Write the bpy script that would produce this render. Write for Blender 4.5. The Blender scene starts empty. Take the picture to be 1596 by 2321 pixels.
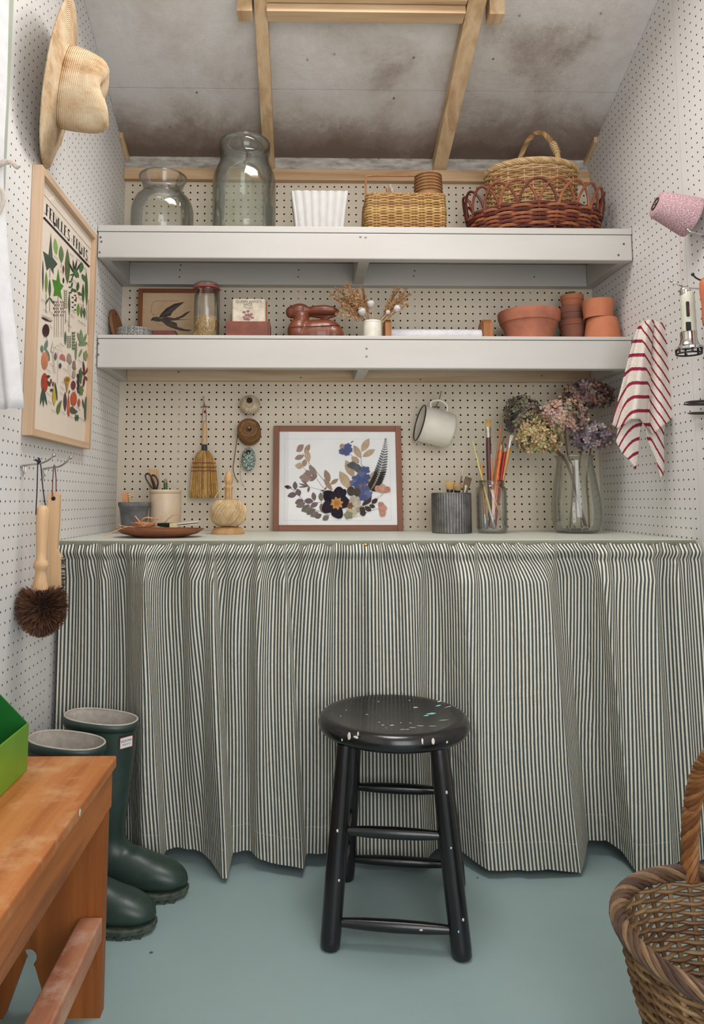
import bpy, math, random
import numpy as np
from mathutils import Vector, Matrix

# ------------------------------------------------------------------ camera, sky, daylight, exposure
SC = bpy.context.scene
COL = SC.collection
EYE = 0.885                                 # eye height above the floor
P = 0.0254                                  # pegboard pitch
FPX, CX, CY, PITCH, YAW, DIST = 1640.11, 713.23, 962.71, .1031, -.0181, 2.4622
XL, XR = -.6232, 1.0194                     # side walls; back wall is y = 0, camera looks to +y

cam_d = bpy.data.cameras.new('camera'); CAM = bpy.data.objects.new('camera', cam_d); COL.objects.link(CAM)
cam_d.sensor_fit = 'HORIZONTAL'; cam_d.sensor_width = 36; cam_d.lens = 36*FPX/1596
cam_d.shift_x = (798-CX)/1596; cam_d.shift_y = (CY-1160.5)/1596
cam_d.clip_start = .02
CAM.location = (0, -DIST, EYE); CAM.rotation_euler = (math.pi/2+PITCH, 0, YAW)
SC.camera = CAM

SC.view_settings.view_transform = 'Standard'; SC.view_settings.look = 'None'
SC.view_settings.gamma = 1; SC.view_settings.use_curve_mapping = False
SC.view_settings.exposure = 0.0
SC.cycles.max_bounces = 6; SC.cycles.diffuse_bounces = 3; SC.cycles.glossy_bounces = 3; SC.cycles.transmission_bounces = 2; SC.cycles.transparent_max_bounces = 16
SC.cycles.adaptive_threshold = .015; SC.cycles.caustics_reflective = False; SC.cycles.caustics_refractive = False

world = bpy.data.worlds.new('overcast_sky'); SC.world = world; world.use_nodes = True
bg = world.node_tree.nodes['Background']; bg.inputs[0].default_value = (.86, .93, 1, 1); bg.inputs[1].default_value = .5

def area(name, loc, rot, sx, sy, power, color):
    d = bpy.data.lights.new(name, 'AREA'); d.shape = 'RECTANGLE'; d.size = sx; d.size_y = sy
    d.energy = power; d.color = color
    o = bpy.data.objects.new(name, d); COL.objects.link(o); o.location = loc; o.rotation_euler = rot
    return o
# daylight through the rooflight above the cross beam, and through the open doorway behind the photographer
area('rooflight_daylight', (.2, -1.02, 2.505), (math.radians(-19.6), 0, 0), .60, .80, 22, (1, .975, .95))
area('doorway_daylight', (.45, -3.15, 1.35), (math.radians(90), 0, 0), 1.1, 1.9, 30, (.97, .98, 1))

# ------------------------------------------------------------------ pixel helpers (1596 x 2321 frame)
_cp, _sp, _cy, _sy = math.cos(PITCH), math.sin(PITCH), math.cos(YAW), math.sin(YAW)
FW = Vector((-_sy*_cp, _cy*_cp, _sp)); RT = Vector((_cy, _sy, 0)); UPV = RT.cross(FW)
CAMP = Vector((0, -DIST, EYE))
def A(u, v, x=None, y=None, z=None):
    r = FW + RT*((u-CX)/FPX) - UPV*((v-CY)/FPX)
    if x is not None: t = (x-CAMP.x)/r.x
    elif y is not None: t = (y-CAMP.y)/r.y
    else: t = (z-CAMP.z)/r.z
    return CAMP + r*t
def px(y):                                   # metres per pixel at depth y
    return (y+DIST)/FPX
def AC(u, v, off=0.0):                       # pixel onto the sloping ceiling, lowered by off
    r = FW + RT*((u-CX)/FPX) - UPV*((v-CY)/FPX)
    t = (CZ0-off+CSL*CAMP.y-CAMP.z)/(r.z-CSL*r.y)
    return CAMP + r*t
CZ0, CSL = EYE+1.205, -.405                      # ceiling: z = CZ0 + CSL*y

# ------------------------------------------------------------------ mesh helpers
def V(*a): return Vector(a)
class MB:
    def __init__(s): s.v = []; s.f = []; s.uv = []; s.c = []; s.anyuv = False; s.anyc = False
    def add(s, vs, fs, uv=None, col=None):
        o = len(s.v); s.v += [tuple(p) for p in vs]; s.f += [tuple(i+o for i in f) for f in fs]
        if uv is not None: s.anyuv = True
        s.uv += list(uv) if uv is not None else [(0, 0)]*len(vs)
        if col is not None: s.anyc = True
        if col is not None and len(col) and not isinstance(col[0], (int, float)): s.c += list(col)
        else: s.c += [col or (1, 1, 1)]*len(fs)
        return s
    def xf(s, M, start=0):
        for i in range(start, len(s.v)): s.v[i] = tuple(M @ Vector(s.v[i]))
        return s
    def box(s, a, b, col=None, uv=None):
        x0, y0, z0 = a; x1, y1, z1 = b
        return s.add([(x0,y0,z0),(x1,y0,z0),(x1,y1,z0),(x0,y1,z0),(x0,y0,z1),(x1,y0,z1),(x1,y1,z1),(x0,y1,z1)],
                     [(0,3,2,1),(4,5,6,7),(0,1,5,4),(1,2,6,5),(2,3,7,6),(3,0,4,7)], col=col)
    def obox(s, o, ex, ey, ez, a, b, col=None):          # box in a frame
        n = len(s.v); s.box(a, b, col)
        for i in range(n, len(s.v)):
            p = s.v[i]; s.v[i] = tuple(Vector(o)+Vector(ex)*p[0]+Vector(ey)*p[1]+Vector(ez)*p[2])
        return s
    def hexa(s, p8):                                     # 4 bottom + 4 top points
        return s.add(p8, [(0,3,2,1),(4,5,6,7),(0,1,5,4),(1,2,6,5),(2,3,7,6),(3,0,4,7)])
    def tube(s, pts, r, n=8, caps=True, closed=False, col=None, squash=None, twist=0):
        pts = [Vector(p) for p in pts]; m = len(pts)
        rr = r if isinstance(r, (list, tuple)) else [r]*m
        vs = []; fs = []; uv = []
        t0 = (pts[1]-pts[0]).normalized()
        ref = Vector((0, 0, 1)) if abs(t0.z) < .9 else Vector((1, 0, 0))
        nx = t0.cross(ref).normalized(); L = 0
        for i in range(m):
            if closed: t = pts[(i+1) % m]-pts[i-1]
            else: t = pts[min(i+1, m-1)]-pts[max(i-1, 0)]
            t = t.normalized() if t.length > 1e-9 else t0
            nx = (nx-t*nx.dot(t)); nx = nx.normalized() if nx.length > 1e-6 else t.orthogonal().normalized()
            ny = t.cross(nx)
            if i: L += (pts[i]-pts[i-1]).length
            for k in range(n):
                a = 2*math.pi*k/n+twist*i; ca, sa = math.cos(a), math.sin(a)
                if squash: sa *= squash
                vs.append(pts[i]+(nx*ca+ny*sa)*rr[i]); uv.append((k/n, L))
        for i in range(m if closed else m-1):
            j = (i+1) % m
            for k in range(n):
                k2 = (k+1) % n; fs.append((i*n+k, i*n+k2, j*n+k2, j*n+k))
        if caps and not closed:
            fs.append(tuple(range(n-1, -1, -1))); fs.append(tuple((m-1)*n+k for k in range(n)))
        return s.add(vs, fs, uv, col)
    def lathe(s, c, prof, n=32, M=None, col=None, sx=1, sy=1, fn=None, uvscale=None):
        c = Vector(c); vs = []; fs = []; uv = []; m = len(prof); L = 0
        for i, (r, z) in enumerate(prof):
            if i: L += math.hypot(r-prof[i-1][0], z-prof[i-1][1])
            for k in range(n):
                a = 2*math.pi*k/n; q = fn(a, i, r, z) if fn else (r, z)
                p = Vector((q[0]*math.cos(a)*sx, q[0]*math.sin(a)*sy, q[1]))
                vs.append(c+(M @ p if M else p)); uv.append((k/n, L))
        for i in range(m-1):
            for k in range(n):
                k2 = (k+1) % n; fs.append((i*n+k, i*n+k2, (i+1)*n+k2, (i+1)*n+k))
        if prof[0][0] > 1e-6: fs.append(tuple(range(n-1, -1, -1)))
        if prof[-1][0] > 1e-6: fs.append(tuple((m-1)*n+k for k in range(n)))
        return s.add(vs, fs, uv, col)
    def ell(s, c, r, M=None, n=16, m=10, col=None, fn=None):
        prof = [(math.sin(math.pi*i/m), -math.cos(math.pi*i/m)) for i in range(m+1)]
        rx, ry, rz = r if not isinstance(r, (int, float)) else (r, r, r)
        S = Matrix.Diagonal((rx, ry, rz)); Q = (M.to_3x3() @ S) if M else S
        prof[0] = (1e-7, -1); prof[-1] = (1e-7, 1)
        return s.lathe(c, prof, n, Q, col, fn=fn)
    def prism(s, poly, o, ex, ey, ez, d0, d1, col=None):  # polygon in (ex,ey), extruded along ez d0..d1
        o, ex, ey, ez = map(Vector, (o, ex, ey, ez)); n = len(poly)
        vs = [o+ex*a+ey*b+ez*d0 for a, b in poly]+[o+ex*a+ey*b+ez*d1 for a, b in poly]
        fs = [tuple(range(n-1, -1, -1)), tuple(range(n, 2*n))]+[(i, (i+1) % n, n+(i+1) % n, n+i) for i in range(n)]
        return s.add(vs, fs, None, col)
    def flat(s, poly, o, ex, ey, col=None):
        o, ex, ey = map(Vector, (o, ex, ey))
        return s.add([o+ex*a+ey*b for a, b in poly], [tuple(range(len(poly)))], [(a, b) for a, b in poly], col)
    def grid(s, G, uv=None, wrapu=False, col=None):       # G[i][j]
        m, n = len(G), len(G[0]); vs = [p for r in G for p in r]; fs = []
        for i in range(m-1):
            for j in range(n if wrapu else n-1):
                k = (j+1) % n; fs.append((i*n+j, i*n+k, (i+1)*n+k, (i+1)*n+j))
        return s.add(vs, fs, [q for r in uv for q in r] if uv else None, col)
    def build(s, name, mat, parent=None, smooth=True, bev=0, ang=40, solid=0, sub=0):
        root = Vector((0, 0, 0)); q = parent
        while q is not None: root = root+Vector(q.location); q = q.parent
        me = bpy.data.meshes.new(name)
        A_ = np.array(s.v, dtype=float)-np.array(root) if s.v else np.zeros((0, 3))
        me.from_pydata(A_.tolist(), [], s.f)
        if s.anyuv:
            l = me.uv_layers.new(name='UVMap'); idx = np.zeros(len(me.loops), dtype=np.int32); me.loops.foreach_get('vertex_index', idx)
            l.data.foreach_set('uv', np.array(s.uv, dtype=np.float32)[idx].ravel())
        if s.anyc:
            at = me.color_attributes.new('Col', 'FLOAT_COLOR', 'CORNER')
            cnt = np.array([len(f) for f in s.f]); cc = np.array([tuple(c)+(1,) for c in s.c], dtype=np.float32)
            at.data.foreach_set('color', np.repeat(cc, cnt, axis=0).ravel())
        me.validate(verbose=False)
        if smooth:
            me.shade_smooth()
            if ang: me.set_sharp_from_angle(angle=math.radians(ang))
        me.materials.append(mat)
        o = bpy.data.objects.new(name, me); COL.objects.link(o)
        if parent is not None: o.parent = parent
        if solid: m = o.modifiers.new('solid', 'SOLIDIFY'); m.thickness = solid; m.offset = 0
        if bev: m = o.modifiers.new('bevel', 'BEVEL'); m.width = bev; m.segments = 2; m.limit_method = 'ANGLE'; m.angle_limit = math.radians(40)
        if sub: m = o.modifiers.new('sub', 'SUBSURF'); m.levels = sub; m.render_levels = sub
        return o
def thing(name, label, cat, loc=(0, 0, 0), group=None):
    o = bpy.data.objects.new(name, None); COL.objects.link(o); o.location = loc; o.empty_display_size = .05
    o['label'] = label; o['category'] = cat
    if group: o['group'] = group
    return o
def tag(o, label, cat, group=None):
    o['label'] = label; o['category'] = cat
    if group: o['group'] = group
    return o
def struct(o): o['kind'] = 'structure'; return o
def stuff(o): o['kind'] = 'stuff'; return o
def lab(o, t): o['label'] = t; return o
R = random.Random(7)
def rot(ax, deg): return Matrix.Rotation(math.radians(deg), 4, ax)
def frame_to(d, up=(0, 0, 1)):                # 3x3 whose z axis is d
    d = Vector(d).normalized(); return d.to_track_quat('Z', 'Y').to_matrix()
def bez(p, n):                                # smooth curve through points (Catmull-Rom)
    p = [Vector(q) for q in p]; out = []
    for i in range(len(p)-1):
        p0 = p[max(i-1, 0)]; p1 = p[i]; p2 = p[i+1]; p3 = p[min(i+2, len(p)-1)]
        for k in range(n):
            t = k/n; out.append(.5*((2*p1)+(p2-p0)*t+(2*p0-5*p1+4*p2-p3)*t*t+(3*p1-p0-3*p2+p3)*t**3))
    return out+[p[-1]]
def interp(x, xs, ys): return float(np.interp(x, xs, ys))

# ------------------------------------------------------------------ materials
def lin(c):
    if isinstance(c, str): c = tuple(int(c[i:i+2], 16) for i in (0, 2, 4))
    return tuple(((x/255)/12.92 if x/255 <= .04045 else ((x/255+.055)/1.055)**2.4) for x in c)
_M = {}
def nodes(name):
    m = bpy.data.materials.new(name); m.use_nodes = True; nt = m.node_tree
    b = nt.nodes['Principled BSDF']; return m, nt, b
def N(nt, t, **k):
    n = nt.nodes.new(t)
    for a, b in k.items():
        if a.startswith('i_'):
            key = a[2:]; key = int(key) if key.isdigit() else key
            n.inputs[key].default_value = b
        else: setattr(n, a, b)
    return n
def L(nt, a, b): nt.links.new(a, b)
def coords(nt, kind='Object', scale=(1, 1, 1), rotv=(0, 0, 0)):
    tc = N(nt, 'ShaderNodeTexCoord'); mp = N(nt, 'ShaderNodeMapping'); mp.inputs['Scale'].default_value = scale; mp.inputs['Rotation'].default_value = rotv
    L(nt, tc.outputs[kind], mp.inputs[0]); return mp.outputs[0]
def ramp(nt, fac, stops):
    r = N(nt, 'ShaderNodeValToRGB'); e = r.color_ramp.elements
    while len(e) > 1: e.remove(e[-1])
    e[0].position = stops[0][0]; e[0].color = tuple(stops[0][1])+(1,)
    for p, c in stops[1:]: q = e.new(p); q.color = tuple(c)+(1,)
    L(nt, fac, r.inputs[0]); return r.outputs[0]
def bumpn(nt, b, h, strength, dist=.002):
    n = N(nt, 'ShaderNodeBump'); n.inputs['Strength'].default_value = strength; n.inputs['Distance'].default_value = dist
    L(nt, h, n.inputs['Height']); L(nt, n.outputs[0], b.inputs['Normal']); return n
def mat(name, c, rough=.6, c2=None, scale=30, bump=0, bscale=200, metal=0, spec=.5, stretch=(1, 1, 1), lo=.35, hi=.65, attr=False, coat=0, sheen=0, bdist=.002, sss=0):
    if name in _M: return _M[name]
    m, nt, b = nodes(name); c = lin(c)
    c2 = lin(c2) if c2 else tuple(x*.82 for x in c)
    v = coords(nt, 'Object', tuple(scale*s for s in stretch))
    n = N(nt, 'ShaderNodeTexNoise', i_Scale=1.0, i_Detail=6.0, i_Roughness=.6); L(nt, v, n.inputs['Vector'])
    col = ramp(nt, n.outputs[0], [(lo, c), (hi, c2)])
    if attr:
        at = N(nt, 'ShaderNodeVertexColor', layer_name='Col'); mx = N(nt, 'ShaderNodeMixRGB', blend_type='MULTIPLY'); mx.inputs[0].default_value = 1
        L(nt, col, mx.inputs[1]); L(nt, at.outputs[0], mx.inputs[2]); col = mx.outputs[0]
    L(nt, col, b.inputs['Base Color']); b.inputs['Roughness'].default_value = rough; b.inputs['Metallic'].default_value = metal
    b.inputs['Specular IOR Level'].default_value = spec
    if coat: b.inputs['Coat Weight'].default_value = coat; b.inputs['Coat Roughness'].default_value = .15
    if sheen: b.inputs['Sheen Weight'].default_value = sheen
    if sss: b.inputs['Subsurface Weight'].default_value = sss; b.inputs['Subsurface Radius'].default_value = (.004, .003, .002)
    if bump:
        v2 = coords(nt, 'Object', tuple(bscale*s for s in stretch)); n2 = N(nt, 'ShaderNodeTexNoise', i_Scale=1.0, i_Detail=4.0); L(nt, v2, n2.inputs['Vector'])
        bumpn(nt, b, n2.outputs[0], bump, bdist)
    _M[name] = m; return m
def wood(name, c, c2, axis='x', scale=1.0, rough=.55, rings=9, bump=.15, spec=.4, coat=0, wear=None):
    if name in _M: return _M[name]
    m, nt, b = nodes(name); st = {'x': (.06, 1, 1), 'y': (1, .06, 1), 'z': (1, 1, .06)}[axis]
    v = coords(nt, 'Object', tuple(s*scale*26 for s in st))
    n = N(nt, 'ShaderNodeTexNoise', i_Scale=.55, i_Detail=3.0, i_Distortion=.4); L(nt, v, n.inputs['Vector'])
    mu = N(nt, 'ShaderNodeMath', operation='MULTIPLY'); L(nt, n.outputs[0], mu.inputs[0]); mu.inputs[1].default_value = rings
    fr = N(nt, 'ShaderNodeMath', operation='PINGPONG'); fr.inputs[1].default_value = 1.0; L(nt, mu.outputs[0], fr.inputs[0])
    v2 = coords(nt, 'Object', tuple(s*scale*260 for s in st))
    n2 = N(nt, 'ShaderNodeTexNoise', i_Scale=1.0, i_Detail=4.0); L(nt, v2, n2.inputs['Vector'])
    mx = N(nt, 'ShaderNodeMixRGB', blend_type='MIX'); mx.inputs[0].default_value = .4; L(nt, fr.outputs[0], mx.inputs[1]); L(nt, n2.outputs[0], mx.inputs[2])
    col = ramp(nt, mx.outputs[0], [(.2, lin(c)), (.8, lin(c2))])
    if wear:
        v3 = coords(nt, 'Object', (14*scale,)*3); n3 = N(nt, 'ShaderNodeTexNoise', i_Scale=1.0, i_Detail=8.0, i_Roughness=.7); L(nt, v3, n3.inputs['Vector'])
        f = ramp(nt, n3.outputs[0], [(.5, (0, 0, 0)), (.72, (1, 1, 1))]); m3 = N(nt, 'ShaderNodeMixRGB'); L(nt, f, m3.inputs[0]); L(nt, col, m3.inputs[1]); m3.inputs[2].default_value = lin(wear)+(1,); col = m3.outputs[0]
    L(nt, col, b.inputs['Base Color']); b.inputs['Roughness'].default_value = rough; b.inputs['Specular IOR Level'].default_value = spec
    if coat: b.inputs['Coat Weight'].default_value = coat; b.inputs['Coat Roughness'].default_value = .2
    bumpn(nt, b, mx.outputs[0], bump, .0015); _M[name] = m; return m
def glassm(name, tint=(.95, .98, .96), gloss=.055, rough=.03, wob=.25, wscale=9, milky=0.0, k=.8):
    if name in _M: return _M[name]
    m, nt, b = nodes(name); nt.nodes.remove(b); out = nt.nodes['Material Output']
    tr = N(nt, 'ShaderNodeBsdfTransparent'); tr.inputs[0].default_value = tuple(tint)+(1,)
    gl = N(nt, 'ShaderNodeBsdfGlossy'); gl.inputs['Roughness'].default_value = rough
    v = coords(nt, 'Object', (wscale,)*3); n = N(nt, 'ShaderNodeTexNoise', i_Scale=1.0, i_Detail=2.0); L(nt, v, n.inputs['Vector'])
    bp = N(nt, 'ShaderNodeBump'); bp.inputs['Strength'].default_value = wob; bp.inputs['Distance'].default_value = .02; L(nt, n.outputs[0], bp.inputs['Height']); L(nt, bp.outputs[0], gl.inputs['Normal'])
    lw = N(nt, 'ShaderNodeFresnel'); lw.inputs[0].default_value = 1.5
    mp = N(nt, 'ShaderNodeMath', operation='MULTIPLY_ADD'); L(nt, lw.outputs[0], mp.inputs[0]); mp.inputs[1].default_value = k; mp.inputs[2].default_value = gloss-.035; mp.use_clamp = True
    mx = N(nt, 'ShaderNodeMixShader'); L(nt, mp.outputs[0], mx.inputs[0])
    if milky:
        df = N(nt, 'ShaderNodeBsdfDiffuse'); df.inputs[0].default_value = (.55, .58, .50, 1); m2 = N(nt, 'ShaderNodeMixShader'); m2.inputs[0].default_value = milky
        L(nt, tr.outputs[0], m2.inputs[1]); L(nt, df.outputs[0], m2.inputs[2]); L(nt, m2.outputs[0], mx.inputs[1])
    else: L(nt, tr.outputs[0], mx.inputs[1])
    L(nt, gl.outputs[0], mx.inputs[2]); L(nt, mx.outputs[0], out.inputs[0]); _M[name] = m; return m
def attrmat(name, rough=.7, spec=.3, sheen=0, bump=0, bscale=300, metal=0):
    return mat(name, (255, 255, 255), rough, (225, 222, 218), 60, bump, bscale, metal, spec, attr=True, sheen=sheen)

M_PAINT = mat('white_painted_wood', (201, 197, 191), .5, (194, 189, 182), 6, .25, 60, stretch=(.25, 1, 1), bdist=.001)
M_PEG = mat('white_painted_hardboard', (224, 222, 219), .55, (218, 215, 211), 3, .06, 500)
M_PEGB = mat('cream_painted_hardboard', (224, 211, 189), .55, (217, 203, 180), 3, .06, 500)
M_PINE = wood('raw_pine', (214, 180, 140), (184, 144, 104), 'x', 1.0, .6, 8)
M_PINEY = wood('raw_pine_rafter', (216, 186, 148), (188, 152, 112), 'y', 1.0, .6, 8)
M_SCREW = mat('screw_steel', (150, 140, 128), .35, (90, 80, 70), 300, metal=.9)
M_CHROME = mat('zinc_plated_wire', (200, 198, 192), .22, (170, 168, 165), 100, metal=1)
M_DARK = mat('dark_cavity', (26, 20, 16), .9)
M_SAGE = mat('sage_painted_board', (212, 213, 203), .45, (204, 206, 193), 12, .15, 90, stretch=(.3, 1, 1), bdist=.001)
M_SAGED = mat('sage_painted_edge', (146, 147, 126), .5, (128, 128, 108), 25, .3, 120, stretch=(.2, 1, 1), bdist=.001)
# ------------------------------------------------------------------ the room
def floor_mat():
    m, nt, b = nodes('blue_grey_floor_paint'); v = coords(nt, 'Object', (1, 1, 1))
    n = N(nt, 'ShaderNodeTexNoise', i_Scale=2.2, i_Detail=7.0, i_Roughness=.65); L(nt, v, n.inputs['Vector'])
    c = ramp(nt, n.outputs[0], [(.3, lin((149, 169, 167))), (.7, lin((139, 159, 157)))])
    n2 = N(nt, 'ShaderNodeTexNoise', i_Scale=26.0, i_Detail=8.0, i_Roughness=.75); L(nt, v, n2.inputs['Vector'])
    f = ramp(nt, n2.outputs[0], [(.68, (0, 0, 0)), (.74, (1, 1, 1))]); mx = N(nt, 'ShaderNodeMixRGB'); L(nt, f, mx.inputs[0]); L(nt, c, mx.inputs[1]); mx.inputs[2].default_value = lin((182, 194, 188))+(1,)
    n3 = N(nt, 'ShaderNodeTexVoronoi', i_Scale=7.0); L(nt, v, n3.inputs['Vector'])
    f3 = ramp(nt, n3.outputs['Distance'], [(.02, (1, 1, 1)), (.035, (0, 0, 0))]); m3 = N(nt, 'ShaderNodeMixRGB'); L(nt, f3, m3.inputs[0]); L(nt, mx.outputs[0], m3.inputs[1]); m3.inputs[2].default_value = lin((84, 88, 80))+(1,)
    L(nt, m3.outputs[0], b.inputs['Base Color']); b.inputs['Roughness'].default_value = .42; b.inputs['Specular IOR Level'].default_value = .4
    n4 = N(nt, 'ShaderNodeTexNoise', i_Scale=9.0, i_Detail=5.0); L(nt, v, n4.inputs['Vector']); bumpn(nt, b, n4.outputs[0], .12, .01); return m
FRONT = -3.3
M_HOLE = mat('darkened_hardboard_edge', (78, 60, 46), .9)  # brown board edge, darkened in colour to put shade into the holes
fl = MB().box((XL-.3, FRONT-.4, -.04), (XR+.3, .1, 0)); struct(fl.build('floor', floor_mat(), smooth=False))

def pegboard(name, o, eu, ev, u0, u1, v0, v1, pu, pv, parent=None, r=.0027, th=.0045, pm=None):
    """hardboard panel spanning u0..u1, v0..v1 with a hole at every (pu+i*P, pv+j*P); front face looks along eu x ev"""
    o, eu, ev = Vector(o), Vector(eu), Vector(ev); nn = eu.cross(ev)
    i0 = math.ceil((u0+P/2-pu)/P); i1 = math.floor((u1-P/2-pu)/P); j0 = math.ceil((v0+P/2-pv)/P); j1 = math.floor((v1-P/2-pv)/P)
    k = np.arange(8)*math.pi/4; h = P/2
    out = np.array([(h, 0), (h, h), (0, h), (-h, h), (-h, 0), (-h, -h), (0, -h), (h, -h)])
    hole = np.stack([np.cos(k), np.sin(k)], 1)*r
    tile = np.concatenate([np.c_[out, np.zeros(8)], np.c_[hole, np.zeros(8)], np.c_[hole, -th*np.ones(8)]])
    q = []
    for a in range(8):
        b = (a+1) % 8; q.append((a, b, 8+b, 8+a)); q.append((8+a, 8+b, 16+b, 16+a))
    q = np.array(q); I, J = np.meshgrid(np.arange(i0, i1+1), np.arange(j0, j1+1)); cen = np.stack([pu+I.ravel()*P, pv+J.ravel()*P, 0*I.ravel()], 1)
    VV = (cen[:, None, :]+tile[None]).reshape(-1, 3); FF = (q[None]+24*np.arange(len(cen))[:, None, None]).reshape(-1, 4)
    a0, a1, b0, b1 = pu+i0*P-h, pu+i1*P+h, pv+j0*P-h, pv+j1*P+h
    ext = []
    for (x0, x1, y0, y1) in ((u0, a0, v0, v1), (a1, u1, v0, v1), (a0, a1, v0, b0), (a0, a1, b1, v1)):
        if x1-x0 > 1e-5 and y1-y0 > 1e-5: ext.append([(x0, y0, 0), (x1, y0, 0), (x1, y1, 0), (x0, y1, 0)])
    for s in ([(u0, v0), (u1, v0)], [(u1, v0), (u1, v1)], [(u1, v1), (u0, v1)], [(u0, v1), (u0, v0)]):
        (xa, ya), (xb, yb) = s; ext.append([(xa, ya, 0), (xa, ya, -th), (xb, yb, -th), (xb, yb, 0)])
    n0 = len(VV)
    if ext:
        VV = np.concatenate([VV, np.array(ext).reshape(-1, 3)]); FF = np.concatenate([FF, (np.arange(4)[None]+n0+4*np.arange(len(ext))[:, None])])
    W = np.array(o)+VV[:, :1]*np.array(eu)+VV[:, 1:2]*np.array(ev)+VV[:, 2:]*np.array(nn)
    me = bpy.data.meshes.new(name); me.vertices.add(len(W)); me.vertices.foreach_set('co', W.astype(np.float32).ravel())
    me.loops.add(FF.size); me.loops.foreach_set('vertex_index', FF.astype(np.int32).ravel()); me.polygons.add(len(FF)); me.polygons.foreach_set('loop_start', (np.arange(len(FF))*4).astype(np.int32))
    me.update(calc_edges=True); me.validate(); me.shade_flat(); me.materials.append(pm or M_PEG); me.materials.append(M_HOLE); mi = np.zeros(len(FF), dtype=np.int32); mi[1:16*len(cen):2] = 1; me.polygons.foreach_set('material_index', mi)
    ob = bpy.data.objects.new(name, me); COL.objects.link(ob)
    if parent: ob.parent = parent
    return ob
def peg_xy(i, j): return Vector((-24.48*P+i*P, 0, EYE-3.607*P+j*P))
SEAM = -.6165
WH = 2.95
# back wall: dark stud cavity behind the boards
wb = struct(MB().box((XL-.2, .03, 0), (XR+.2, .06, 2.5)).build('wall_back', M_DARK, smooth=False))
pegboard('pegboard_panel', (0, 0, 0), (1, 0, 0), (0, 0, 1), XL, XR, .75, EYE+1.135, -24.48*P, EYE-3.607*P, wb, r=.0032, pm=M_PEGB)
MB().box((XL, .001, 0), (XR, .006, .7495)).build('lower_panel', M_PEG, wb, smooth=False)
for i in (8, 24, 40, 56):
    MB().box((-24.48*P+i*P-.019, .0055, .76), (-24.48*P+i*P+.019, .03, EYE+1.13)).build('stud', M_PINE, wb, smooth=False)
# whitewashed strip and pine wall plate above the boards
M_WASH = mat('whitewashed_board', (206, 200, 190), .8, (150, 140, 128), 60, .4, 150, stretch=(.3, 1, 1))
MB().box((XL, -.002, EYE+1.16), (XR, .02, EYE+1.36)).build('whitewashed_strip', M_WASH, wb, smooth=False)
zb0, zb1 = A(700, 408, y=-.025).z, A(700, 383, y=-.025).z
MB().box((XL+.001, -.025, zb0), (XR-.001, .02, zb1)).build('wall_plate', M_PINE, wb, smooth=False, bev=.0015)
# side walls
wl = struct(MB().box((XL-.06, FRONT, 0), (XL-.03, .03, WH)).build('wall_left', M_DARK, smooth=False))
pegboard('pegboard_panel', (XL, 0, 0), (0, 1, 0), (0, 0, 1), SEAM+.0008, -.0005, .0, 2.42, -.6134*P, EYE-.0706*P, wl)
JAMB = -.998
pegboard('pegboard_panel', (XL, 0, 0), (0, 1, 0), (0, 0, 1), JAMB, SEAM-.0008, .0, 2.60, -37.19*P, EYE-.1509*P, wl)
wr = struct(MB().box((XR+.03, FRONT, 0), (XR+.06, .03, WH)).build('wall_right', M_DARK, smooth=False))
pegboard('pegboard_panel', (XR, 0, 0), (0, -1, 0), (0, 0, 1), .0005, -SEAM-.0006, .0, 2.42, .4536*P, EYE+.0637*P, wr)
pegboard('pegboard_panel', (XR, 0, 0), (0, -1, 0), (0, 0, 1), -SEAM+.0006, 1.4, .0, 2.72, .4536*P+.0004, EYE+.0637*P, wr)
MB().box((XR, FRONT, 0), (XR+.02, -1.4, WH)).build('plain_panel', M_PEG, wr, smooth=False)
# sage door jamb and lining on the left, then the plain wall toward the doorway
M_JAMB = mat('sage_green_gloss_paint', (172, 180, 164), .4, (160, 170, 152), 8)
j = struct(MB().box((XL-.03, JAMB-.018, 0), (XL+.004, JAMB-.0005, 2.62)).build('trim_1', M_JAMB, smooth=False, bev=.0015))
MB().box((XL-.03, JAMB-.075, 0), (XL+.012, JAMB-.0195, 2.62)).build('jamb_board', M_JAMB, j, smooth=False, bev=.002)
MB().box((XL-.025, FRONT, 0), (XL-.012, JAMB-.076, WH)).build('plain_panel', M_PEG, wl, smooth=False)
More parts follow.
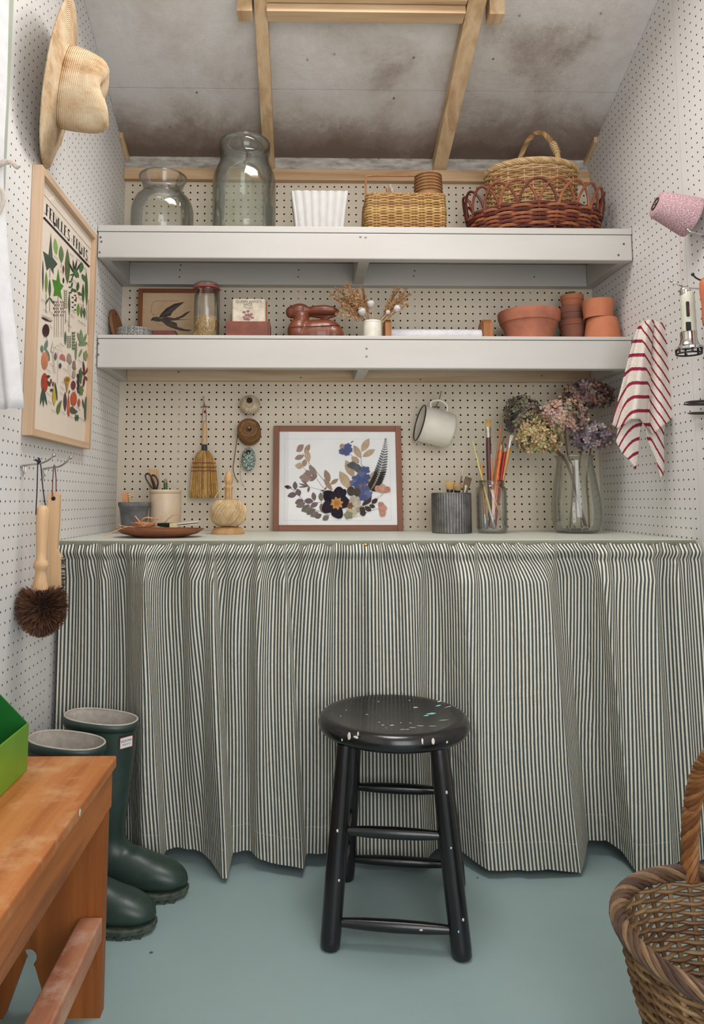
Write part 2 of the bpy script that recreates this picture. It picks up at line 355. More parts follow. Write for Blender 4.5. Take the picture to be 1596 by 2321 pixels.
# ceiling: foil faced insulation boards on a sloping roof
def foil_mat():
    m, nt, b = nodes('aged_foil_facing'); v = coords(nt, 'Object', (1, 1, 1))
    n = N(nt, 'ShaderNodeTexNoise', i_Scale=4.2, i_Detail=9.0, i_Roughness=.68, i_Distortion=.3); L(nt, v, n.inputs['Vector'])
    n2 = N(nt, 'ShaderNodeTexNoise', i_Scale=60.0, i_Detail=5.0, i_Roughness=.7); L(nt, v, n2.inputs['Vector'])
    ad = N(nt, 'ShaderNodeMath', operation='MULTIPLY_ADD'); L(nt, n2.outputs[0], ad.inputs[0]); ad.inputs[1].default_value = .12
    nh = N(nt, 'ShaderNodeMath', operation='MULTIPLY_ADD'); L(nt, n.outputs[0], nh.inputs[0]); nh.inputs[1].default_value = .62; nh.inputs[2].default_value = .17; L(nt, nh.outputs[0], ad.inputs[2])
    # browner towards the eaves, and mould blotches on the right hand boards
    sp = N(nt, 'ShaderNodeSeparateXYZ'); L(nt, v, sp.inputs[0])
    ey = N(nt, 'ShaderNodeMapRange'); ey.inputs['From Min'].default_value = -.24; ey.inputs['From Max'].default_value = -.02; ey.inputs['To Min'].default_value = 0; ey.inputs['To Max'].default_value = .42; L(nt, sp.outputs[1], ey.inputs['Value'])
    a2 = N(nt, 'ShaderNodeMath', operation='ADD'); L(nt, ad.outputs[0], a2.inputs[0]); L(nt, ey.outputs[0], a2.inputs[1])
    def blotch(prev, cx, cy, r, amt):
        d = N(nt, 'ShaderNodeVectorMath', operation='DISTANCE'); L(nt, v, d.inputs[0]); d.inputs[1].default_value = (cx, cy, CZ0+CSL*cy)
        mr = N(nt, 'ShaderNodeMapRange'); mr.inputs['From Min'].default_value = 0; mr.inputs['From Max'].default_value = r; mr.inputs['To Min'].default_value = amt; mr.inputs['To Max'].default_value = 0; L(nt, d.outputs['Value'], mr.inputs['Value'])
        q = N(nt, 'ShaderNodeMath', operation='ADD'); L(nt, prev, q.inputs[0]); L(nt, mr.outputs[0], q.inputs[1]); return q.outputs[0]
    f = blotch(a2.outputs[0], .26, -.30, .16, .20); f = blotch(f, .72, -.36, .32, .22)
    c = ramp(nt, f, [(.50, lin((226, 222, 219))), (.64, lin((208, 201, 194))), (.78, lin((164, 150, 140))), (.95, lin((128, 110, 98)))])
    L(nt, c, b.inputs['Base Color']); b.inputs['Metallic'].default_value = .3
    r = ramp(nt, f, [(.5, (.42,)*3), (.85, (.6,)*3)]); L(nt, r, b.inputs['Roughness'])
    w = N(nt, 'ShaderNodeTexVoronoi', i_Scale=160.0); L(nt, v, w.inputs['Vector'])
    n3 = N(nt, 'ShaderNodeTexNoise', i_Scale=30.0, i_Detail=6.0); L(nt, v, n3.inputs['Vector'])
    mx = N(nt, 'ShaderNodeMixRGB'); mx.inputs[0].default_value = .3; L(nt, n3.outputs[0], mx.inputs[1]); L(nt, w.outputs['Distance'], mx.inputs[2])
    bumpn(nt, b, mx.outputs[0], .35, .004); return m
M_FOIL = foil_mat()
def slab(x0, x1, y0, y1, a, b):               # piece lying along the roof slope between offsets a<b below the ceiling plane
    f = lambda y, off: CZ0+CSL*y-off
    return MB().hexa([(x0, y0, f(y0, b)), (x1, y0, f(y0, b)), (x1, y1, f(y1, b)), (x0, y1, f(y1, b)), (x0, y0, f(y0, a)), (x1, y0, f(y0, a)), (x1, y1, f(y1, a)), (x0, y1, f(y1, a))])
RIDGE = -1.75; RLY0, RLY1 = -1.42, -.62          # rooflight opening
RXL, RXR = -.137, .527                           # outer faces of the rafters
ce = struct(slab(XL-.06, XR+.06, -.6, .06, -.06, -.03).build('ceiling', M_DARK, smooth=False))
S1 = AC(800, 204).y
YB = -.006
for (x0, x1) in ((XL, -.118), (-.118, .498), (.498, XR)):
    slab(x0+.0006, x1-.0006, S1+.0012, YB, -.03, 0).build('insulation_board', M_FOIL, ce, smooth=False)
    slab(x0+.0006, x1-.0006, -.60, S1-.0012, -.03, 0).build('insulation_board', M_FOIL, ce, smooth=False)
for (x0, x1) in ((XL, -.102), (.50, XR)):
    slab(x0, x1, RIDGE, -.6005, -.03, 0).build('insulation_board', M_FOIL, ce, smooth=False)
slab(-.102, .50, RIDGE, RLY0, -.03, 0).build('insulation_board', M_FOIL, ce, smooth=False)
# far roof slope down to the doorway
zr = CZ0+CSL*RIDGE
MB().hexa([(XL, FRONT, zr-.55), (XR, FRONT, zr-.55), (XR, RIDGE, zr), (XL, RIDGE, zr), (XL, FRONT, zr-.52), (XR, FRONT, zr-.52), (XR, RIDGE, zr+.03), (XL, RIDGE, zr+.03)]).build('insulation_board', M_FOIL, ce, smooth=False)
# rafters, cross beam and its outer blocks
OFF = .05
def rafter(xa0, xa1, xb0, xb1, y0, y1):
    f = lambda y, off: CZ0+CSL*y-off
    return MB().hexa([(xa0, y0, f(y0, OFF)), (xa1, y0, f(y0, OFF)), (xb1, y1, f(y1, OFF)), (xb0, y1, f(y1, OFF)), (xa0, y0, f(y0, .001)), (xa1, y0, f(y0, .001)), (xb1, y1, f(y1, .001)), (xb0, y1, f(y1, .001))])
rafter(AC(578, 60, OFF).x, AC(605, 60, OFF).x, AC(597, 370, OFF).x, AC(622, 370, OFF).x, RIDGE, -.004).build('rafter', M_PINEY, ce, smooth=False, bev=.0015)
rafter(AC(1050, 60, OFF).x, AC(1098, 60, OFF).x, AC(982, 385, OFF).x, AC(1012, 385, OFF).x, RIDGE, -.004).build('rafter', M_PINEY, ce, smooth=False, bev=.0015)
yb = AC(840, 52, OFF).y
def beam(x0, x1, h=.062, d=.045, y=yb, lift=0):
    z = CZ0+CSL*y-OFF
    return MB().hexa([(x0, y-d, z+.0), (x1, y-d, z+.0), (x1, y, z), (x0, y, z), (x0, y-d, z+h+.04), (x1, y-d, z+h+.04), (x1, y, z+h-.01), (x0, y, z+h-.01)])
M_PINEX = wood('raw_pine_beam', (216, 186, 148), (188, 152, 112), 'x', 1.0, .6, 8)
bxl, bxr = AC(606, 50, OFF).x, AC(1049, 50, OFF).x
beam(bxl, bxr, d=.046).build('cross_beam', M_PINEX, ce, smooth=False, bev=.0015)
beam(AC(540, 48, OFF).x, AC(574, 48, OFF).x, d=.046).build('beam_end', M_PINEY, ce, smooth=False, bev=.0015)
beam(AC(1102, 52, OFF).x, AC(1136, 52, OFF).x, d=.046).build('beam_end', M_PINEY, ce, smooth=False, bev=.0015)
beam(bxl, bxr, d=.02, y=yb-.052).build('rooflight_lining', M_PINEX, ce, smooth=False, bev=.0015)
# corner battens between the wall plate and the roof
for x0, x1 in ((XL+.0006, XL+.013), (XR-.013, XR-.0006)):
    slab(x0, x1, -.10, -.004, .0005, .020).build('corner_batten', M_PINEY, ce, smooth=False, bev=.001)
scm = None
for (u, v) in ((697,135),(758,122),(938,130),(893,222),(772,291),(796,359),(858,359),(1032,357),(446,209),(385,287),(1178,35),(1118,133),(1362,30)):
    p = AC(u, v, 0); n_ = Vector((0, -CSL, 1)).normalized()
    m = MB(); m.lathe(p-n_*.0024, [(.0001, 0), (.003, 0.0002), (.0036, .0012), (.0036, .0026)], 10, frame_to(n_)); m.build('screw', M_CHROME, ce)

# ------------------------------------------------------------------ shelves and worktop
M_CLEAT2 = wood('thin_washed_pine', (216, 194, 166), (196, 164, 130), 'x', 1.0, .6, 8)
def wall_shelf(label, y, ztop, zb, zf, cleat_h, mclt, mside):
    t = thing('wall_shelf', label, 'shelf', (0, -.001, ztop-.10))
    MB().box((XL+.002, y-.002, zb), (XR-.002, -.001, ztop)).build('shelf_board', M_PAINT, t, smooth=False, bev=.0015)
    MB().box((XL+.003, y-.001, zf), (XR-.003, y+.032, zb-.0012)).build('front_board', M_PAINT, t, smooth=False, bev=.003)
    MB().box((XL+.032, -.036, zf+.004), (XR-.032, -.001, zb-.001)).build('back_cleat', mclt, t, smooth=False, bev=.0015)
    MB().box((XL+.002, y+.033, zf+.004), (XL+.0315, -.002, zb-.001)).build('side_cleat', mside, t, smooth=False, bev=.0015)
    MB().box((XR-.0315, y+.033, zf+.004), (XR-.002, -.002, zb-.001)).build('side_cleat', mside, t, smooth=False, bev=.0015)
    MB().box((.1765, y+.033, zf+.006), (.2105, -.037, zb-.001)).build('support_batten', mside, t, smooth=False, bev=.0015)
    return t
YS1, YS2 = -.32, -.29
ZS1, ZS2, ZC = EYE+.832, A(800, 761, y=YS2).z, EYE-.1035
s1 = wall_shelf('upper white painted shelf carrying glass jars and baskets', YS1, ZS1, A(800, 528, y=YS1).z, A(800, 587, y=YS1).z, .08, M_PAINT, M_PAINT)
s2 = wall_shelf('lower white painted shelf carrying terracotta pots and a wooden rabbit', YS2, ZS2, A(800, 769, y=YS2).z, A(800, 835, y=YS2).z, .08, M_CLEAT2, M_PAINT)
def screwhead(t, p, d, r=.0035, m=M_SCREW):
    MB().lathe(Vector(p), [(.0001, .0008), (r*.5, .0011), (r, .0004), (r, -.0015)], 10, frame_to(d)).build('screw', m, t)
for (u, v) in ((817,537),(829,538),(228,538),(230,548),(226,572),(1414,553),(1402,578)): screwhead(s1, A(u, v, y=YS1-.0012), (0, -1, 0))
for (u, v) in ((831,790),(831,808),(223,779),(223,804)): screwhead(s2, A(u, v, y=YS2-.0012), (0, -1, 0))
for (u, v) in ((410,601),(408,612),(407,628),(677,612),(676,628),(940,614),(938,626),(1211,628)): screwhead(s1, A(u, v, y=-.0363), (0, -1, 0), .003)
for (u, v) in ((405,843),(682,856),(953,860),(1228,852)): screwhead(s2, A(u, v, y=-.0363), (0, -1, 0), .003)
YC = -.580
w = thing('worktop', 'sage painted worktop above the striped curtains', 'worktop', (0, -.002, ZC-.03))
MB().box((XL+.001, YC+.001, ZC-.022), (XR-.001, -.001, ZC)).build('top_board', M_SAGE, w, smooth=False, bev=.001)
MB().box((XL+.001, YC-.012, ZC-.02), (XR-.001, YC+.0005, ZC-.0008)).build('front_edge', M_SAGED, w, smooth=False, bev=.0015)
# ------------------------------------------------------------------ striped curtains under the worktop
def stripe_mat():
    m, nt, b = nodes('ticking_stripe_cotton'); tc = N(nt, 'ShaderNodeTexCoord'); sp = N(nt, 'ShaderNodeSeparateXYZ'); L(nt, tc.outputs['UV'], sp.inputs[0])
    n0 = N(nt, 'ShaderNodeTexNoise', i_Scale=500.0, i_Detail=1.0); L(nt, tc.outputs['UV'], n0.inputs['Vector'])
    ad = N(nt, 'ShaderNodeMath', operation='MULTIPLY_ADD'); L(nt, n0.outputs[0], ad.inputs[0]); ad.inputs[1].default_value = .0006; L(nt, sp.outputs[0], ad.inputs[2])
    dv = N(nt, 'ShaderNodeMath', operation='DIVIDE'); L(nt, ad.outputs[0], dv.inputs[0]); dv.inputs[1].default_value = .0091
    fr = N(nt, 'ShaderNodeMath', operation='FRACT'); L(nt, dv.outputs[0], fr.inputs[0])
    c = ramp(nt, fr.outputs[0], [(0, lin((84, 92, 90))), (.02, lin((84, 92, 90))), (.05, lin((236, 229, 211))), (.49, lin((236, 229, 211))), (.52, lin((78, 86, 85))), (1, lin((84, 92, 90)))])
    # weave
    n = N(nt, 'ShaderNodeTexNoise', i_Scale=900.0, i_Detail=2.0); L(nt, tc.outputs['UV'], n.inputs['Vector'])
    mx = N(nt, 'ShaderNodeMixRGB', blend_type='MULTIPLY'); mx.inputs[0].default_value = .22; L(nt, c, mx.inputs[1]); L(nt, n.outputs[0], mx.inputs[2])
    # stitched hem line, 5 cm above the bottom edge (v = 0)
    s1 = N(nt, 'ShaderNodeMath', operation='SUBTRACT'); L(nt, sp.outputs[1], s1.inputs[0]); s1.inputs[1].default_value = .062
    ab = N(nt, 'ShaderNodeMath', operation='ABSOLUTE'); L(nt, s1.outputs[0], ab.inputs[0])
    ls = N(nt, 'ShaderNodeMath', operation='LESS_THAN'); L(nt, ab.outputs[0], ls.inputs[0]); ls.inputs[1].default_value = .0007
    m2 = N(nt, 'ShaderNodeMixRGB'); sf = N(nt, 'ShaderNodeMath', operation='MULTIPLY'); L(nt, ls.outputs[0], sf.inputs[0]); sf.inputs[1].default_value = .3; L(nt, sf.outputs[0], m2.inputs[0]); L(nt, mx.outputs[0], m2.inputs[1]); m2.inputs[2].default_value = lin((212, 208, 196))+(1,)
    L(nt, m2.outputs[0], b.inputs['Base Color']); b.inputs['Roughness'].default_value = .85; b.inputs['Specular IOR Level'].default_value = .15
    mp = N(nt, 'ShaderNodeMapping'); mp.inputs['Scale'].default_value = (16, 9, 1); L(nt, tc.outputs['UV'], mp.inputs[0])
    n2 = N(nt, 'ShaderNodeTexNoise', i_Scale=1.6, i_Detail=5.0, i_Roughness=.6, i_Distortion=1.2); L(nt, mp.outputs[0], n2.inputs['Vector'])
    bumpn(nt, b, n2.outputs[0], .45, .012); return m
M_STRIPE = stripe_mat()
HEM = [(118,1925),(200,1915),(300,1912),(325,1940),(364,1962),(369,1934),(395,1922),(440,1920),(478,1948),(503,1987),(519,1984),(523,1926),(570,1928),(612,1960),(688,1965),(694,1931),(750,1928),(820,1938),(900,1946),(960,1950),(992,1925),(1040,1922),(1078,1950),(1108,1972),(1160,1974),(1240,1967),(1318,1982),(1332,1903),(1370,1900),(1414,1932),(1424,1976),(1480,1982),(1530,1958),(1600,1944)]
YR = YC-.031                                   # rod plane
_hx, _hy, _hz = [], [], []
for u, v in HEM:
    p0 = A(u, v, y=YR); dv = (p0.z-.030)/-1.0    # >0 when the fold comes forward
    dy = max(-.065, min(.062, dv*1.55)); q = A(u, v, y=YR-dy); _hx.append(q.x); _hy.append(-dy); _hz.append(max(.010, min(.045, q.z)))
def hem_y(x): return interp(x, _hx, _hy)
def hem_z(x): return interp(x, _hx, _hz)
def make_curtain(label, x0, x1, seed, topv=1234):
    rg = random.Random(seed); ztop = A(800, topv, y=YR).z
    g = [(rg.uniform(90, 260), rg.uniform(0, 6.28), rg.uniform(.3, 1)) for _ in range(7)]
    md = [(rg.uniform(30, 66), rg.uniform(0, 6.28), rg.uniform(.4, 1)) for _ in range(5)]
    xs = np.linspace(x0, x1, 1100); hx = np.array(_hx); hy = np.array(_hy); hz = np.array(_hz)
    k = np.exp(-.5*(np.arange(-9, 10)/2.4)**2); k /= k.sum()
    def sm(a): return np.convolve(np.pad(a, 9, mode='edge'), k, mode='valid')
    edge = np.clip(np.minimum(xs-x0, x1-xs)/.12, 0, 1)
    gat = sum(a*np.sin(f*xs+ph+1.3*np.sin(17*xs+ph)) for f, ph, a in g)/3.2
    med = sum(a*(np.sin(f*xs+ph+1.1*np.sin(11*xs+ph))+.35*np.sin(2*f*xs+1.7*ph)) for f, ph, a in md)/2.8
    ts = np.concatenate([np.linspace(0, .012, 3), np.linspace(.02, .06, 9), np.linspace(.07, .16, 12), np.linspace(.18, 1, 44)])
    ncol = 520; rows = []; Lref = None; prep = []
    for t in ts:
        sh = xs+.052*edge*(1-t)
        fold = sm(np.interp(sh, hx, hy))*(.35+.65*t**.6)*min(1, .4+t*5)
        yy = YR-.004+fold+.0125*gat*(math.exp(-t/.08)*1.0+.12)+.034*med*min(1, .3+t*6)*(1-.55*t)
        zz = ztop+(sm(np.interp(sh, hx, hz))-ztop)*t
        yy = yy-.011*math.exp(-((t-.026)/.017)**2)+.003*math.exp(-((t-.052)/.007)**2)
        if t < .012: zz = zz+.0035*gat
        arc = np.concatenate([[0], np.cumsum(np.hypot(np.diff(xs), np.diff(yy)))]); prep.append((yy, zz, arc))
    Lref = np.mean([p[2][-1] for p in prep[20:]])
    for (yy, zz, arc) in prep:
        q = np.linspace(0, arc[-1], ncol); rows.append(np.stack([np.interp(q, arc, xs), np.interp(q, arc, yy), np.interp(q, arc, zz)], 1))
    G = np.array(rows); U = np.linspace(0, Lref, ncol)
    t_ = thing('striped_curtain', label, 'curtain', ((x0+x1)/2, YR, .04))
    def part(name, a, b):
        m = MB(); uv = [[(U[j], G[i, j, 2]-G[-1, j, 2]) for j in range(ncol)] for i in range(a, b)]
        m.grid([[tuple(G[i, j]) for j in range(ncol)] for i in range(a, b)], uv); return m.build(name, M_STRIPE, t_, ang=0)
    part('gathered_header', 0, 14); part('panel', 13, len(ts)); return t_
make_curtain('left half of the grey and cream striped curtain, behind the wellington boots', XL+.014, A(828.4, 1500, y=YR).x, 3)
make_curtain('right half of the grey and cream striped curtain, behind the wicker basket', A(828.7, 1500, y=YR).x, XR-.006, 11, 1233)
M_BRASS = mat('brass', (196, 160, 84), .3, (150, 115, 55), 90, metal=1)
rz = A(800, 1249, y=YR).z
rod = thing('curtain_rod', 'thin brass rod carrying the striped curtains', 'rod', (.2, YR, rz-.006))
MB().tube([(XL+.002, YR+.0165, rz), (XR-.002, YR+.0165, rz)], .003, 10).build('rod', M_BRASS, rod)
cu = A(830, 1238, y=YR-.002)
hk = MB(); hk.tube(bez([(cu.x, YC-.0125, rz+.012), (cu.x, YR-.006, rz+.012), (cu.x, YR-.009, rz-.001), (cu.x, YR-.001, rz-.0075)], 6), .0024, 8); hk.build('hook', M_BRASS, rod)
hk = MB(); hk.lathe((cu.x, YC-.0125, rz+.012), [(.0001, .004), (.006, .003), (.0075, 0)], 14, frame_to((0, -1, 0))); hk.build('hook_plate', M_BRASS, rod)

# ------------------------------------------------------------------ black stool
M_BLK = mat('black_gloss_paint', (17, 17, 19), .22, (24, 23, 23), 14, .25, 45, spec=.6, bdist=.0015)
M_SPL = mat('dried_white_paint', (226, 222, 210), .5, (200, 196, 186), 40)
M_SPLT = mat('dried_turquoise_paint', (120, 205, 200), .5, (150, 215, 210), 40)
SX, SY, SZ = .2045, -.806, .416
st = thing('stool', 'black painted wooden stool splashed with white and turquoise paint', 'stool', (SX, SY, 0))
r_ = .1665
SEATP = [(.0001, SZ-.012), (.057, SZ-.011), (.104, SZ-.007), (.137, SZ-.002), (.149, SZ), (.157, SZ-.002), (.1635, SZ-.008), (r_, SZ-.017), (.1655, SZ-.026), (.160, SZ-.034), (.150, SZ-.038), (.0001, SZ-.038)]
SPX = [q[0] for q in SEATP[:8]]; SPZ = [q[1] for q in SEATP[:8]]
MB().lathe((SX, SY, 0), SEATP, 72).build('seat', M_BLK, st, ang=0)
FEET = [(.0581, -.9297), (.3137, -.9649), (.1054, -.6656), (.361, -.701)]
def leg_pt(i, z):
    fx, fy = FEET[i]; k = z/(SZ-.02); cx, cy = .2096, -.8153
    return Vector((fx+((SX+(fx-cx)*.73)-fx)*k, fy+((SY+(fy-cy)*.73)-fy)*k, z))
for i in range(4):
    MB().tube([leg_pt(i, z) for z in (0.0, .004, .02, .12, .25, SZ-.039)], [.016, .0195, .0205, .0208, .0195, .0175], 20).build('leg', M_BLK, st)
def rung(i, j_, z0, z1=None):
    a = leg_pt(i, z0); b = leg_pt(j_, z1 or z0); ts = [0, .08, .25, .5, .75, .92, 1]; d = (b-a).normalized()*.012; a = a+d; b = b-d
    MB().tube([a.lerp(b, t) for t in ts], [.0075, .009, .0112, .0122, .0112, .009, .0075], 14).build('rung', M_BLK, st)
zb_, zu_ = A(896, 2099, y=-.942).z, A(896, 1884, y=-.915).z
rung(0, 1, zb_); rung(0, 1, zu_); rung(2, 3, zb_); rung(2, 3, zu_)
for a_, b_ in ((0, 2), (1, 3)): rung(a_, b_, zb_+.045); rung(a_, b_, zu_-.05)
def splash(u, v, lu, lv, m, ang=0, zz=SZ-.0045):
    p = A(u, v, z=zz); d = math.hypot(p.x-SX, p.y-SY)
    if d > .1655: return
    zt = interp(d, SPX, SPZ)
    p = Vector((p.x, p.y, zt)); k = px(p.y); b = MB(); n = 9
    sl = 0 if d < .14 else -math.radians(interp(d, [.13, .149, .1655], [0, 5, 55])); rad = Vector((p.x-SX, p.y-SY, 0)).normalized()
    ring = []
    for i in range(n):
        a = 2*math.pi*i/n; w_ = R.uniform(.7, 1.15); q = Vector((math.cos(a)*lu*k*w_, math.sin(a)*lv*k*w_*1.6, 0)); q.rotate(Matrix.Rotation(math.radians(ang), 3, 'Z'))
        ring.append(q)
    def hh(q): return interp(math.hypot(q.x-SX, q.y-SY), SPX, SPZ)
    vs = [Vector((p.x+q.x, p.y+q.y, hh(p+q)+.0004)) for q in ring]; c = Vector((p.x, p.y, zt+.0009))
    b.add(vs+[c], [(i, (i+1) % n, n) for i in range(n)]); lab(b.build('paint_splash', m, st, ang=0), 'dried paint splash')
for s in ((978,1614,13,4,M_SPLT,0),(966,1617,6,3,M_SPLT,20),(994,1601,7,2.2,M_SPLT,10),(942,1600,6,2.2,M_SPL,0),(998,1594,8,2.2,M_SPL,15),(1020,1605,14,1.0,M_SPL,15),(968,1580,12,.9,M_SPL,10),(985,1586,9,.9,M_SPL,-30),(868,1637,4,1.6,M_SPL,0),(888,1637,6,2,M_SPL,15),(909,1631,2.2,1.3,M_SPL,0),(930,1632,3.2,1.2,M_SPLT,0),(936,1645,9,1.8,M_SPL,-15),(953,1641,9,1.1,M_SPL,-25),(912,1650,7,1.4,M_SPL,10),(1006,1631,15,.8,M_SPL,-10),(980,1644,10,.8,M_SPL,-25),(882,1572,2,1,M_SPL,0),(858,1589,2,1,M_SPL,0),(772,1623,2,1,M_SPL,0),(832,1613,3.5,1,M_SPL,0),(785,1608,1.8,.8,M_SPL,0),(928,1588,1.8,.8,M_SPL,0),(1036,1609,2,.9,M_SPL,0),(924,1650,5,1,M_SPL,10),(875,1645,2,.9,M_SPL,0),(860,1630,3,1,M_SPL,0)):
    splash(*s)
def rimsplash(u, v, lu, lv, m):
    # on the rounded front rim: push the pixel ray onto the rim torus height
    for k in range(60):
        y = SY-.09-.0013*k; p = A(u, v, y=y); d = math.hypot(p.x-SX, p.y-SY)
        if d >= .166: break
    n_ = Vector((p.x-SX, p.y-SY, .03)).normalized(); t1 = n_.cross(Vector((0, 0, 1))).normalized(); t2 = n_.cross(t1); kk = px(p.y); b = MB(); n = 9
    q = Vector((SX, SY, p.z))+Vector((p.x-SX, p.y-SY, 0)).normalized()*.1663
    b.add([q+t1*math.cos(2*math.pi*i/n)*lu*kk*R.uniform(.7, 1.1)+t2*math.sin(2*math.pi*i/n)*lv*kk*R.uniform(.8, 1.1)-n_*.0004 for i in range(n)]+[q+n_*.0007], [(i, (i+1) % n, n) for i in range(n)]); lab(b.build('paint_splash', m, st, ang=0), 'dried paint splash')
for s in ((791,1668,5,9,M_SPL),(807,1671,7,3.2,M_SPL),(811,1664,2.6,5,M_SPL),(958,1680,2.4,7,M_SPL),(982,1680,4,7,M_SPL),(1014,1681,4,4,M_SPL),(775,1676,2.4,4,M_SPL)): rimsplash(*s)
for i, z, dx in ((0, .22, -.004), (0, .13, .006), (1, .30, .004), (1, .20, 0), (1, .075, .007), (1, .055, -.004)):
    p = leg_pt(i, z); MB().ell((p.x+dx, p.y-.0185, z), (.0026, .0022, .0035), n=8, m=5).build('paint_splash', M_SPL if (i+int(z*100)) % 3 else M_SPLT, st)
p = A(955, 2099, y=-.95); MB().ell((p.x, leg_pt(0, zb_).lerp(leg_pt(1, zb_), .66).y-.0108, zb_+.001), (.007, .0022, .003), n=8, m=5).build('paint_splash', M_SPL, st)

# ------------------------------------------------------------------ wooden bench with a green box
M_BENCH = wood('worn_orange_pine', (196, 128, 72), (166, 96, 46), 'y', .8, .45, 7, .12, .4, wear=(206, 158, 112))
M_BENCHD = wood('orange_pine_apron', (182, 108, 52), (128, 72, 34), 'y', 1.0, .45, 7, .1)
M_BENCHL = wood('orange_pine_leg', (176, 104, 48), (140, 78, 34), 'z', .8, .5, 6, .1)
M_BENCHR = wood('scuffed_pine_rail', (186, 130, 98), (150, 92, 64), 'y', .9, .55, 6, .12, wear=(196, 160, 140))
BX1, BX0, BY1, BZ = -.338, XL+.022, -1.072, .418
bn = thing('bench', 'low worn orange wooden bench along the left wall', 'bench', ((BX0+BX1)/2, -1.55, 0))
YN = -2.15
MB().box((BX0, YN, BZ-.021), (BX1, BY1, BZ)).build('bench_top', M_BENCH, bn, smooth=False, bev=.003)
MB().box((BX1-.026, YN+.004, BZ-.088), (BX1-.006, BY1-.004, BZ-.0215)).build('apron', M_BENCHD, bn, smooth=False, bev=.002)
MB().box((BX0+.006, YN+.004, BZ-.088), (BX0+.026, BY1-.004, BZ-.0215)).build('apron', M_BENCHD, bn, smooth=False, bev=.002)
def benchleg(y):
    a, b = BX0+.006, BX1-.006; c = (a+b)/2
    circ = [(c+.014*math.cos(t), .098+.014*math.sin(t)) for t in np.linspace(math.radians(-50), math.radians(230), 14)]
    poly = [(b, 0), (b, BZ-.0885), (a, BZ-.0885), (a, 0), (a+.085, 0)]+[(c-.012, .082)]+circ[::-1][:] + [(c+.012, .082), (b-.085, 0)]
    MB().prism(poly, (0, y, 0), (1, 0, 0), (0, 0, 1), (0, 1, 0), -.012, .012).build('leg_panel', M_BENCHL, bn, smooth=False)
benchleg(-1.104); benchleg(YN+.08)
zr0, zr1 = A(248, 2140, y=-1.125).z, A(248, 2084, y=-1.125).z
MB().box((BX1-.046, YN+.094, zr0), (BX1-.006, -1.1165, zr1)).build('rail', M_BENCHR, bn, smooth=False, bev=.003)
p = A(181, 1842, x=BX1); MB().ell((BX1, p.y, p.z), (.0012, .004, .006), n=8, m=5).build('knot', M_PAINT, bn)
M_GRN = mat('lime_green_enamel', (112, 158, 40), .32, (98, 146, 32), 6, spec=.5)
M_GRND = mat('deep_green_enamel', (34, 112, 44), .38, (28, 98, 38), 6)
gb0 = BZ+.0005
c0 = A(62, 1746, z=BZ); tz = A(66, 1637, y=c0.y).z
gb = thing('green_box', 'open green metal box standing on the bench', 'box', (c0.x-.04, c0.y-.15, gb0))
xb_ = XL+.024; yy0, yy1 = c0.y-.32, c0.y; zt2 = tz+.115
MB().box((c0.x-.003, yy0, gb0), (c0.x, yy1, tz)).build('front_panel', M_GRN, gb, smooth=False, bev=.001)
MB().box((xb_, yy0, gb0), (xb_+.003, yy1, zt2)).build('back_panel', M_GRND, gb, smooth=False, bev=.001)
for y in (yy0, yy1-.003): MB().prism([(xb_+.0035, gb0), (c0.x-.0035, gb0), (c0.x-.0035, tz), (xb_+.0035, zt2)], (0, y, 0), (1, 0, 0), (0, 0, 1), (0, 1, 0), 0, .003).build('end_panel', M_GRND, gb, smooth=False)
MB().box((xb_+.0035, yy0+.0035, gb0), (c0.x-.0035, yy1-.0035, gb0+.003)).build('base', M_GRND, gb, smooth=False)

# ------------------------------------------------------------------ wellington boots
M_RUB = mat('dark_green_rubber', (40, 56, 50), .38, (52, 68, 60), 18, .08, 160, spec=.5)
M_SOLE = mat('green_rubber_sole', (44, 58, 50), .7, (84, 90, 76), 60)
M_LIN = mat('boot_lining_fabric', (196, 186, 174), .9, (176, 166, 154), 80, .2, 600)
M_WHT = mat('white_label', (236, 232, 228), .5); M_RED = mat('red_print', (186, 44, 48), .5); M_INK = mat('black_print', (26, 25, 25), .6)
SEC = [((.165,.372),(-.008,.386),.055),((.158,.28),(.0,.28),.051),((.149,.20),(.008,.19),.050),((.141,.135),(.012,.12),.043),((.144,.112),(.006,.07),.042),((.160,.096),(.003,.035),.043),((.186,.09),(.03,.018),.045),((.215,.080),(.10,.013),.046),((.245,.071),(.17,.011),.047),((.272,.058),(.22,.011),.042),((.288,.044),(.257,.013),.031),((.295,.031),(.285,.018),.010)]
def text_mesh(txt, size, o, ex, ey, mat_, parent, name='lettering', align='CENTER', lift=None):
    cu_ = bpy.data.curves.new(name, 'FONT'); cu_.body = txt; cu_.size = size; cu_.align_x = align; cu_.align_y = 'CENTER'
    ob = bpy.data.objects.new('tmp', cu_); COL.objects.link(ob); dg = bpy.context.evaluated_depsgraph_get(); me = ob.evaluated_get(dg).to_mesh()
    m = MB(); o, ex, ey = Vector(o), Vector(ex), Vector(ey)
    m.add([o+ex*v.co.x+ey*v.co.y for v in me.vertices], [tuple(p.vertices) for p in me.polygons]); ob.evaluated_get(dg).to_mesh_clear()
    bpy.data.objects.remove(ob); bpy.data.curves.remove(cu_); return m.build(name, mat_, parent, smooth=False)
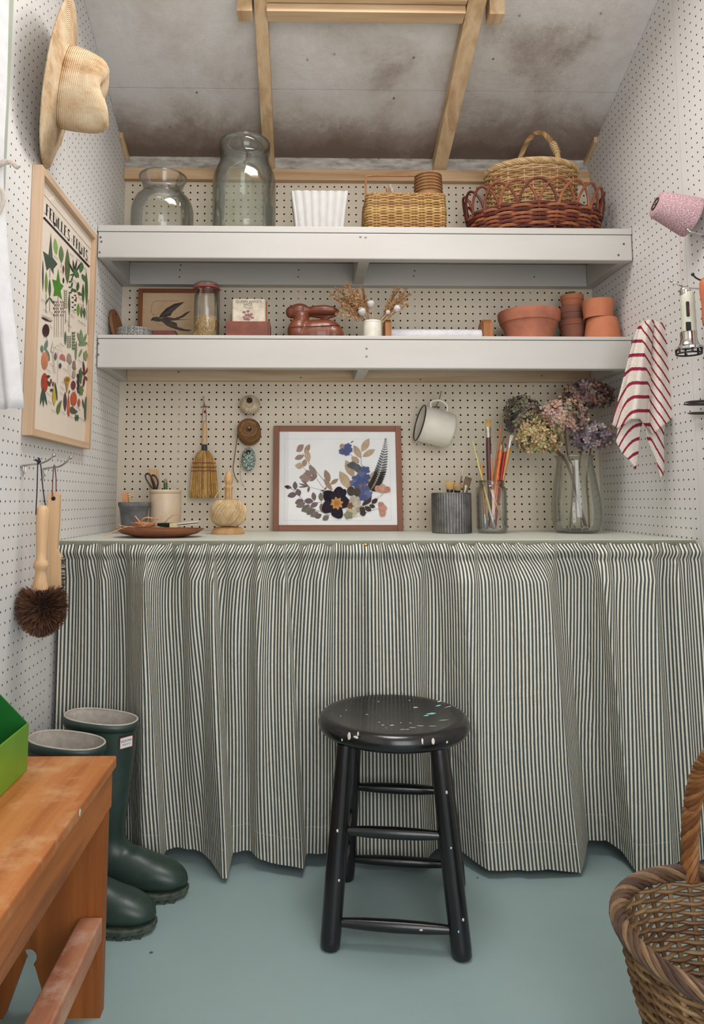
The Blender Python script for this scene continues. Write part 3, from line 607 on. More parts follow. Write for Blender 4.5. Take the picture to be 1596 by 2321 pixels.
def boot(label, x0, y0, ang, s, strap=False):
    t = thing('wellington_boot', label, 'boot', (x0, y0, 0), 'pair of green boots')
    Q = Matrix.Translation((x0, y0, 0)) @ Matrix.Rotation(math.radians(ang), 4, 'Z') @ Matrix.Scale(s, 4)
    n = 36
    def ringp(F, B, b, k=1.0):
        F, B = Vector((F[0], 0, F[1])), Vector((B[0], 0, B[1])); c = (F+B)/2; h = (F-B)/2*k; out = []
        for i in range(n):
            a = 2*math.pi*i/n; ca, sa = math.cos(a), math.sin(a); e = .85
            out.append(c+h*math.copysign(abs(ca)**e, ca)+Vector((0, b*k*math.copysign(abs(sa)**e, sa), 0)))
        return out
    # dense sections by smooth interpolation
    Fs = bez([(F[0], F[1], b) for F, B, b in SEC], 4); Bs = bez([(B[0], B[1], 0) for F, B, b in SEC], 4)
    m = MB(); m.grid([ringp((f.x, f.y), (q.x, q.y), f.z) for f, q in zip(Fs, Bs)], wrapu=True); m.xf(Q); m.build('upper', M_RUB, t, ang=0)
    m = MB(); m.grid([ringp((f.x, f.y), (q.x, q.y), f.z, .965) for f, q in list(zip(Fs, Bs))[:10]], wrapu=True); m.xf(Q); m.build('lining', M_LIN, t, ang=0)
    m = MB(); m.tube(ringp(SEC[0][0], SEC[0][1], SEC[0][2], .985), .0022, 6, closed=True); m.xf(Q); m.build('top_edge', M_LIN, t)
    f, q = Fs[1], Bs[1]; m = MB(); m.grid([ringp((a.x, a.y), (b.x, b.y), a.z, 1.02) for a, b in ((Fs[0], Bs[0]), (Fs[1], Bs[1]))], wrapu=True); m.xf(Q); m.build('top_binding', M_RUB, t, solid=.002)
    # sole with heel and treads
    out = [(.0, .0), (.005, .025), (.03, .036), (.09, .034), (.14, .042), (.19, .051), (.235, .049), (.27, .036), (.29, .014)]
    pl = [(a, b) for a, b in out]+[(a, -b) for a, b in out[::-1]][:-1]
    pts = [Vector((a, b, 0)) for a, b in pl]; m = MB(); m.prism([(a*1.015, b*1.04) for a, b in pl], (0, 0, 0), (1, 0, 0), (0, 1, 0), (0, 0, 1), .007, .019); m.xf(Q); m.build('sole', M_SOLE, t, smooth=False, bev=.002*s)
    m = MB(); m.prism([(a, b) for a, b in pl if a < .07], (0, 0, 0), (1, 0, 0), (0, 1, 0), (0, 0, 1), .0, .0075); m.xf(Q); m.build('heel', M_SOLE, t, smooth=False)
    for k in range(8):
        a = .135+.0185*k; b = interp(a, [q_[0] for q_ in out], [q_[1] for q_ in out]); m = MB(); m.box((a, -b, 0), (a+.0125, b, .0075)); m.xf(Q); m.build('tread', M_SOLE, t, smooth=False)
    # label on the front of the shaft, near the top
    fz = .335; F = Vector((.1622, 0, fz)); W = Q.to_3x3()
    a0 = math.radians(-38); 
    def surf(dy, z):
        fx = interp(z, [.28, .372], [.156, .165]); bx = interp(z, [.28, .386], [0, -.008]); b = interp(z, [.28, .372], [.055, .060]); sa = max(-.999, min(.999, dy/b)); a = math.asin(sa)
        return Vector(((fx+bx)/2+(fx-bx)/2*math.cos(a)**.85*1.006, dy*1.0, z))
    c_ = surf(-.030, fz); cxx = surf(-.029, fz)-surf(-.031, fz); ex = (Q.to_3x3() @ cxx).normalized()*-1; up = Vector((0, 0, 1)); nrm = ex.cross(up)*1
    ex = -ex if ex.x < 0 else ex
    nrm = Vector((ex.y, -ex.x, 0)); o = Q @ c_+nrm*.004
    for nm, hw, hh_, d, mm in (('label_border', .0165, .0125, 0, M_RED), ('label_patch', .0153, .0113, .0004, M_WHT)):
        b = MB(); b.flat([(-hw, -hh_), (hw, -hh_), (hw, hh_), (-hw, hh_)], o+nrm*d, ex, up); b.build(nm, mm, t, smooth=False)
    text_mesh('HUNTER', .0070, o+nrm*.0008+up*.0035, ex, up, M_INK, t); text_mesh('MADE IN UK', .0038, o+nrm*.0008-up*.004, ex, up, M_INK, t)
    if strap:
        m = MB(); m.tube(bez([Q @ (surf(d, z)) for d, z in ((-.057, .312), (-.045, .312), (-.030, .308), (-.02, .318), (-.005, .318))], 5), .0016, 6); m.build('strap', M_RUB, t)
boot('nearer dark green wellington boot, behind the bench end', -.582, -.812, -10, .97, False)
boot('farther dark green wellington boot, against the striped curtain', -.546, -.684, -9, 1.0)

# ------------------------------------------------------------------ woven baskets
def sup(a, e):
    ca, sa = math.cos(a), math.sin(a)
    return math.copysign(abs(ca)**e, ca), math.copysign(abs(sa)**e, sa)
def woven(t, c, prof, nst, rows, rs, rst, mw, ms, e=1.0, amp=None, M=None, seed=1, cols=None, samp=4, z0=None):
    """prof: list (z, rx, ry). stakes and woven rows as two parts"""
    rg = random.Random(seed); c = Vector(c); zs = [p[0] for p in prof]; amp = amp or rst*1.0
    def pt(a, z, off=0):
        x, y = sup(a, e); p = Vector(((interp(z, zs, [q[1] for q in prof])+off)*x, (interp(z, zs, [q[2] for q in prof])+off)*y, z)); return c+(M @ p if M else p)
    m = MB()
    for i in range(nst):
        a = 2*math.pi*(i+.5)/nst; m.tube([pt(a, z) for z in np.linspace(zs[0], zs[-1], 7)], rst, 6, col=rg.choice(cols) if cols else None)
    stuff(m.build('stakes', ms, t)); m = MB()
    for k in range(rows):
        z = zs[0]+rs+(zs[-1]-zs[0]-2*rs)*k/max(1, rows-1); ns = nst*samp; ph = rg.uniform(-.1, .1)
        m.tube([pt(2*math.pi*q/ns, z+rg.uniform(-.12, .12)*rs, amp*math.cos(math.pi*(q/samp-.5)+math.pi*k)) for q in range(ns)], rs*rg.uniform(.9, 1.08), 6, closed=True, col=rg.choice(cols) if cols else None)
    stuff(m.build('weave', mw, t)); return pt
def braid(t, ring, rr, rs, n, turns, m_, name='rim', closed=True, cols=None, seed=3, steps=160):
    """rope of n strands winding around a ring path function ring(s) s in 0..1"""
    rg = random.Random(seed); mb = MB()
    for k in range(n):
        pts = []
        for i in range(steps+(0 if closed else 1)):
            s_ = i/steps; p = ring(s_); d = (ring((s_+.002) % 1 if closed else min(1, s_+.002))-ring((s_-.002) % 1 if closed else max(0, s_-.002))).normalized()
            a = 2*math.pi*(k/n+turns*s_); u_ = d.cross(Vector((0, 0, 1))) if abs(d.z) < .95 else d.cross(Vector((1, 0, 0))); u_.normalize(); v_ = d.cross(u_)
            pts.append(p+(u_*math.cos(a)+v_*math.sin(a))*rr)
        mb.tube(pts, rs, 6, closed=closed, col=rg.choice(cols) if cols else None)
    return mb.build(name, m_, t)
M_WK = attrmat('willow_rods', .5, .4); 
BRN = [lin(c) for c in ((152, 118, 80), (132, 100, 68), (166, 134, 96), (116, 86, 60))]
DRK = [lin(c) for c in ((98, 74, 58), (84, 62, 52), (116, 90, 68), (140, 112, 84))]
bc = Vector((.667, -1.337, 0)); bk = thing('log_basket', 'brown wicker basket with a twisted handle on the floor', 'basket', bc)
bprof = [(.004, .122, .122), (.06, .140, .140), (.14, .162, .162), (.232, .181, .181)]
pt = woven(bk, bc, bprof, 30, 33, .0034, .0042, M_WK, M_WK, amp=.0046, seed=5, cols=BRN)
braid(bk, lambda s_: bc+Vector((1.0*.185*math.cos(2*math.pi*s_), 1.0*.185*math.sin(2*math.pi*s_), .245)), .0088, .0046, 7, 10, M_WK, 'rim', cols=DRK)
braid(bk, lambda s_: bc+Vector((.124*math.cos(2*math.pi*s_), .124*math.sin(2*math.pi*s_), .009)), .004, .004, 3, 12, M_WK, 'foot_ring', cols=DRK)
m = MB(); m.lathe(bc, [(.0001, .008), (.12, .008), (.12, .013), (.0001, .013)], 26); m.build('bottom', mat('basket_bottom', (110, 80, 54), .8, (84, 60, 42), 120, .6, 200), bk)
def hpath(s_):
    a = math.pi*s_; return bc+Vector((.004, .182*math.cos(a), .235+.27*math.sin(a)**.9))
braid(bk, hpath, .0098, .0054, 7, 8, M_WK, 'handle', closed=False, cols=[lin(c) for c in ((150, 98, 56), (128, 82, 48), (170, 116, 70))])
# ------------------------------------------------------------------ hanging things on the left wall
def peg_hook(name_label, base, length=.10, rise=.03, d=(1, 0, 0), m=M_CHROME, parent=None, group=None):
    """zinc wire pegboard hook: back plate wires, arm, ball end"""
    base = Vector(base); d = Vector(d); t = thing('peg_hook', name_label, 'hook', base, group)
    side = d.cross(Vector((0, 0, 1)))
    MB().tube(bez([base-d*.003, base+d*length*.3+Vector((0, 0, .003)), base+d*length*.6+Vector((0, 0, .006)), base+d*length*.85+Vector((0, 0, rise*.6)), base+d*length+Vector((0, 0, rise))], 6), .0022, 8).build('arm', m, t)
    MB().ell(base+d*length+Vector((0, 0, rise)), .0042, n=12, m=8).build('ball_end', m, t)
    MB().tube([base+d*.004+side*-.013, base+d*.004+side*.013], .002, 8).build('cross_wire', m, t)
    MB().tube(bez([base+d*.005+side*.006, base+d*.006+Vector((0, 0, -.012))+side*.006, base+d*.004+Vector((0, 0, -.022)), base+d*.006+Vector((0, 0, -.012))-side*.006, base+d*.005-side*.006], 5), .0011, 6).build('spring_clip', m, t)
    return t
def straw_mat():
    m, nt, b = nodes('plaited_straw'); tc = N(nt, 'ShaderNodeTexCoord'); sp = N(nt, 'ShaderNodeSeparateXYZ'); L(nt, tc.outputs['UV'], sp.inputs[0])
    mu = N(nt, 'ShaderNodeMath', operation='MULTIPLY'); L(nt, sp.outputs[1], mu.inputs[0]); mu.inputs[1].default_value = 2*math.pi/.0042
    sn = N(nt, 'ShaderNodeMath', operation='SINE'); L(nt, mu.outputs[0], sn.inputs[0])
    mp = N(nt, 'ShaderNodeMapping'); mp.inputs['Scale'].default_value = (220, 500, 1); L(nt, tc.outputs['UV'], mp.inputs[0])
    n = N(nt, 'ShaderNodeTexNoise', i_Scale=1.0, i_Detail=3.0); L(nt, mp.outputs[0], n.inputs['Vector'])
    v = coords(nt, 'Object', (9, 9, 22)); n2 = N(nt, 'ShaderNodeTexNoise', i_Scale=1.0, i_Detail=8.0, i_Roughness=.7); L(nt, v, n2.inputs['Vector'])
    c = ramp(nt, n2.outputs[0], [(.34, lin((232, 213, 184))), (.52, lin((214, 184, 146))), (.68, lin((172, 126, 82)))])
    mx = N(nt, 'ShaderNodeMixRGB', blend_type='MULTIPLY'); mx.inputs[0].default_value = .5; L(nt, c, mx.inputs[1]); L(nt, n.outputs[0], mx.inputs[2])
    ad = N(nt, 'ShaderNodeMixRGB', blend_type='ADD'); ad.inputs[0].default_value = .3; L(nt, mx.outputs[0], ad.inputs[1]); L(nt, c, ad.inputs[2])
    L(nt, ad.outputs[0], b.inputs['Base Color']); b.inputs['Roughness'].default_value = .7; b.inputs['Specular IOR Level'].default_value = .3
    h = N(nt, 'ShaderNodeMath', operation='MULTIPLY_ADD'); L(nt, n.outputs[0], h.inputs[0]); h.inputs[1].default_value = 1.2; L(nt, sn.outputs[0], h.inputs[2]); bumpn(nt, b, h.outputs[0], .7, .0012); return m
M_STRAW = straw_mat()
xh = XL+.052; hc = A(143, 196, x=xh)
hat = thing('straw_hat', 'natural straw hat with a creased crown hanging on the left wall', 'hat', hc)
HM = Matrix.Rotation(math.radians(12.5), 3, 'Z') @ Matrix.Rotation(math.radians(90+9), 3, 'Y')      # local z -> out of the wall, leaning
def hatfn(a, i, r, z): return (r, z)
rb = .196
MB().lathe(hc, [(.094, 0), (.12, -.003), (.15, -.008), (.175, -.011), (rb, -.010), (rb+.0015, -.0085), (rb, -.007), (.175, -.008), (.15, -.005), (.12, 0), (.097, .004)], 72, HM, sx=1.0, sy=.88).build('brim', M_STRAW, hat, ang=0)
crp = [(.094, .002), (.0955, .02), (.094, .045), (.091, .068), (.087, .086), (.080, .098), (.070, .106), (.058, .108), (.04, .102), (.02, .094), (.0001, .090)]
def crfn(a, i, r, z):
    d = math.cos(a); k = .018*math.exp(-((d)/.55)**2)*(z/.1) if z > .06 else 0; return (r*(1-.10*(z/.1)*abs(math.sin(a))), z-k+(.010*d*(z/.1) if z > .05 else 0))
MB().lathe(hc, crp, 72, HM, sx=1.04, sy=.86, fn=crfn).build('crown', M_STRAW, hat, ang=0)
bh = A(112, 122, x=XL); peg_hook('zinc hook holding the straw hat', bh, .07, .015)

# framed botanical poster
yn, yf_, zt_, zb2 = -.850, -.397, A(68, 364, x=XL).z-.002, A(50, 985, x=XL).z-.002
M_ASH = wood('pale_ash_frame', (214, 184, 154), (194, 160, 128), 'z', 1.0, .55, 6, .08)
M_ASHY = wood('pale_ash_frame_rail', (214, 184, 154), (194, 160, 128), 'y', 1.0, .55, 6, .08)
po = thing('framed_poster', 'pale wood framed poster of leaves and fruits on the left wall', 'poster', (XL, (yn+yf_)/2, zb2))
bw, fd = .017, .023
x0 = XL+.0005
MB().box((x0, yn, zb2), (x0+fd, yn+bw, zt_)).build('frame_stile', M_ASH, po, smooth=False, bev=.001)
MB().box((x0, yf_-bw, zb2), (x0+fd, yf_, zt_)).build('frame_stile', M_ASH, po, smooth=False, bev=.001)
MB().box((x0, yn+bw, zt_-bw), (x0+fd-.0003, yf_-bw, zt_)).build('frame_rail', M_ASHY, po, smooth=False, bev=.001)
MB().box((x0, yn+bw, zb2), (x0+fd-.0003, yf_-bw, zb2+bw)).build('frame_rail', M_ASHY, po, smooth=False, bev=.001)
M_PAPER = mat('cream_poster_paper', (240, 226, 208), .8, (236, 221, 202), 10)
xp = x0+.010
sheet = MB().box((x0, yn+bw, zb2+bw), (xp, yf_-bw, zt_-bw)).build('poster_sheet', M_PAPER, po, smooth=False)
M_PRINT = attrmat('printed_ink', .75, .2)
class Art:
    """flat printed or pressed shapes, drawn in crop pixels and laid on a plane of the scene"""
    def __init__(s, u0, v0, sc, plane, nrm, parent, each=None): s.u0, s.v0, s.sc, s.pl, s.n, s.p, s.each = u0, v0, sc, plane, Vector(nrm), parent, each; s.m = MB(); s.k = 0
    def P(s, x, y): return s.pl(s.u0+x/s.sc, s.v0+y/s.sc)
    def poly(s, pts, col, name='pressed_leaf'):
        s.k += 1; o = s.n*(.0002+.00001*s.k); c = lin(col) if max(col) > 1.01 else col
        m = MB() if s.each else s.m
        m.add([s.P(x, y)+o for x, y in pts], [tuple(range(len(pts)))], None, c)
        if s.each: m.build(name, s.each, s.p, smooth=False)
    def leaf(s, x, y, ang, ln, w, col, name='pressed_leaf', tip=1.0, n=7):
        ca, sa = math.cos(math.radians(ang)), -math.sin(math.radians(ang)); ts = [i/n for i in range(n+1)]
        up = [(ln*t, w*math.sin(math.pi*t**tip)**.85) for t in ts]; lo = [(a, -b) for a, b in up[-2:0:-1]]
        s.poly([(x+a*ca-b*sa, y+a*sa+b*ca) for a, b in up+lo], col, name)
    def blob(s, x, y, rx, ry, col, name='pressed_petal', lobes=0, amp=.15, n=16, ph=0):
        s.poly([(x+rx*math.cos(2*math.pi*i/n)*(1+amp*math.cos(lobes*2*math.pi*i/n+ph)), y+ry*math.sin(2*math.pi*i/n)*(1+amp*math.cos(lobes*2*math.pi*i/n+ph))) for i in range(n)], col, name)
    def line(s, pts, w, col, name='pressed_stem'):
        pts = [Vector((a, b)) for a, b in pts]; L_, R_ = [], []
        for i, p in enumerate(pts):
            d = pts[min(i+1, len(pts)-1)]-pts[max(i-1, 0)]; d = d.normalized() if d.length else Vector((1, 0)); q = Vector((-d.y, d.x))*w/2; L_.append(tuple(p+q)); R_.append(tuple(p-q))
        s.poly(L_+R_[::-1], col, name)
    def done(s, name, m): return s.m.build(name, m, s.p, smooth=False)
ar = Art(60, 400, 7.2529, lambda u, v: A(u, v, x=xp), (1, 0, 0), sheet)
INK = (40, 36, 42)
ar.line([(290, 300), (1055, 1200)], 5, INK); ar.line([(280, 672), (1035, 1490)], 34, INK)
# title lettering: tall letters with one heavy stem
ya, yb2 = A(60+300/7.2529, 470, x=xp).y, A(60+1035/7.2529, 560, x=xp).y
zt3, zb3 = A(60+325/7.2529, 400+445/7.2529, x=xp).z, A(60+325/7.2529, 400+640/7.2529, x=xp).z
GL = {'F': [[(0,0),(0,1)],[(0,1),(.9,1)],[(0,.55),(.6,.55)]], 'E': [[(0,0),(0,1)],[(0,1),(.9,1)],[(0,.55),(.6,.55)],[(0,0),(.9,0)]], 'U': [[(0,1),(0,.2),(.2,0),(.6,0),(.8,.2)],[(.8,1),(.8,0)]], 'i': [[(0,0),(0,.72)],[(0,.86),(0,.96)]], 'L': [[(0,0),(0,1)],[(0,0),(.8,0)]],
      'S': [[(.8,.88),(.55,1),(.2,.95),(.05,.75),(.3,.55),(.7,.4),(.8,.2),(.6,0),(.2,0),(0,.12)]], 'R': [[(0,0),(0,1)],[(0,1),(.6,1),(.8,.82),(.6,.58),(0,.55)],[(.35,.55),(.85,0)]], 'T': [[(.4,0),(.4,1)],[(-.1,1),(.95,1)]], '.': [[(0,0),(0,.06)]]}
tm = MB(); word = '.FEUiLLES FRUiTS.'; wd = {'i': .5, '.': .45, ' ': 1.1}; tot = sum(wd.get(c, 1.0) for c in word); pos = 0
def stroke3(m, pts, w):
    pts = [Vector(p) for p in pts]
    for a, b in zip(pts, pts[1:]):
        d = (b-a).normalized(); q = Vector((0, -d.z, d.y))*w/2; m.add([a+q, b+q, b-q, a-q], [(0, 1, 2, 3)], None, lin(INK))
for ch in word:
    if ch == ' ':
        y0 = ya+(yb2-ya)*(pos+.3)/tot; text_w = (yb2-ya)/tot*.4
        stroke3(tm, [(xp+.0003, y0, zb3+.012), (xp+.0003, y0+text_w, zb3+.012)], .0012); stroke3(tm, [(xp+.0003, y0, zb3+.007), (xp+.0003, y0+text_w, zb3+.007)], .0012)
    for k, stv in enumerate(GL.get(ch, [])):
        cw = (yb2-ya)/tot*.8
        stroke3(tm, [(xp+.0003+.00002*k, ya+(yb2-ya)*(pos+.1)/tot+cw*a, zb3+(zt3-zb3)*b) for a, b in stv], .009 if k == 0 and ch not in 'S' else (.005 if ch in 'S.' else .0016))
    pos += wd.get(ch, 1.0)
tm.build('title_lettering', M_PRINT, sheet, smooth=False)
G1, G2, G3, G4 = (78, 92, 76), (92, 142, 66), (74, 110, 60), (150, 166, 112)
ar.poly([(270,1225),(360,1290),(400,920),(430,1330),(510,1440),(445,1520),(445,1615),(385,1500),(330,1550)], G1)
ar.poly([(420,1690),(490,1710),(520,1510),(555,1750),(610,1800),(560,1880),(585,2030),(515,1960),(440,1970),(455,1860)], (86,146,56))
ar.leaf(490,1300,95,290,36,(140,180,96)); ar.leaf(575,1430,92,300,42,(112,136,92)); ar.leaf(672,1770,90,590,44,(104,118,74),tip=.9); ar.leaf(604,1600,90,150,16,(130,54,58)); ar.leaf(606,1765,90,110,16,(60,52,72))
for a in (60,80,95,115): ar.leaf(785,1610,a,250,16,(60,66,60))
for a in (200,240,300,330): ar.leaf(785,1600,a,85,12,(60,66,60))
for x,y,a in ((885,1590,80),(860,1670,120),(905,1600,300)): ar.leaf(x,y,a,180,36,(86,124,74))
ar.leaf(990,2150,91,600,26,(86,112,66)); ar.leaf(930,2090,90,330,24,(78,104,66)); ar.leaf(268,1900,90,540,13,(70,80,78)); ar.leaf(322,1930,90,370,24,(124,150,76)); ar.leaf(380,2000,90,320,22,(86,112,84)); ar.leaf(378,1980,240,150,14,(86,112,84)); ar.leaf(378,1980,300,150,14,(86,112,84))
for x,y,a in ((835,1890,85),(830,1900,150),(835,1900,320)): ar.leaf(x,y,a,160 if a<90 else 95,26,(84,104,66))
for k in range(9): ar.leaf(640,1900+34*k,50,48,8,(134,138,104)); ar.leaf(640,1900+34*k,130,48,8,(134,138,104))
ar.leaf(700,2300,90,400,18,(86,106,78))
for x,y in ((735,1740),(735,1830),(735,1920)): ar.leaf(x,y,80,100,16,(76,110,72)); ar.leaf(x,y,160,50,16,(76,110,72))
for k in range(7): ar.leaf(775,1960+40*k,150 if k%2 else 20,44,12,(60,60,56))
ar.leaf(848,2300,90,220,26,(120,160,70)); ar.leaf(900,2330,90,200,20,(96,130,70)); ar.leaf(950,2340,90,190,20,(86,114,70)); ar.leaf(812,2070,90,110,10,(150,60,60))
for (x0_,y0_,x1_,y1_) in ((385,1520,382,1660),(570,1430,566,1500),(320,1930,318,2240),(378,1990,376,2210),(515,1960,515,2060),(640,2200,636,2420),(930,2090,925,2250),(988,2150,985,2360),(700,2300,695,2560),(1015,2020,1005,2600)): ar.line([(x0_,y0_),(x1_,y1_)],5,(70,70,66))
for x in (458,492,522,572,606): ar.line([(x,2060),(x-6,2640)],4,(110,96,88)); [ar.leaf(x,2080+55*k,60 if k%2 else 120,46,8,(170,140,130) if x>480 else (60,58,58)) for k in range(5)]
lo = 300*7.2529
def Y(y): return y+lo
ar.poly([(235,Y(130)),(300,Y(150)),(380,Y(200)),(425,Y(185)),(395,Y(215)),(310,Y(195)),(255,Y(160))],(60,50,60))
for k in range(12): ar.line([(270+10*k,Y(160)+3*k),(250+15*k,Y(90)+6*k)],3,(80,70,80))
ar.blob(312,Y(355),50,92,(72,44,48),lobes=0); ar.leaf(300,Y(690),80,190,28,(112,140,120)); ar.leaf(255,Y(720),95,130,26,(112,140,120)); ar.leaf(372,Y(860),105,210,26,(112,140,120))
ar.blob(294,Y(850),48,128,(222,142,104)); ar.blob(290,Y(1215),48,140,(182,72,52)); ar.leaf(310,Y(1120),10,75,26,(54,78,60)); ar.leaf(330,Y(1180),-60,110,26,(54,78,60))
for a,l in ((262,300),(272,330),(283,310)): ar.leaf(262,Y(1290),a,l,16,(70,90,78))
ar.leaf(448,Y(1600),90,330,32,(214,184,66)); ar.leaf(500,Y(1520),97,330,16,(60,86,74)); ar.blob(396,Y(1188),12,36,(150,56,52)); ar.blob(430,Y(1236),12,36,(150,56,52)); ar.blob(404,Y(1335),22,22,(60,80,62))
ar.poly([(485,Y(1640)),(500,Y(1580)),(545,Y(1520)),(575,Y(1500)),(555,Y(1600)),(540,Y(1690)),(512,Y(1735)),(488,Y(1710))],(116,128,62)); ar.leaf(628,Y(1690),90,330,28,(98,68,84)); ar.leaf(685,Y(1780),90,400,22,(214,104,62),tip=.55); ar.leaf(690,Y(1400),80,70,10,(70,90,70))
ar.blob(768,Y(1480),46,102,(204,98,66)); ar.blob(762,Y(1255),34,64,(122,62,64)); ar.leaf(855,Y(1620),90,150,24,(196,104,84)); ar.poly([(712,Y(1620)),(745,Y(1600)),(790,Y(1650)),(835,Y(1690)),(800,Y(1725)),(735,Y(1725)),(712,Y(1680))],(86,94,86)); ar.blob(820,Y(1790),36,50,(76,96,76),lobes=6,amp=.3)
ar.poly([(392,Y(700)),(425,Y(530)),(440,Y(710)),(430,Y(715))],(236,226,214)); ar.line([(392,Y(700)),(422,Y(530)),(440,Y(715)),(392,Y(700))],4,INK); ar.line([(415,Y(715)),(440,Y(1060))],3,INK); ar.line([(430,Y(715)),(465,Y(1070))],3,INK)
ar.line([(450,Y(640)),(515,Y(590)),(578,Y(705)),(450,Y(640))],4,INK); ar.line([(510,Y(690)),(500,Y(1240))],3,INK)
ar.leaf(470,Y(850),90,140,22,(126,104,116)); ar.poly([(538,Y(820)),(545,Y(760)),(580,Y(738)),(620,Y(775)),(635,Y(865)),(575,Y(830))],(204,112,106)); ar.poly([(652,Y(850)),(665,Y(750)),(690,Y(728)),(725,Y(770)),(738,Y(880)),(710,Y(912)),(680,Y(870))],(172,158,142)); ar.line([(685,Y(890)),(672,Y(1040)),(692,Y(1095)),(712,Y(1040)),(705,Y(900))],3,INK)
ar.poly([(742,Y(960)),(760,Y(850)),(790,Y(860)),(808,Y(1000)),(780,Y(1005))],(156,126,114)); ar.blob(772,Y(1075),24,62,(190,176,156)); ar.blob(545,Y(935),22,44,(84,80,88),lobes=5); ar.blob(660,Y(1165),44,48,(204,150,62)); ar.blob(660,Y(1165),24,26,(160,110,40)); ar.poly([(632,Y(1200)),(690,Y(1205)),(662,Y(1380)),(652,Y(1380))],(206,156,76))
ar.leaf(632,Y(600),90,240,16,(92,120,92)); 
for k in range(6): ar.leaf(690,Y(470)+34*k,40,48,8,(96,112,88)); ar.leaf(690,Y(470)+34*k,140,48,8,(96,112,88)); ar.leaf(765,Y(420)+50*k,60,50,12,(92,124,84)); ar.leaf(765,Y(420)+50*k,120,50,12,(92,124,84))
for a,l in ((70,230),(95,300),(110,260),(30,110),(150,80)): ar.leaf(908,Y(600),a,l*.9,24,(130,156,112))
ar.blob(962,Y(770),34,80,(142,158,106),lobes=5,amp=.18); ar.leaf(800,Y(860),88,340,16,(136,156,116)); ar.leaf(850,Y(800),70,160,16,(136,156,116))
for a,l in ((95,250),(65,200),(130,110),(300,110),(265,200)): ar.leaf(945,Y(1095),a,l,16,(116,52,52))
for k in range(9): ar.blob(832+8*(k%3),Y(1090)+34*k,14,22,(62,50,56))
ar.blob(878,Y(1100),26,130,(86,108,70),lobes=5); ar.blob(888,Y(1340),38,80,(112,134,84),lobes=6,amp=.25); ar.leaf(955,Y(1860),88,440,20,(84,108,84)); ar.leaf(940,Y(1650),100,180,12,(84,108,84))
for (x,y) in ((470,1330),(730,1290),(840,1370),(950,1510),(575,1580),(790,1730),(265,2040),(305,2210),(395,2240),(870,2000),(890,2110),(765,2220),(740,2290),(660,2380),(385,Y(290)),(300,Y(460)),(700,Y(280)),(870,Y(210)),(930,Y(250)),(570,Y(590)),(990,Y(580)),(400,Y(920)),(355,Y(1020)),(620,Y(1000)),(600,Y(1220)),(575,Y(1300)),(345,Y(1400)),(370,Y(1540)),(430,Y(1680)),(590,Y(1710)),(715,Y(1770)),(770,Y(1340)),(905,Y(1820)),(730,Y(1120)),(870,Y(860)),(570,Y(1400)),(840,Y(1640))):
    ar.line([(x-28+i*8, y-22+i*7+(8 if i % 2 else -8)) for i in range(8)], 5, (70, 62, 66))
ar.done('print', M_PRINT)
MB().add([(xp+.003, yn+bw, zb2+bw), (xp+.003, yf_-bw, zb2+bw), (xp+.003, yf_-bw, zt_-bw), (xp+.003, yn+bw, zt_-bw)], [(0, 1, 2, 3)]).build('glazing', glassm('picture_glass', (.99, .99, .99), .05, .015, 0, k=.12), po, smooth=False)

# two hooks with brushes
M_BEECH = wood('beech_handle', (222, 184, 142), (196, 154, 110), 'z', 1.0, .5, 5, .06)
h1 = A(50, 1056, x=XL); h2 = A(97, 1063, x=XL)
def hook_at(base, tip_px, label):
    # the arm leaves the wall square-on; length from the pixel of its tip
    k = (A(tip_px[0], tip_px[1], y=base.y).x-XL); rise = A(tip_px[0], tip_px[1], y=base.y).z-base.z
    return peg_hook(label, base, k, rise, group='zinc hooks under the framed poster'), k, rise
_, k1, r1 = hook_at(h1, (122, 1032), 'zinc hook carrying the round dish brush')
_, k2, r2 = hook_at(h2, (160, 1037), 'zinc hook carrying the flat wooden brush')
y1 = h1.y; cx_ = A(93, 1200, y=y1).x
db = thing('dish_brush', 'wooden handled brush with a round head of dark bristles', 'brush', (cx_, y1, A(95, 1335, y=y1).z))
def plathe(u, y, prof, n=32, **k):
    """lathe profile from pixels: (half width px or None, v)"""
    kk = px(y); vm = sum(p[1] for p in prof)/len(prof); c = A(u, vm, y=y); return MB().lathe((c.x, y, 0), [(max(w*kk, 1e-5), A(u, v, y=y).z) for w, v in prof], n, **k)
plathe(94, y1, [(.1,1338),(17,1336),(16,1325),(13,1310),(11,1296),(12,1292),(15.5,1285),(16,1279),(14,1272),(10.8,1268),(11,1250),(12.3,1225),(14,1195),(15,1170),(14.5,1158),(12,1150),(6,1145.5),(.1,1145)], 24).build('handle', M_BEECH, db, ang=50)
M_BRIS = attrmat('coir_bristles', .75, .2)
m = MB(); rg = random.Random(4); hc2 = A(95, 1375, y=y1); kk = px(y1)
MB().ell(Vector((hc2.x, y1, hc2.z)), (.030, .022, .030), n=16, m=10).build('head_core', M_DARK, db)
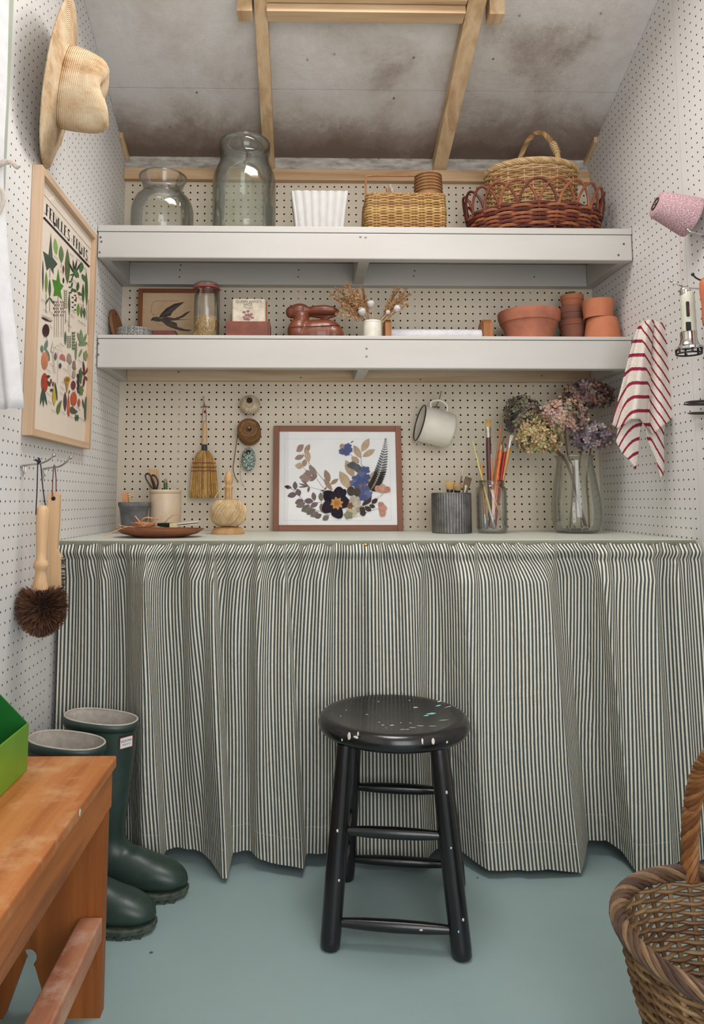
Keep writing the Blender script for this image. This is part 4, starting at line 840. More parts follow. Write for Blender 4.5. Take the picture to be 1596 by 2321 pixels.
for i in range(4200):
    a = rg.uniform(0, 2*math.pi); el = math.radians(rg.uniform(-88, 42)); d = Vector((math.cos(a)*math.cos(el), math.sin(a)*math.cos(el)*.75, math.sin(el)))
    rl = 58*kk*rg.uniform(.88, 1.04); e = Vector((hc2.x, y1, hc2.z))+Vector((d.x*rl, d.y*rl, d.z*rl*1.12)); s_ = Vector((hc2.x, y1, hc2.z+d.z*.01))+d*.028*rg.uniform(.3, 1)
    if e.z > A(95, 1324, y=y1).z: e.z = A(95, 1324, y=y1).z+rg.uniform(-.004, .004)
    q = d.orthogonal().normalized()*.00052; q2 = d.cross(q); b_ = s_.lerp(e, .5)+q*rg.uniform(-2, 2)
    c_ = lin(rg.choice(((96, 66, 54), (74, 50, 42), (120, 84, 62), (58, 40, 36), (140, 98, 66))))
    m.add([s_+q, s_-q*.5+q2, s_-q*.5-q2, e+q*.8, e-q*.4+q2*.8, e-q*.4-q2*.8], [(0, 1, 4, 3), (1, 2, 5, 4), (2, 0, 3, 5), (3, 4, 5)], None, c_)
stuff(m.build('bristles', M_BRIS, db, smooth=False))
M_NAVY = mat('navy_cord', (38, 34, 48), .8); M_MAR = mat('maroon_cord', (112, 66, 60), .7)
ht = Vector((A(88, 1050, y=y1).x, y1, h1.z+.009))
MB().tube(bez([A(81, 1167, y=y1-.0135), A(84, 1110, y=y1-.009), ht+Vector((-.001, -.003, .001)), ht+Vector((.002, .003, .001)), A(97, 1105, y=y1+.009), A(103, 1146, y=y1+.006)], 6), .0013, 6).build('cord', M_NAVY, db)
MB().ell(ht+Vector((0, 0, .001)), (.005, .0045, .0042), n=10, m=6).build('knot', M_NAVY, db)
for q in ((76, 1042), (80, 1040)): MB().tube([ht, A(q[0], q[1], y=y1-.006)], .0012, 5).build('cord_end', M_NAVY, db)
# flat brush behind it
y2 = h2.y; k2p = px(y2); fb = thing('flat_brush', 'flat pale wooden brush hanging behind the round dish brush', 'brush', (A(120, 1330, y=y2).x, y2, A(120, 1340, y=y2).z))
def P2(y): return lambda u, v: A(u, v, y=y)
out = [(107,1345),(107,1122),(112,1116),(121,1114),(130,1117),(135,1121),(133,1180),(130,1230),(129,1245),(133,1255),(138,1262),(139,1345)]
def slab_px(pts, y, th, m_, name, parent, bev=.0008):
    v0 = [A(u, v, y=y) for u, v in pts]; n = len(v0); m = MB(); m.add([p for p in v0]+[p+Vector((0, th, 0)) for p in v0], [tuple(range(n))[::-1], tuple(range(n, 2*n))]+[(i, n+i, n+(i+1) % n, (i+1) % n)[::-1] for i in range(n)]); return m.build(name, m_, parent, smooth=False, bev=bev)
slab_px(out, y2-.006, .014, M_BEECH, 'handle', fb)
hp = A(121, 1130, y=y2-.0065); MB().lathe(hp, [(.0001, .0003), (.0045, .0003), (.0052, 0)], 16, frame_to((0, -1, 0))).build('hole', M_DARK, fb)
m = MB()
for i in range(260):
    v = 1264+R.uniform(0, 78); p = A(138, v, y=y2+R.uniform(-.006, .008)); e = p+Vector((R.uniform(.007, .011), 0, R.uniform(-.001, .001))); q = Vector((0, .0005, .0005)); m.add([p+q, p-q, e-q, e+q], [(0, 1, 2, 3)], None, lin(R.choice(((60, 54, 58), (90, 82, 78), (190, 180, 165)))))
stuff(m.build('bristles', M_BRIS, fb, smooth=False))
ht = Vector((A(123, 1052, y=y2).x, y2, h2.z+.008))
MB().tube(bez([A(119, 1128, y=y2-.008), A(119.5, 1090, y=y2-.004), ht+Vector((0, 0, .002)), A(127, 1085, y=y2+.006), A(127, 1120, y=y2+.009)], 6), .0013, 6).build('cord', M_MAR, fb)

# linen curtain at the left edge with its cord
M_LINEN = mat('white_linen', (216, 213, 212), .9, (206, 203, 202), 40, .25, 500)
yc_ = -1.10; le = [(0, 15), (130, 12), (300, 7), (450, 6), (560, 13), (700, 25), (800, 38), (926, 50)]
rows = []
for v in np.linspace(-60, 926, 40):
    ur = interp(v, [a for a, b in le], [b for a, b in le]); ul = ur-150; row = []
    for s_ in np.linspace(0, 1, 40):
        u = ul+(ur-ul)*s_; p = A(u, v, y=yc_); p.y += .012*math.sin(s_*19+1.1)*min(1, abs(v-380)/200+.25); p.x = max(p.x, XL+.008+.004*math.sin(s_*23)); row.append(p)
    rows.append(row)
lc = thing('linen_curtain', 'white linen curtain hanging at the left edge', 'curtain', (XL+.03, yc_, rows[-1][0].z))
MB().grid(rows).build('cloth', M_LINEN, lc, ang=0, solid=.0015)
MB().tube(bez([A(-30, 395, y=yc_-.015), A(0, 372, y=yc_-.018), A(22, 367, y=yc_-.017), A(43, 380, y=yc_-.012)], 6), [.0055]*15+[.006, .0065, .006, .004], 8).build('tie_cord', mat('cotton_rope', (214, 202, 190), .9, (190, 176, 164), 200, .6, 500), lc)
MB().tube(bez([A(-12, 420, y=yc_-.018), A(4, 432, y=yc_-.018), A(8, 455, y=yc_-.018), A(-4, 485, y=yc_-.018)], 6), .0045, 8).build('tie_loop', _M['cotton_rope'], lc)

# ------------------------------------------------------------------ hanging things on the right wall
def twine_mat(name, c1, c2, sc=260, ang=.6, rough=.8):
    m, nt, b = nodes(name); tc = N(nt, 'ShaderNodeTexCoord'); mp = N(nt, 'ShaderNodeMapping'); mp.inputs['Scale'].default_value = (60, sc*2.2, 1); mp.inputs['Rotation'].default_value = (0, 0, ang*.02); L(nt, tc.outputs['UV'], mp.inputs[0])
    w = N(nt, 'ShaderNodeTexWave', i_Scale=.5, i_Distortion=3.0, i_Detail=2.0); w.bands_direction = 'Y'; w.inputs['Detail Scale'].default_value = 2.0; L(nt, mp.outputs[0], w.inputs['Vector'])
    mp2 = N(nt, 'ShaderNodeMapping'); mp2.inputs['Scale'].default_value = (110, sc*1.1, 1); L(nt, tc.outputs['UV'], mp2.inputs[0]); n = N(nt, 'ShaderNodeTexNoise', i_Scale=1.0, i_Detail=1.0); L(nt, mp2.outputs[0], n.inputs['Vector'])
    c = ramp(nt, n.outputs[0], [(.42, lin(c1)), (.56, lin(c2))]); L(nt, c, b.inputs['Base Color']); b.inputs['Roughness'].default_value = rough
    bumpn(nt, b, w.outputs[0], .6, .0012); return m
M_PINK = twine_mat('pink_and_white_twine', (224, 200, 202), (188, 128, 136))
wp = A(1586, 500, x=XR); ax = Vector((-1, .05, .42)).normalized(); co = wp+ax*.014
k_ = px(wp.y)
cn = thing('twine_cone', 'cone of pink and white twine on the right wall', 'twine', co)
FM = frame_to(ax)
MB().lathe(co, [(.0001, 0), (.040, 0), (.050, .004), (.051, .01), (.0345, .098), (.031, .104), (.017, .104)], 40, FM).build('wound_twine', M_PINK, cn, ang=60)
MB().lathe(co, [(.0001, .095), (.013, .095), (.0145, .107), (.017, .107), (.017, .100)], 24, FM).build('core', mat('dark_card_core', (52, 44, 52), .6), cn)
MB().lathe(co, [(.0001, .109), (.0035, .1085), (.004, .104)], 12, FM).build('core_pin', M_BRASS, cn)
p = A(1541, 531, y=wp.y); MB().tube(bez([p, A(1542, 580, y=wp.y), A(1545, 640, y=wp.y+.002), A(1545, 668, y=wp.y+.004)], 5), .0007, 5).build('loose_thread', mat('pink_thread', (206, 150, 158), .8), cn)
hb = A(1600, 533, x=XR); peg_hook('zinc hook below the pink twine cone', hb, .045, .014, (-1, 0, 0))
# striped towel
def towel_mat():
    m, nt, b = nodes('cream_towel_red_stripes'); tc = N(nt, 'ShaderNodeTexCoord'); sp = N(nt, 'ShaderNodeSeparateXYZ'); L(nt, tc.outputs['UV'], sp.inputs[0])
    n = N(nt, 'ShaderNodeTexNoise', i_Scale=240.0, i_Detail=2.0); L(nt, tc.outputs['Object'], n.inputs['Vector'])
    ad = N(nt, 'ShaderNodeMath', operation='MULTIPLY_ADD'); L(nt, n.outputs[0], ad.inputs[0]); ad.inputs[1].default_value = .12; L(nt, sp.outputs[1], ad.inputs[2])
    fr = N(nt, 'ShaderNodeMath', operation='FRACT'); L(nt, ad.outputs[0], fr.inputs[0])
    c = ramp(nt, fr.outputs[0], [(0, lin((226, 214, 202))), (.36, lin((226, 214, 202))), (.39, lin((84, 60, 84))), (.43, lin((150, 34, 58))), (.56, lin((166, 48, 70))), (.60, lin((96, 52, 80))), (.63, lin((226, 214, 202)))])
    L(nt, c, b.inputs['Base Color']); b.inputs['Roughness'].default_value = .95; b.inputs['Specular IOR Level'].default_value = .1
    v = N(nt, 'ShaderNodeTexVoronoi', i_Scale=420.0); L(nt, tc.outputs['Object'], v.inputs['Vector']); bumpn(nt, b, v.outputs['Distance'], .8, .002); return m
M_TOWEL = towel_mat()
ty = -.475; TX = XR-.035
tw = thing('towel', 'cream towel with red stripes hanging on the right wall', 'towel', (TX, ty, A(1460, 1085, y=ty).z))
def tsheet(lef, rig, vt, vb, fold, name, n=60, m_=46, hem=None, depth=.0):
    G, UV = [], []
    for i in range(m_):
        t = i/(m_-1); g, q = [], []
        for j in range(n):
            s_ = j/(n-1); vend = vb if hem is None else interp(s_, [h[0] for h in hem], [h[1] for h in hem]); v = vt(s_)+(vend-vt(s_))*t
            ul = interp(v, [a for a, b in lef], [b for a, b in lef]); ur = interp(v, [a for a, b in rig], [b for a, b in rig]); u = ul+(ur-ul)*s_
            y = ty-depth-fold(s_, t); g.append(A(u, v, y=y)); uc = interp(v, [720, 960], [1452, 1476])
            q.append((u/100, (v-1.9*max(0, u-uc)-13*(min(0, u-uc+26)/24)**2*(1 if u < uc else 0)-4)/31.5))
        G.append(g); UV.append(q)
    mb = MB(); mb.grid(G, UV); return mb.build(name, M_TOWEL, tw, ang=0, solid=.004)
def fold1(s_, t): return .012+(.046*math.exp(-((s_-.34)/.13)**2)+.030*math.exp(-((s_-.78)/.13)**2)-.016*math.exp(-((s_-.58)/.05)**2)-.010*math.exp(-((s_-.10)/.06)**2))*(.2+.8*t)+.010*t
tsheet([(722, 1462), (745, 1444), (800, 1428), (880, 1408), (965, 1386)], [(722, 1497), (740, 1508), (800, 1514), (870, 1520), (960, 1528)], lambda s_: 728-6*math.sin(math.pi*s_)+6*s_, 965, fold1, 'front_layer', hem=[(0, 962), (.12, 972), (.2, 962), (.30, 950), (.45, 950), (.58, 970), (.66, 985), (.8, 968), (1, 945)])
def fold2(s_, t): return .004+.012*math.sin(s_*3.1)*(1-t*.5)
tsheet([(900, 1412), (1000, 1396), (1030, 1412), (1070, 1432)], [(900, 1468), (980, 1450), (1030, 1446), (1070, 1442)], lambda s_: 900, 1068, fold2, 'left_tail', 24, 24, hem=[(0, 1030), (.8, 1066), (1, 1050)])
tsheet([(900, 1458), (985, 1464), (1040, 1482), (1092, 1490)], [(900, 1520), (985, 1504), (1040, 1505), (1092, 1502)], lambda s_: 900, 1088, fold2, 'right_tail', 24, 24, hem=[(0, 1010), (.35, 1060), (.6, 1086), (1, 1080)], depth=-.006)
peg_hook('hidden zinc hook carrying the striped towel', A(1503, 748, x=XR), .022, .003, (-1, 0, 0))
# hand torch
M_CREAM = mat('cream_enamel', (206, 204, 186), .35, (198, 196, 178), 20)
M_POL = mat('polished_nickel', (214, 210, 206), .12, (196, 192, 190), 40, metal=1)
tyy = A(1560, 730, x=XR-.062).y
to = thing('hand_torch', 'cream and nickel hand torch hanging lens down on the right wall', 'torch', (A(1560, 800, y=tyy).x, tyy, A(1560, 806, y=tyy).z))
plathe(1560, tyy, [(.1,663),(12,663),(15.5,668),(16,690),(16,720),(16,756),(15,757),(.1,757)], 28).build('body', M_CREAM, to)
plathe(1553, tyy, [(.1,650),(7,651),(11,654),(12.5,660),(11.5,664),(12.5,668),(.1,668)], 24).build('end_cap', M_POL, to)
plathe(1562, tyy, [(.1,752),(17,752),(18.5,757),(18,767),(20,777),(23,783),(31,788),(31,792),(26,793),(26,789),(18,784),(.1,783)], 32).build('head', M_POL, to, ang=30)
plathe(1562, tyy, [(.1,791),(24,791),(24,793),(.1,794)], 24).build('lens', glassm('torch_glass', (.8, .82, .8), .2), to)
hz = A(1562, 800, y=tyy); kk = px(tyy)
MB().tube([Vector((hz.x+27*kk*math.cos(a), tyy+27*kk*math.sin(a), A(1562, 802, y=tyy).z)) for a in np.linspace(0, 2*math.pi, 24, endpoint=False)], .0022, 6, closed=True).build('guard_ring', M_INK, to)
for k in range(6):
    a = k*math.pi/3+.3; c_, s2_ = math.cos(a), math.sin(a); MB().tube([Vector((hz.x+28*kk*c_, tyy+28*kk*s2_, A(1562, 791, y=tyy).z)), Vector((hz.x+27*kk*c_, tyy+27*kk*s2_, A(1562, 802, y=tyy).z))], .0024, 6).build('guard_post', M_INK, to)
p = A(1560, 700, y=tyy-16*kk); MB().box((p.x-.0035, p.y-.0015, p.z-.019), (p.x+.0035, p.y+.004, p.z+.019)).build('switch', M_INK, to, smooth=False, bev=.002)
MB().box((p.x-.0022, p.y-.0022, p.z-.010), (p.x+.0022, p.y-.001, p.z+.006)).build('switch_plate', M_POL, to, smooth=False)
p = A(1562, 739, y=tyy-16*kk); MB().box((p.x-.005, p.y-.0006, p.z-.0105), (p.x+.005, p.y+.005, p.z+.0105)).build('dark_badge', M_INK, to, smooth=False)
tb = A(1590, 660, x=XR); MB().tube(bez([A(1556, 652, y=tyy), A(1557, 647, y=tyy), A(1562, 651, y=tyy), A(1560, 656, y=tyy)], 4), .0011, 6).build('hanging_ring', M_POL, to)
peg_hook('long zinc hook carrying the hand torch', Vector((XR, tyy, A(1558, 657, y=tyy).z)), XR-A(1523, 637, y=tyy).x, A(1523, 637, y=tyy).z-A(1558, 657, y=tyy).z, (-1, 0, 0))
# wooden tool handle and dark shears at the right edge
M_ORW = wood('orange_stained_handle', (196, 112, 76), (168, 88, 56), 'z', 1.0, .45, 5, .05)
hy = A(1604, 690, x=XR-.05).y
th = thing('hand_trowel', 'orange wooden tool handle hanging at the right edge', 'tool', A(1604, 742, y=hy))
plathe(1604, hy, [(.1,744),(8,742),(13,735),(14,720),(13,690),(16,660),(15,640),(9,630),(.1,628)], 20).build('handle', M_ORW, th, ang=60)
MB().tube([A(1604, 741, y=hy), A(1606, 790, y=hy)], .004, 8).build('shank', mat('dark_steel', (58, 58, 62), .4, (44, 44, 48), 60, metal=.6), th)
bz = MB(); P0 = A(1606, 788, y=hy); bz.prism([(-.025, 0), (-.024, -.09), (0, -.15), (.024, -.09), (.025, 0)], P0+Vector((.012, 0, 0)), (.2, 1, 0), (0, 0, 1), (1, 0, 0), -.001, .001); bz.build('blade', _M['dark_steel'], th, smooth=False)
peg_hook('dark tipped hook above the orange tool handle', A(1612, 640, x=XR), .045, .02, (-1, 0, 0), M_INK)
XS = XR-.02
sh = thing('garden_shears', 'dark steel shears with pointed blades at the right edge', 'shears', A(1600, 940, x=XS))
for (ua, va, ub, vb_, r_a) in ((1548, 917, 1640, 915, 3.6), (1552, 912, 1640, 906, 3.2), (1558, 937, 1640, 936, 3.6)):
    a, b = A(ua, va, x=XS), A(ub, vb_, x=XS); kk = px(a.y); MB().tube([a, a.lerp(b, .06), a.lerp(b, .2), b], [.0004, 2.0*kk, r_a*kk, r_a*kk], 6).build('blade', _M['dark_steel'], sh)
pv = A(1645, 922, x=XS); MB().box((XS-.006, pv.y-.012, pv.z-.017), (XS+.006, pv.y+.006, pv.z+.015)).build('pivot', _M['dark_steel'], sh, smooth=False, bev=.001)
for s_ in (-1, 1):
    c_ = pv+Vector((0, -.046, .026*s_)); MB().tube([c_+Vector((0, .036*math.cos(a), .022*math.sin(a))) for a in np.linspace(0, 2*math.pi, 20, endpoint=False)], .0042, 8, closed=True).build('handle_loop', M_INK, sh)
peg_hook('short dark hook carrying the shears', Vector((XR, pv.y-.046, pv.z+.045)), .03, .006, (-1, 0, 0), M_INK)
# ------------------------------------------------------------------ top shelf
M_GLASS = glassm('clear_jar_glass', (.985, .99, .98), .045, .05, .12, 8, .012, .65)
M_GLASSG = glassm('greenish_jar_glass', (.97, .985, .965), .045, .05, .15, 9, .035, .65)
def zpx(u, v, y): return A(u, v, y=y).z
def vessel(t, u, y, prof, zb, m_, name='vessel', n=48, rim=.003):
    """thin glass wall from pixel profile (half width, v), closed flat at zb"""
    kk = px(y); c = A(u, prof[0][1], y=y); pr_ = [(.0001, zb+.0005), (prof[0][0]*kk*.86, zb+.0005), (prof[0][0]*kk*.97, zb+.004)]+[(w*kk, zpx(u, v, y)) for w, v in prof if zpx(u, v, y) > zb+.008]
    # inner wall back down, so the glass has thickness
    th = .0022; inn = [(max(r-th, .0001), z) for r, z in pr_[::-1]]; inn[-1] = (.0001, zb+.005); inn[-2] = (inn[-2][0], zb+.005)
    o = MB().lathe((c.x, y, 0), pr_+inn, n).build(name, m_, t, ang=0)
    r, z = pr_[-1]; MB().tube([Vector((c.x+(r-th/2)*math.cos(a), y+(r-th/2)*math.sin(a), z)) for a in np.linspace(0, 2*math.pi, n, endpoint=False)], rim, 8, closed=True).build('rim', m_, t)
    return o
y = -.17; t = thing('glass_bowl', 'squat clear glass jar with a flared neck, leftmost on the top shelf', 'jar', (A(367, 500, y=y).x, y, ZS1))
vessel(t, 367, y, [(70, 540), (72, 520), (72.5, 495), (72, 478), (69, 465), (62, 452), (52, 443), (46, 437), (45, 431), (47, 422), (52, 410), (55, 404)], ZS1, M_GLASS)
y = -.175; t = thing('glass_jar', 'tall greenish glass storage jar on the top shelf', 'jar', (A(552, 500, y=y).x, y, ZS1))
vessel(t, 552.5, y, [(73.5, 545), (74, 520), (74.5, 480), (74.5, 440), (74, 415), (71.5, 400), (66, 386), (60, 374), (57, 364), (57, 356), (59.5, 350), (60.5, 342), (60.5, 332), (58.5, 327)], ZS1, M_GLASSG, rim=.004)
# white fluted planter
M_WCER = mat('matt_white_ceramic', (206, 204, 200), .5, (198, 196, 192), 30, .08, 90)
y = -.20; kk = px(y); cxp = A(724, 500, y=y).x
def rrect(s, hx, hy, rad):                  # rounded rectangle by perimeter fraction; returns point and outward normal
    hx -= rad; hy -= rad; seg = [2*hx, math.pi*rad/2, 2*hy, math.pi*rad/2]*2; tot = sum(seg); d = (s % 1)*tot
    cs = [((-hx, -hy-rad), (1, 0)), ((hx, -hy), -90), ((hx+rad, -hy), (0, 1)), ((hx, hy), 0), ((hx, hy+rad), (-1, 0)), ((-hx, hy), 90), ((-hx-rad, hy), (0, -1)), ((-hx, -hy), 180)]
    for (o, dr), l in zip(cs, seg):
        if d <= l or (o, dr) == cs[-1]:
            if isinstance(dr, tuple): return Vector((o[0]+dr[0]*d, o[1]+dr[1]*d)), Vector((dr[1], -dr[0]))
            a = math.radians(dr)+d/max(rad, 1e-6); return Vector((o[0]+rad*math.cos(a), o[1]+rad*math.sin(a))), Vector((math.cos(a), math.sin(a)))
        d -= l
t = thing('fluted_planter', 'white fluted rectangular ceramic planter on the top shelf', 'planter', (cxp, y, ZS1))
zt = zpx(724, 449, y); rows = []; nn_ = 220
for (f, z, ins) in ((.80, ZS1+.0003, 0), (.82, ZS1+.004, 0), (.90, ZS1+.5*(zt-ZS1), 0), (1.0, zt-.004, 0), (1.01, zt-.001, .001), (1.0, zt, .003), (.96, zt-.002, .006), (.90, ZS1+.6*(zt-ZS1), .007), (.84, ZS1+.02, .008), (.4, ZS1+.012, .01)):
    r = []
    for i in range(nn_):
        q, nrm = rrect(i/nn_, 64*kk*f, .058*f, .006); fl_ = .0055*(abs(math.sin(math.pi*22*i/nn_))**.8-.4); q = q+nrm*(fl_-ins); r.append(Vector((cxp+q.x, y+q.y, z)))
    rows.append(r)
m = MB(); m.grid(rows, wrapu=True); m.build('planter_body', M_WCER, t, ang=50)
# rattan hamper with its contents
RAT = [lin(c) for c in ((200, 162, 102), (184, 144, 88), (170, 126, 74), (208, 174, 116), (154, 110, 66))]
def woven_rect(t, c, prof, nst, rows, rs, rst, amp, rad, cols, seed=2, samp=4):
    rg = random.Random(seed); c = Vector(c); zs = [p[0] for p in prof]
    def pt(s, z, off=0):
        q, nrm = rrect(s, interp(z, zs, [p[1] for p in prof]), interp(z, zs, [p[2] for p in prof]), rad); q = q+nrm*off; return Vector((c.x+q.x, c.y+q.y, z))
    m = MB()
    for i in range(nst): m.tube([pt((i+.5)/nst, z) for z in np.linspace(zs[0], zs[-1], 6)], rst, 6, col=rg.choice(cols))
    stuff(m.build('stakes', M_WK, t)); m = MB()
    for k in range(rows):
        z = zs[0]+rs+(zs[-1]-zs[0]-2*rs)*k/(rows-1); ns = nst*samp
        m.tube([pt(q/ns, z+rg.uniform(-.1, .1)*rs, amp*math.cos(math.pi*(q/samp-.5)+math.pi*k)) for q in range(ns)], rs*rg.uniform(.92, 1.05), 6, closed=True, col=rg.choice(cols))
    stuff(m.build('weave', M_WK, t)); return pt
y = -.215; kk = px(y); cxb = A(922, 480, y=-.30).x; zt = zpx(922, 440, -.29)
t = thing('rattan_basket', 'rectangular golden rattan basket with a thin hoop handle', 'basket', (cxb, y, ZS1)); RB = t
hx_, hy_ = 93*px(-.30), .083
woven_rect(t, (cxb, y, 0), [(ZS1+.002, hx_*1.0, hy_), (ZS1+.06, hx_*1.02, hy_*1.02), (zt-.006, hx_*.995, hy_*.98)], 34, 25, .0026, .0024, .0030, .018, RAT, 9)
m = MB(); rg = random.Random(1)
for k in range(4):
    ph = k*.5*math.pi; m.tube([Vector((cxb+q.x+n_.x*.003*math.cos(60*2*math.pi*s_+ph), y+q.y+n_.y*.003*math.cos(60*2*math.pi*s_+ph), zt-.003+.0032*math.sin(60*2*math.pi*s_+ph))) for s_ in np.linspace(0, 1, 400, endpoint=False) for q, n_ in [rrect(s_, hx_*.995, hy_*.98, .018)]], .0021, 5, closed=True, col=rg.choice(RAT))
m.build('rim', M_WK, t)
MB().box((cxb-hx_+.006, y-hy_+.006, ZS1+.002), (cxb+hx_-.006, y+hy_-.006, ZS1+.006)).build('bottom', mat('rattan_base', (150, 108, 62), .8), t, smooth=False)
yh = y; M_RATH = mat('rattan_cane', (176, 118, 66), .5, (150, 96, 52), 60)
hl, hr = cxb-hx_*.985, cxb+hx_*.985; zh = zpx(880, 399, yh)
MB().tube(bez([(hl, yh, zt-.02), (hl+.001, yh, zt+.02), (hl+.003, yh, zh-.014), (hl+.016, yh, zh), (cxb, yh, zh+.001), (hr-.016, yh, zh), (hr-.003, yh, zh-.014), (hr-.001, yh, zt+.02), (hr, yh, zt-.02)], 6), .0029, 10).build('handle', M_RATH, t)
M_FIB = mat('brown_fibre', (168, 122, 76), .75, (146, 102, 62), 50, .3, 200)
ys_ = -.215; us = 970.5; zr_ = zpx(us, 401, ys_)
for k in range(6):
    zk = zr_-.0105*k*1.0; c = A(us, 410, y=ys_); r0 = (31+.35*k)*px(ys_)
    pt_ = thing('fibre_pot', ('topmost brown fibre pot of the stack in the rattan basket', 'second fibre pot from the top of the stack in the rattan basket', 'third fibre pot from the top of the stack in the rattan basket', 'fourth fibre pot from the top of the stack in the rattan basket', 'fifth fibre pot from the top of the stack in the rattan basket', 'lowest visible fibre pot of the stack, at the rattan rim')[k], 'pot', (c.x, ys_, zk-.07), 'nested brown fibre pots')
    MB().lathe((c.x, ys_, 0), [(.0001, zk-.07), (r0*.62, zk-.07), (r0*.94, zk-.004), (r0*.93, zk-.001)]+([(r0*.88, zk-.001), (r0*.58, zk-.066), (.0001, zk-.066)] if k == 0 else [(r0*.90, zk-.001), (r0*.86, zk-.012), (.0001, zk-.012)]), 32).build('pot_wall', M_FIB, pt_)
    MB().tube([Vector((c.x+r0*math.cos(a), ys_+r0*math.sin(a), zk-.002)) for a in np.linspace(0, 2*math.pi, 32, endpoint=False)], .0024, 6, closed=True).build('rolled_rim', M_FIB, pt_)
M_SILV = mat('weathered_grey_wood', (190, 178, 164), .5, (150, 136, 124), 80)
for k, (ua, va, ub, vb_, lb) in enumerate(((884, 420, 905, 470, 'pale wooden peg sticking out of the rattan basket'), (877, 427, 888, 470, 'shorter darker peg sticking out of the rattan basket'))):
    pa, pb = A(ua, va, y=ys_), A(ub, vb_, y=ys_); pg = thing('wooden_peg', lb, 'peg', pb, 'pegs in the rattan basket')
    MB().tube([pa, pa.lerp(pb, .1), pb], [.006, .0075, .0075] if k == 0 else [.004, .005, .005], 10).build('shaft', M_SILV if k == 0 else M_RATH, pg); MB().ell(pa, (.0062, .0062, .003) if k == 0 else (.0042, .0042, .002), n=10, m=6).build('rounded_end', M_SILV if k == 0 else M_RATH, pg)
# red willow tray with looped border, and the pale handled basket in it
RED = [lin(c) for c in ((128, 66, 46), (104, 50, 38), (148, 84, 56), (88, 42, 36), (164, 100, 66))]
y = -.168; cxt = A(1209, 480, y=y).x; t = thing('willow_tray', 'red brown willow tray with a looped border', 'basket', (cxt, y, ZS1))
kr = px(y); rx_ = 155*kr; ry_ = .146; zw = zpx(1209, 462, y-.12)
woven(t, (cxt, y, 0), [(ZS1+.003, rx_*.80, ry_*.80), (ZS1+.03, rx_*.92, ry_*.92), (zw, rx_, ry_)], 24, 14, .0050, .0042, M_WK, M_WK, amp=.0055, seed=8, cols=RED)
MB().lathe((cxt, y, 0), [(.0001, ZS1+.003), (rx_*.8, ZS1+.003), (rx_*.8, ZS1+.007), (.0001, ZS1+.007)], 40, sy=.146/rx_).build('base', mat('willow_base', (104, 58, 42), .7, (80, 42, 34), 90, .5, 150), t)
nl = 22; zl = zpx(1209, 410, y-.13)-zw
for k in range(nl):
    a0 = 2*math.pi*k/nl; da = 2*math.pi/nl*2.0; pts = []
    for i in range(13):
        s_ = i/12; a = a0+da*s_; h = math.sin(math.pi*s_)**.6; rr_ = 1+.012*math.cos(math.pi*s_)+.06*h; pts.append(Vector((cxt+rx_*rr_*math.cos(a), y+ry_*rr_*math.sin(a), zw-.012+(zl+.012)*h)))
    MB().tube(pts, .0043, 7, col=R.choice(RED)).build('border_loop', M_WK, t)
PAL = [lin(c) for c in ((206, 170, 118), (190, 150, 100), (216, 186, 138), (172, 130, 84))]
y = -.168; cxp2 = A(1203, 400, y=y).x; zr_ = zpx(1203, 392, y); kp = px(y); t = thing('handled_basket', 'pale willow basket with an arched handle, sitting in the red tray', 'basket', (cxp2, y, ZS1+.0085))
rx2, ry2 = 106*kp, .108
woven(t, (cxp2, y, 0), [(ZS1+.0095, rx2*.70, ry2*.70), (ZS1+.05, rx2*.90, ry2*.90), (zr_-.03, rx2, ry2), (zr_-.012, rx2*.98, ry2*.98)], 34, 30, .0031, .0026, M_WK, M_WK, amp=.0030, seed=12, cols=PAL)
braid(t, lambda s_: Vector((cxp2+rx2*.985*math.cos(2*math.pi*s_), y+ry2*.985*math.sin(2*math.pi*s_), zr_-.006)), .0072, .0037, 7, 12, M_WK, 'rim', cols=PAL, seed=2)
MB().lathe((cxp2, y, 0), [(.0001, ZS1+.0095), (rx2*.69, ZS1+.0095), (rx2*.69, ZS1+.013), (.0001, ZS1+.013)], 32, sy=.108/rx2).build('bottom', mat('willow_bottom', (150, 110, 70), .8), t)
hA = Vector((A(1165, 380, y=y+.085).x, y+.085, zr_-.01)); hB = Vector((A(1268, 380, y=y-.088).x, y-.088, zr_-.012)); zpk = zpx(1220, 302, y)-.004
def hp_(s_):
    q = hA.lerp(hB, s_); q.z = zr_-.012+(zpk-zr_+.012)*math.sin(math.pi*s_)**.62; return q
braid(t, hp_, .0055, .0033, 6, 5, M_WK, 'handle', closed=False, cols=PAL, seed=4, steps=70)
for k in range(5):
    q = hp_(.885+.018*k); d = (hp_(.90+.018*k)-hp_(.87+.018*k)).normalized(); u_ = d.orthogonal().normalized(); v_ = d.cross(u_)
    MB().tube([q+(u_*math.cos(a)+v_*math.sin(a))*.0095 for a in np.linspace(0, 2*math.pi, 14, endpoint=False)], .0027, 6, closed=True, col=PAL[2]).build('binding', M_WK, t)

# ------------------------------------------------------------------ middle shelf
# oval board leaning on the left wall
M_BROWN = wood('walnut_brown_board', (168, 118, 80), (136, 90, 58), 'z', 1.0, .5, 6, .08)
t = thing('oval_board', 'oval brown wooden board leaning on the left wall', 'board', (XL+.03, -.13, ZS2))
O = Vector((XL+.030, -.135, ZS2+.001)); uz = Vector((-.022, 0, .118)).normalized(); uy = Vector((.12, .99, 0)).normalized(); un = uy.cross(uz)
MB().prism([(.048*math.cos(a), .060+.060*math.sin(a)) for a in np.linspace(0, 2*math.pi, 40, endpoint=False)], O, uy, uz, un, -.005, .005).build('board', M_BROWN, t, smooth=False, bev=.002)
MB().lathe(O+uz*.104+un*.0052, [(.0001, 0), (.004, 0), (.0045, -.001)], 12, frame_to(un)).build('hanging_hole', M_DARK, t)
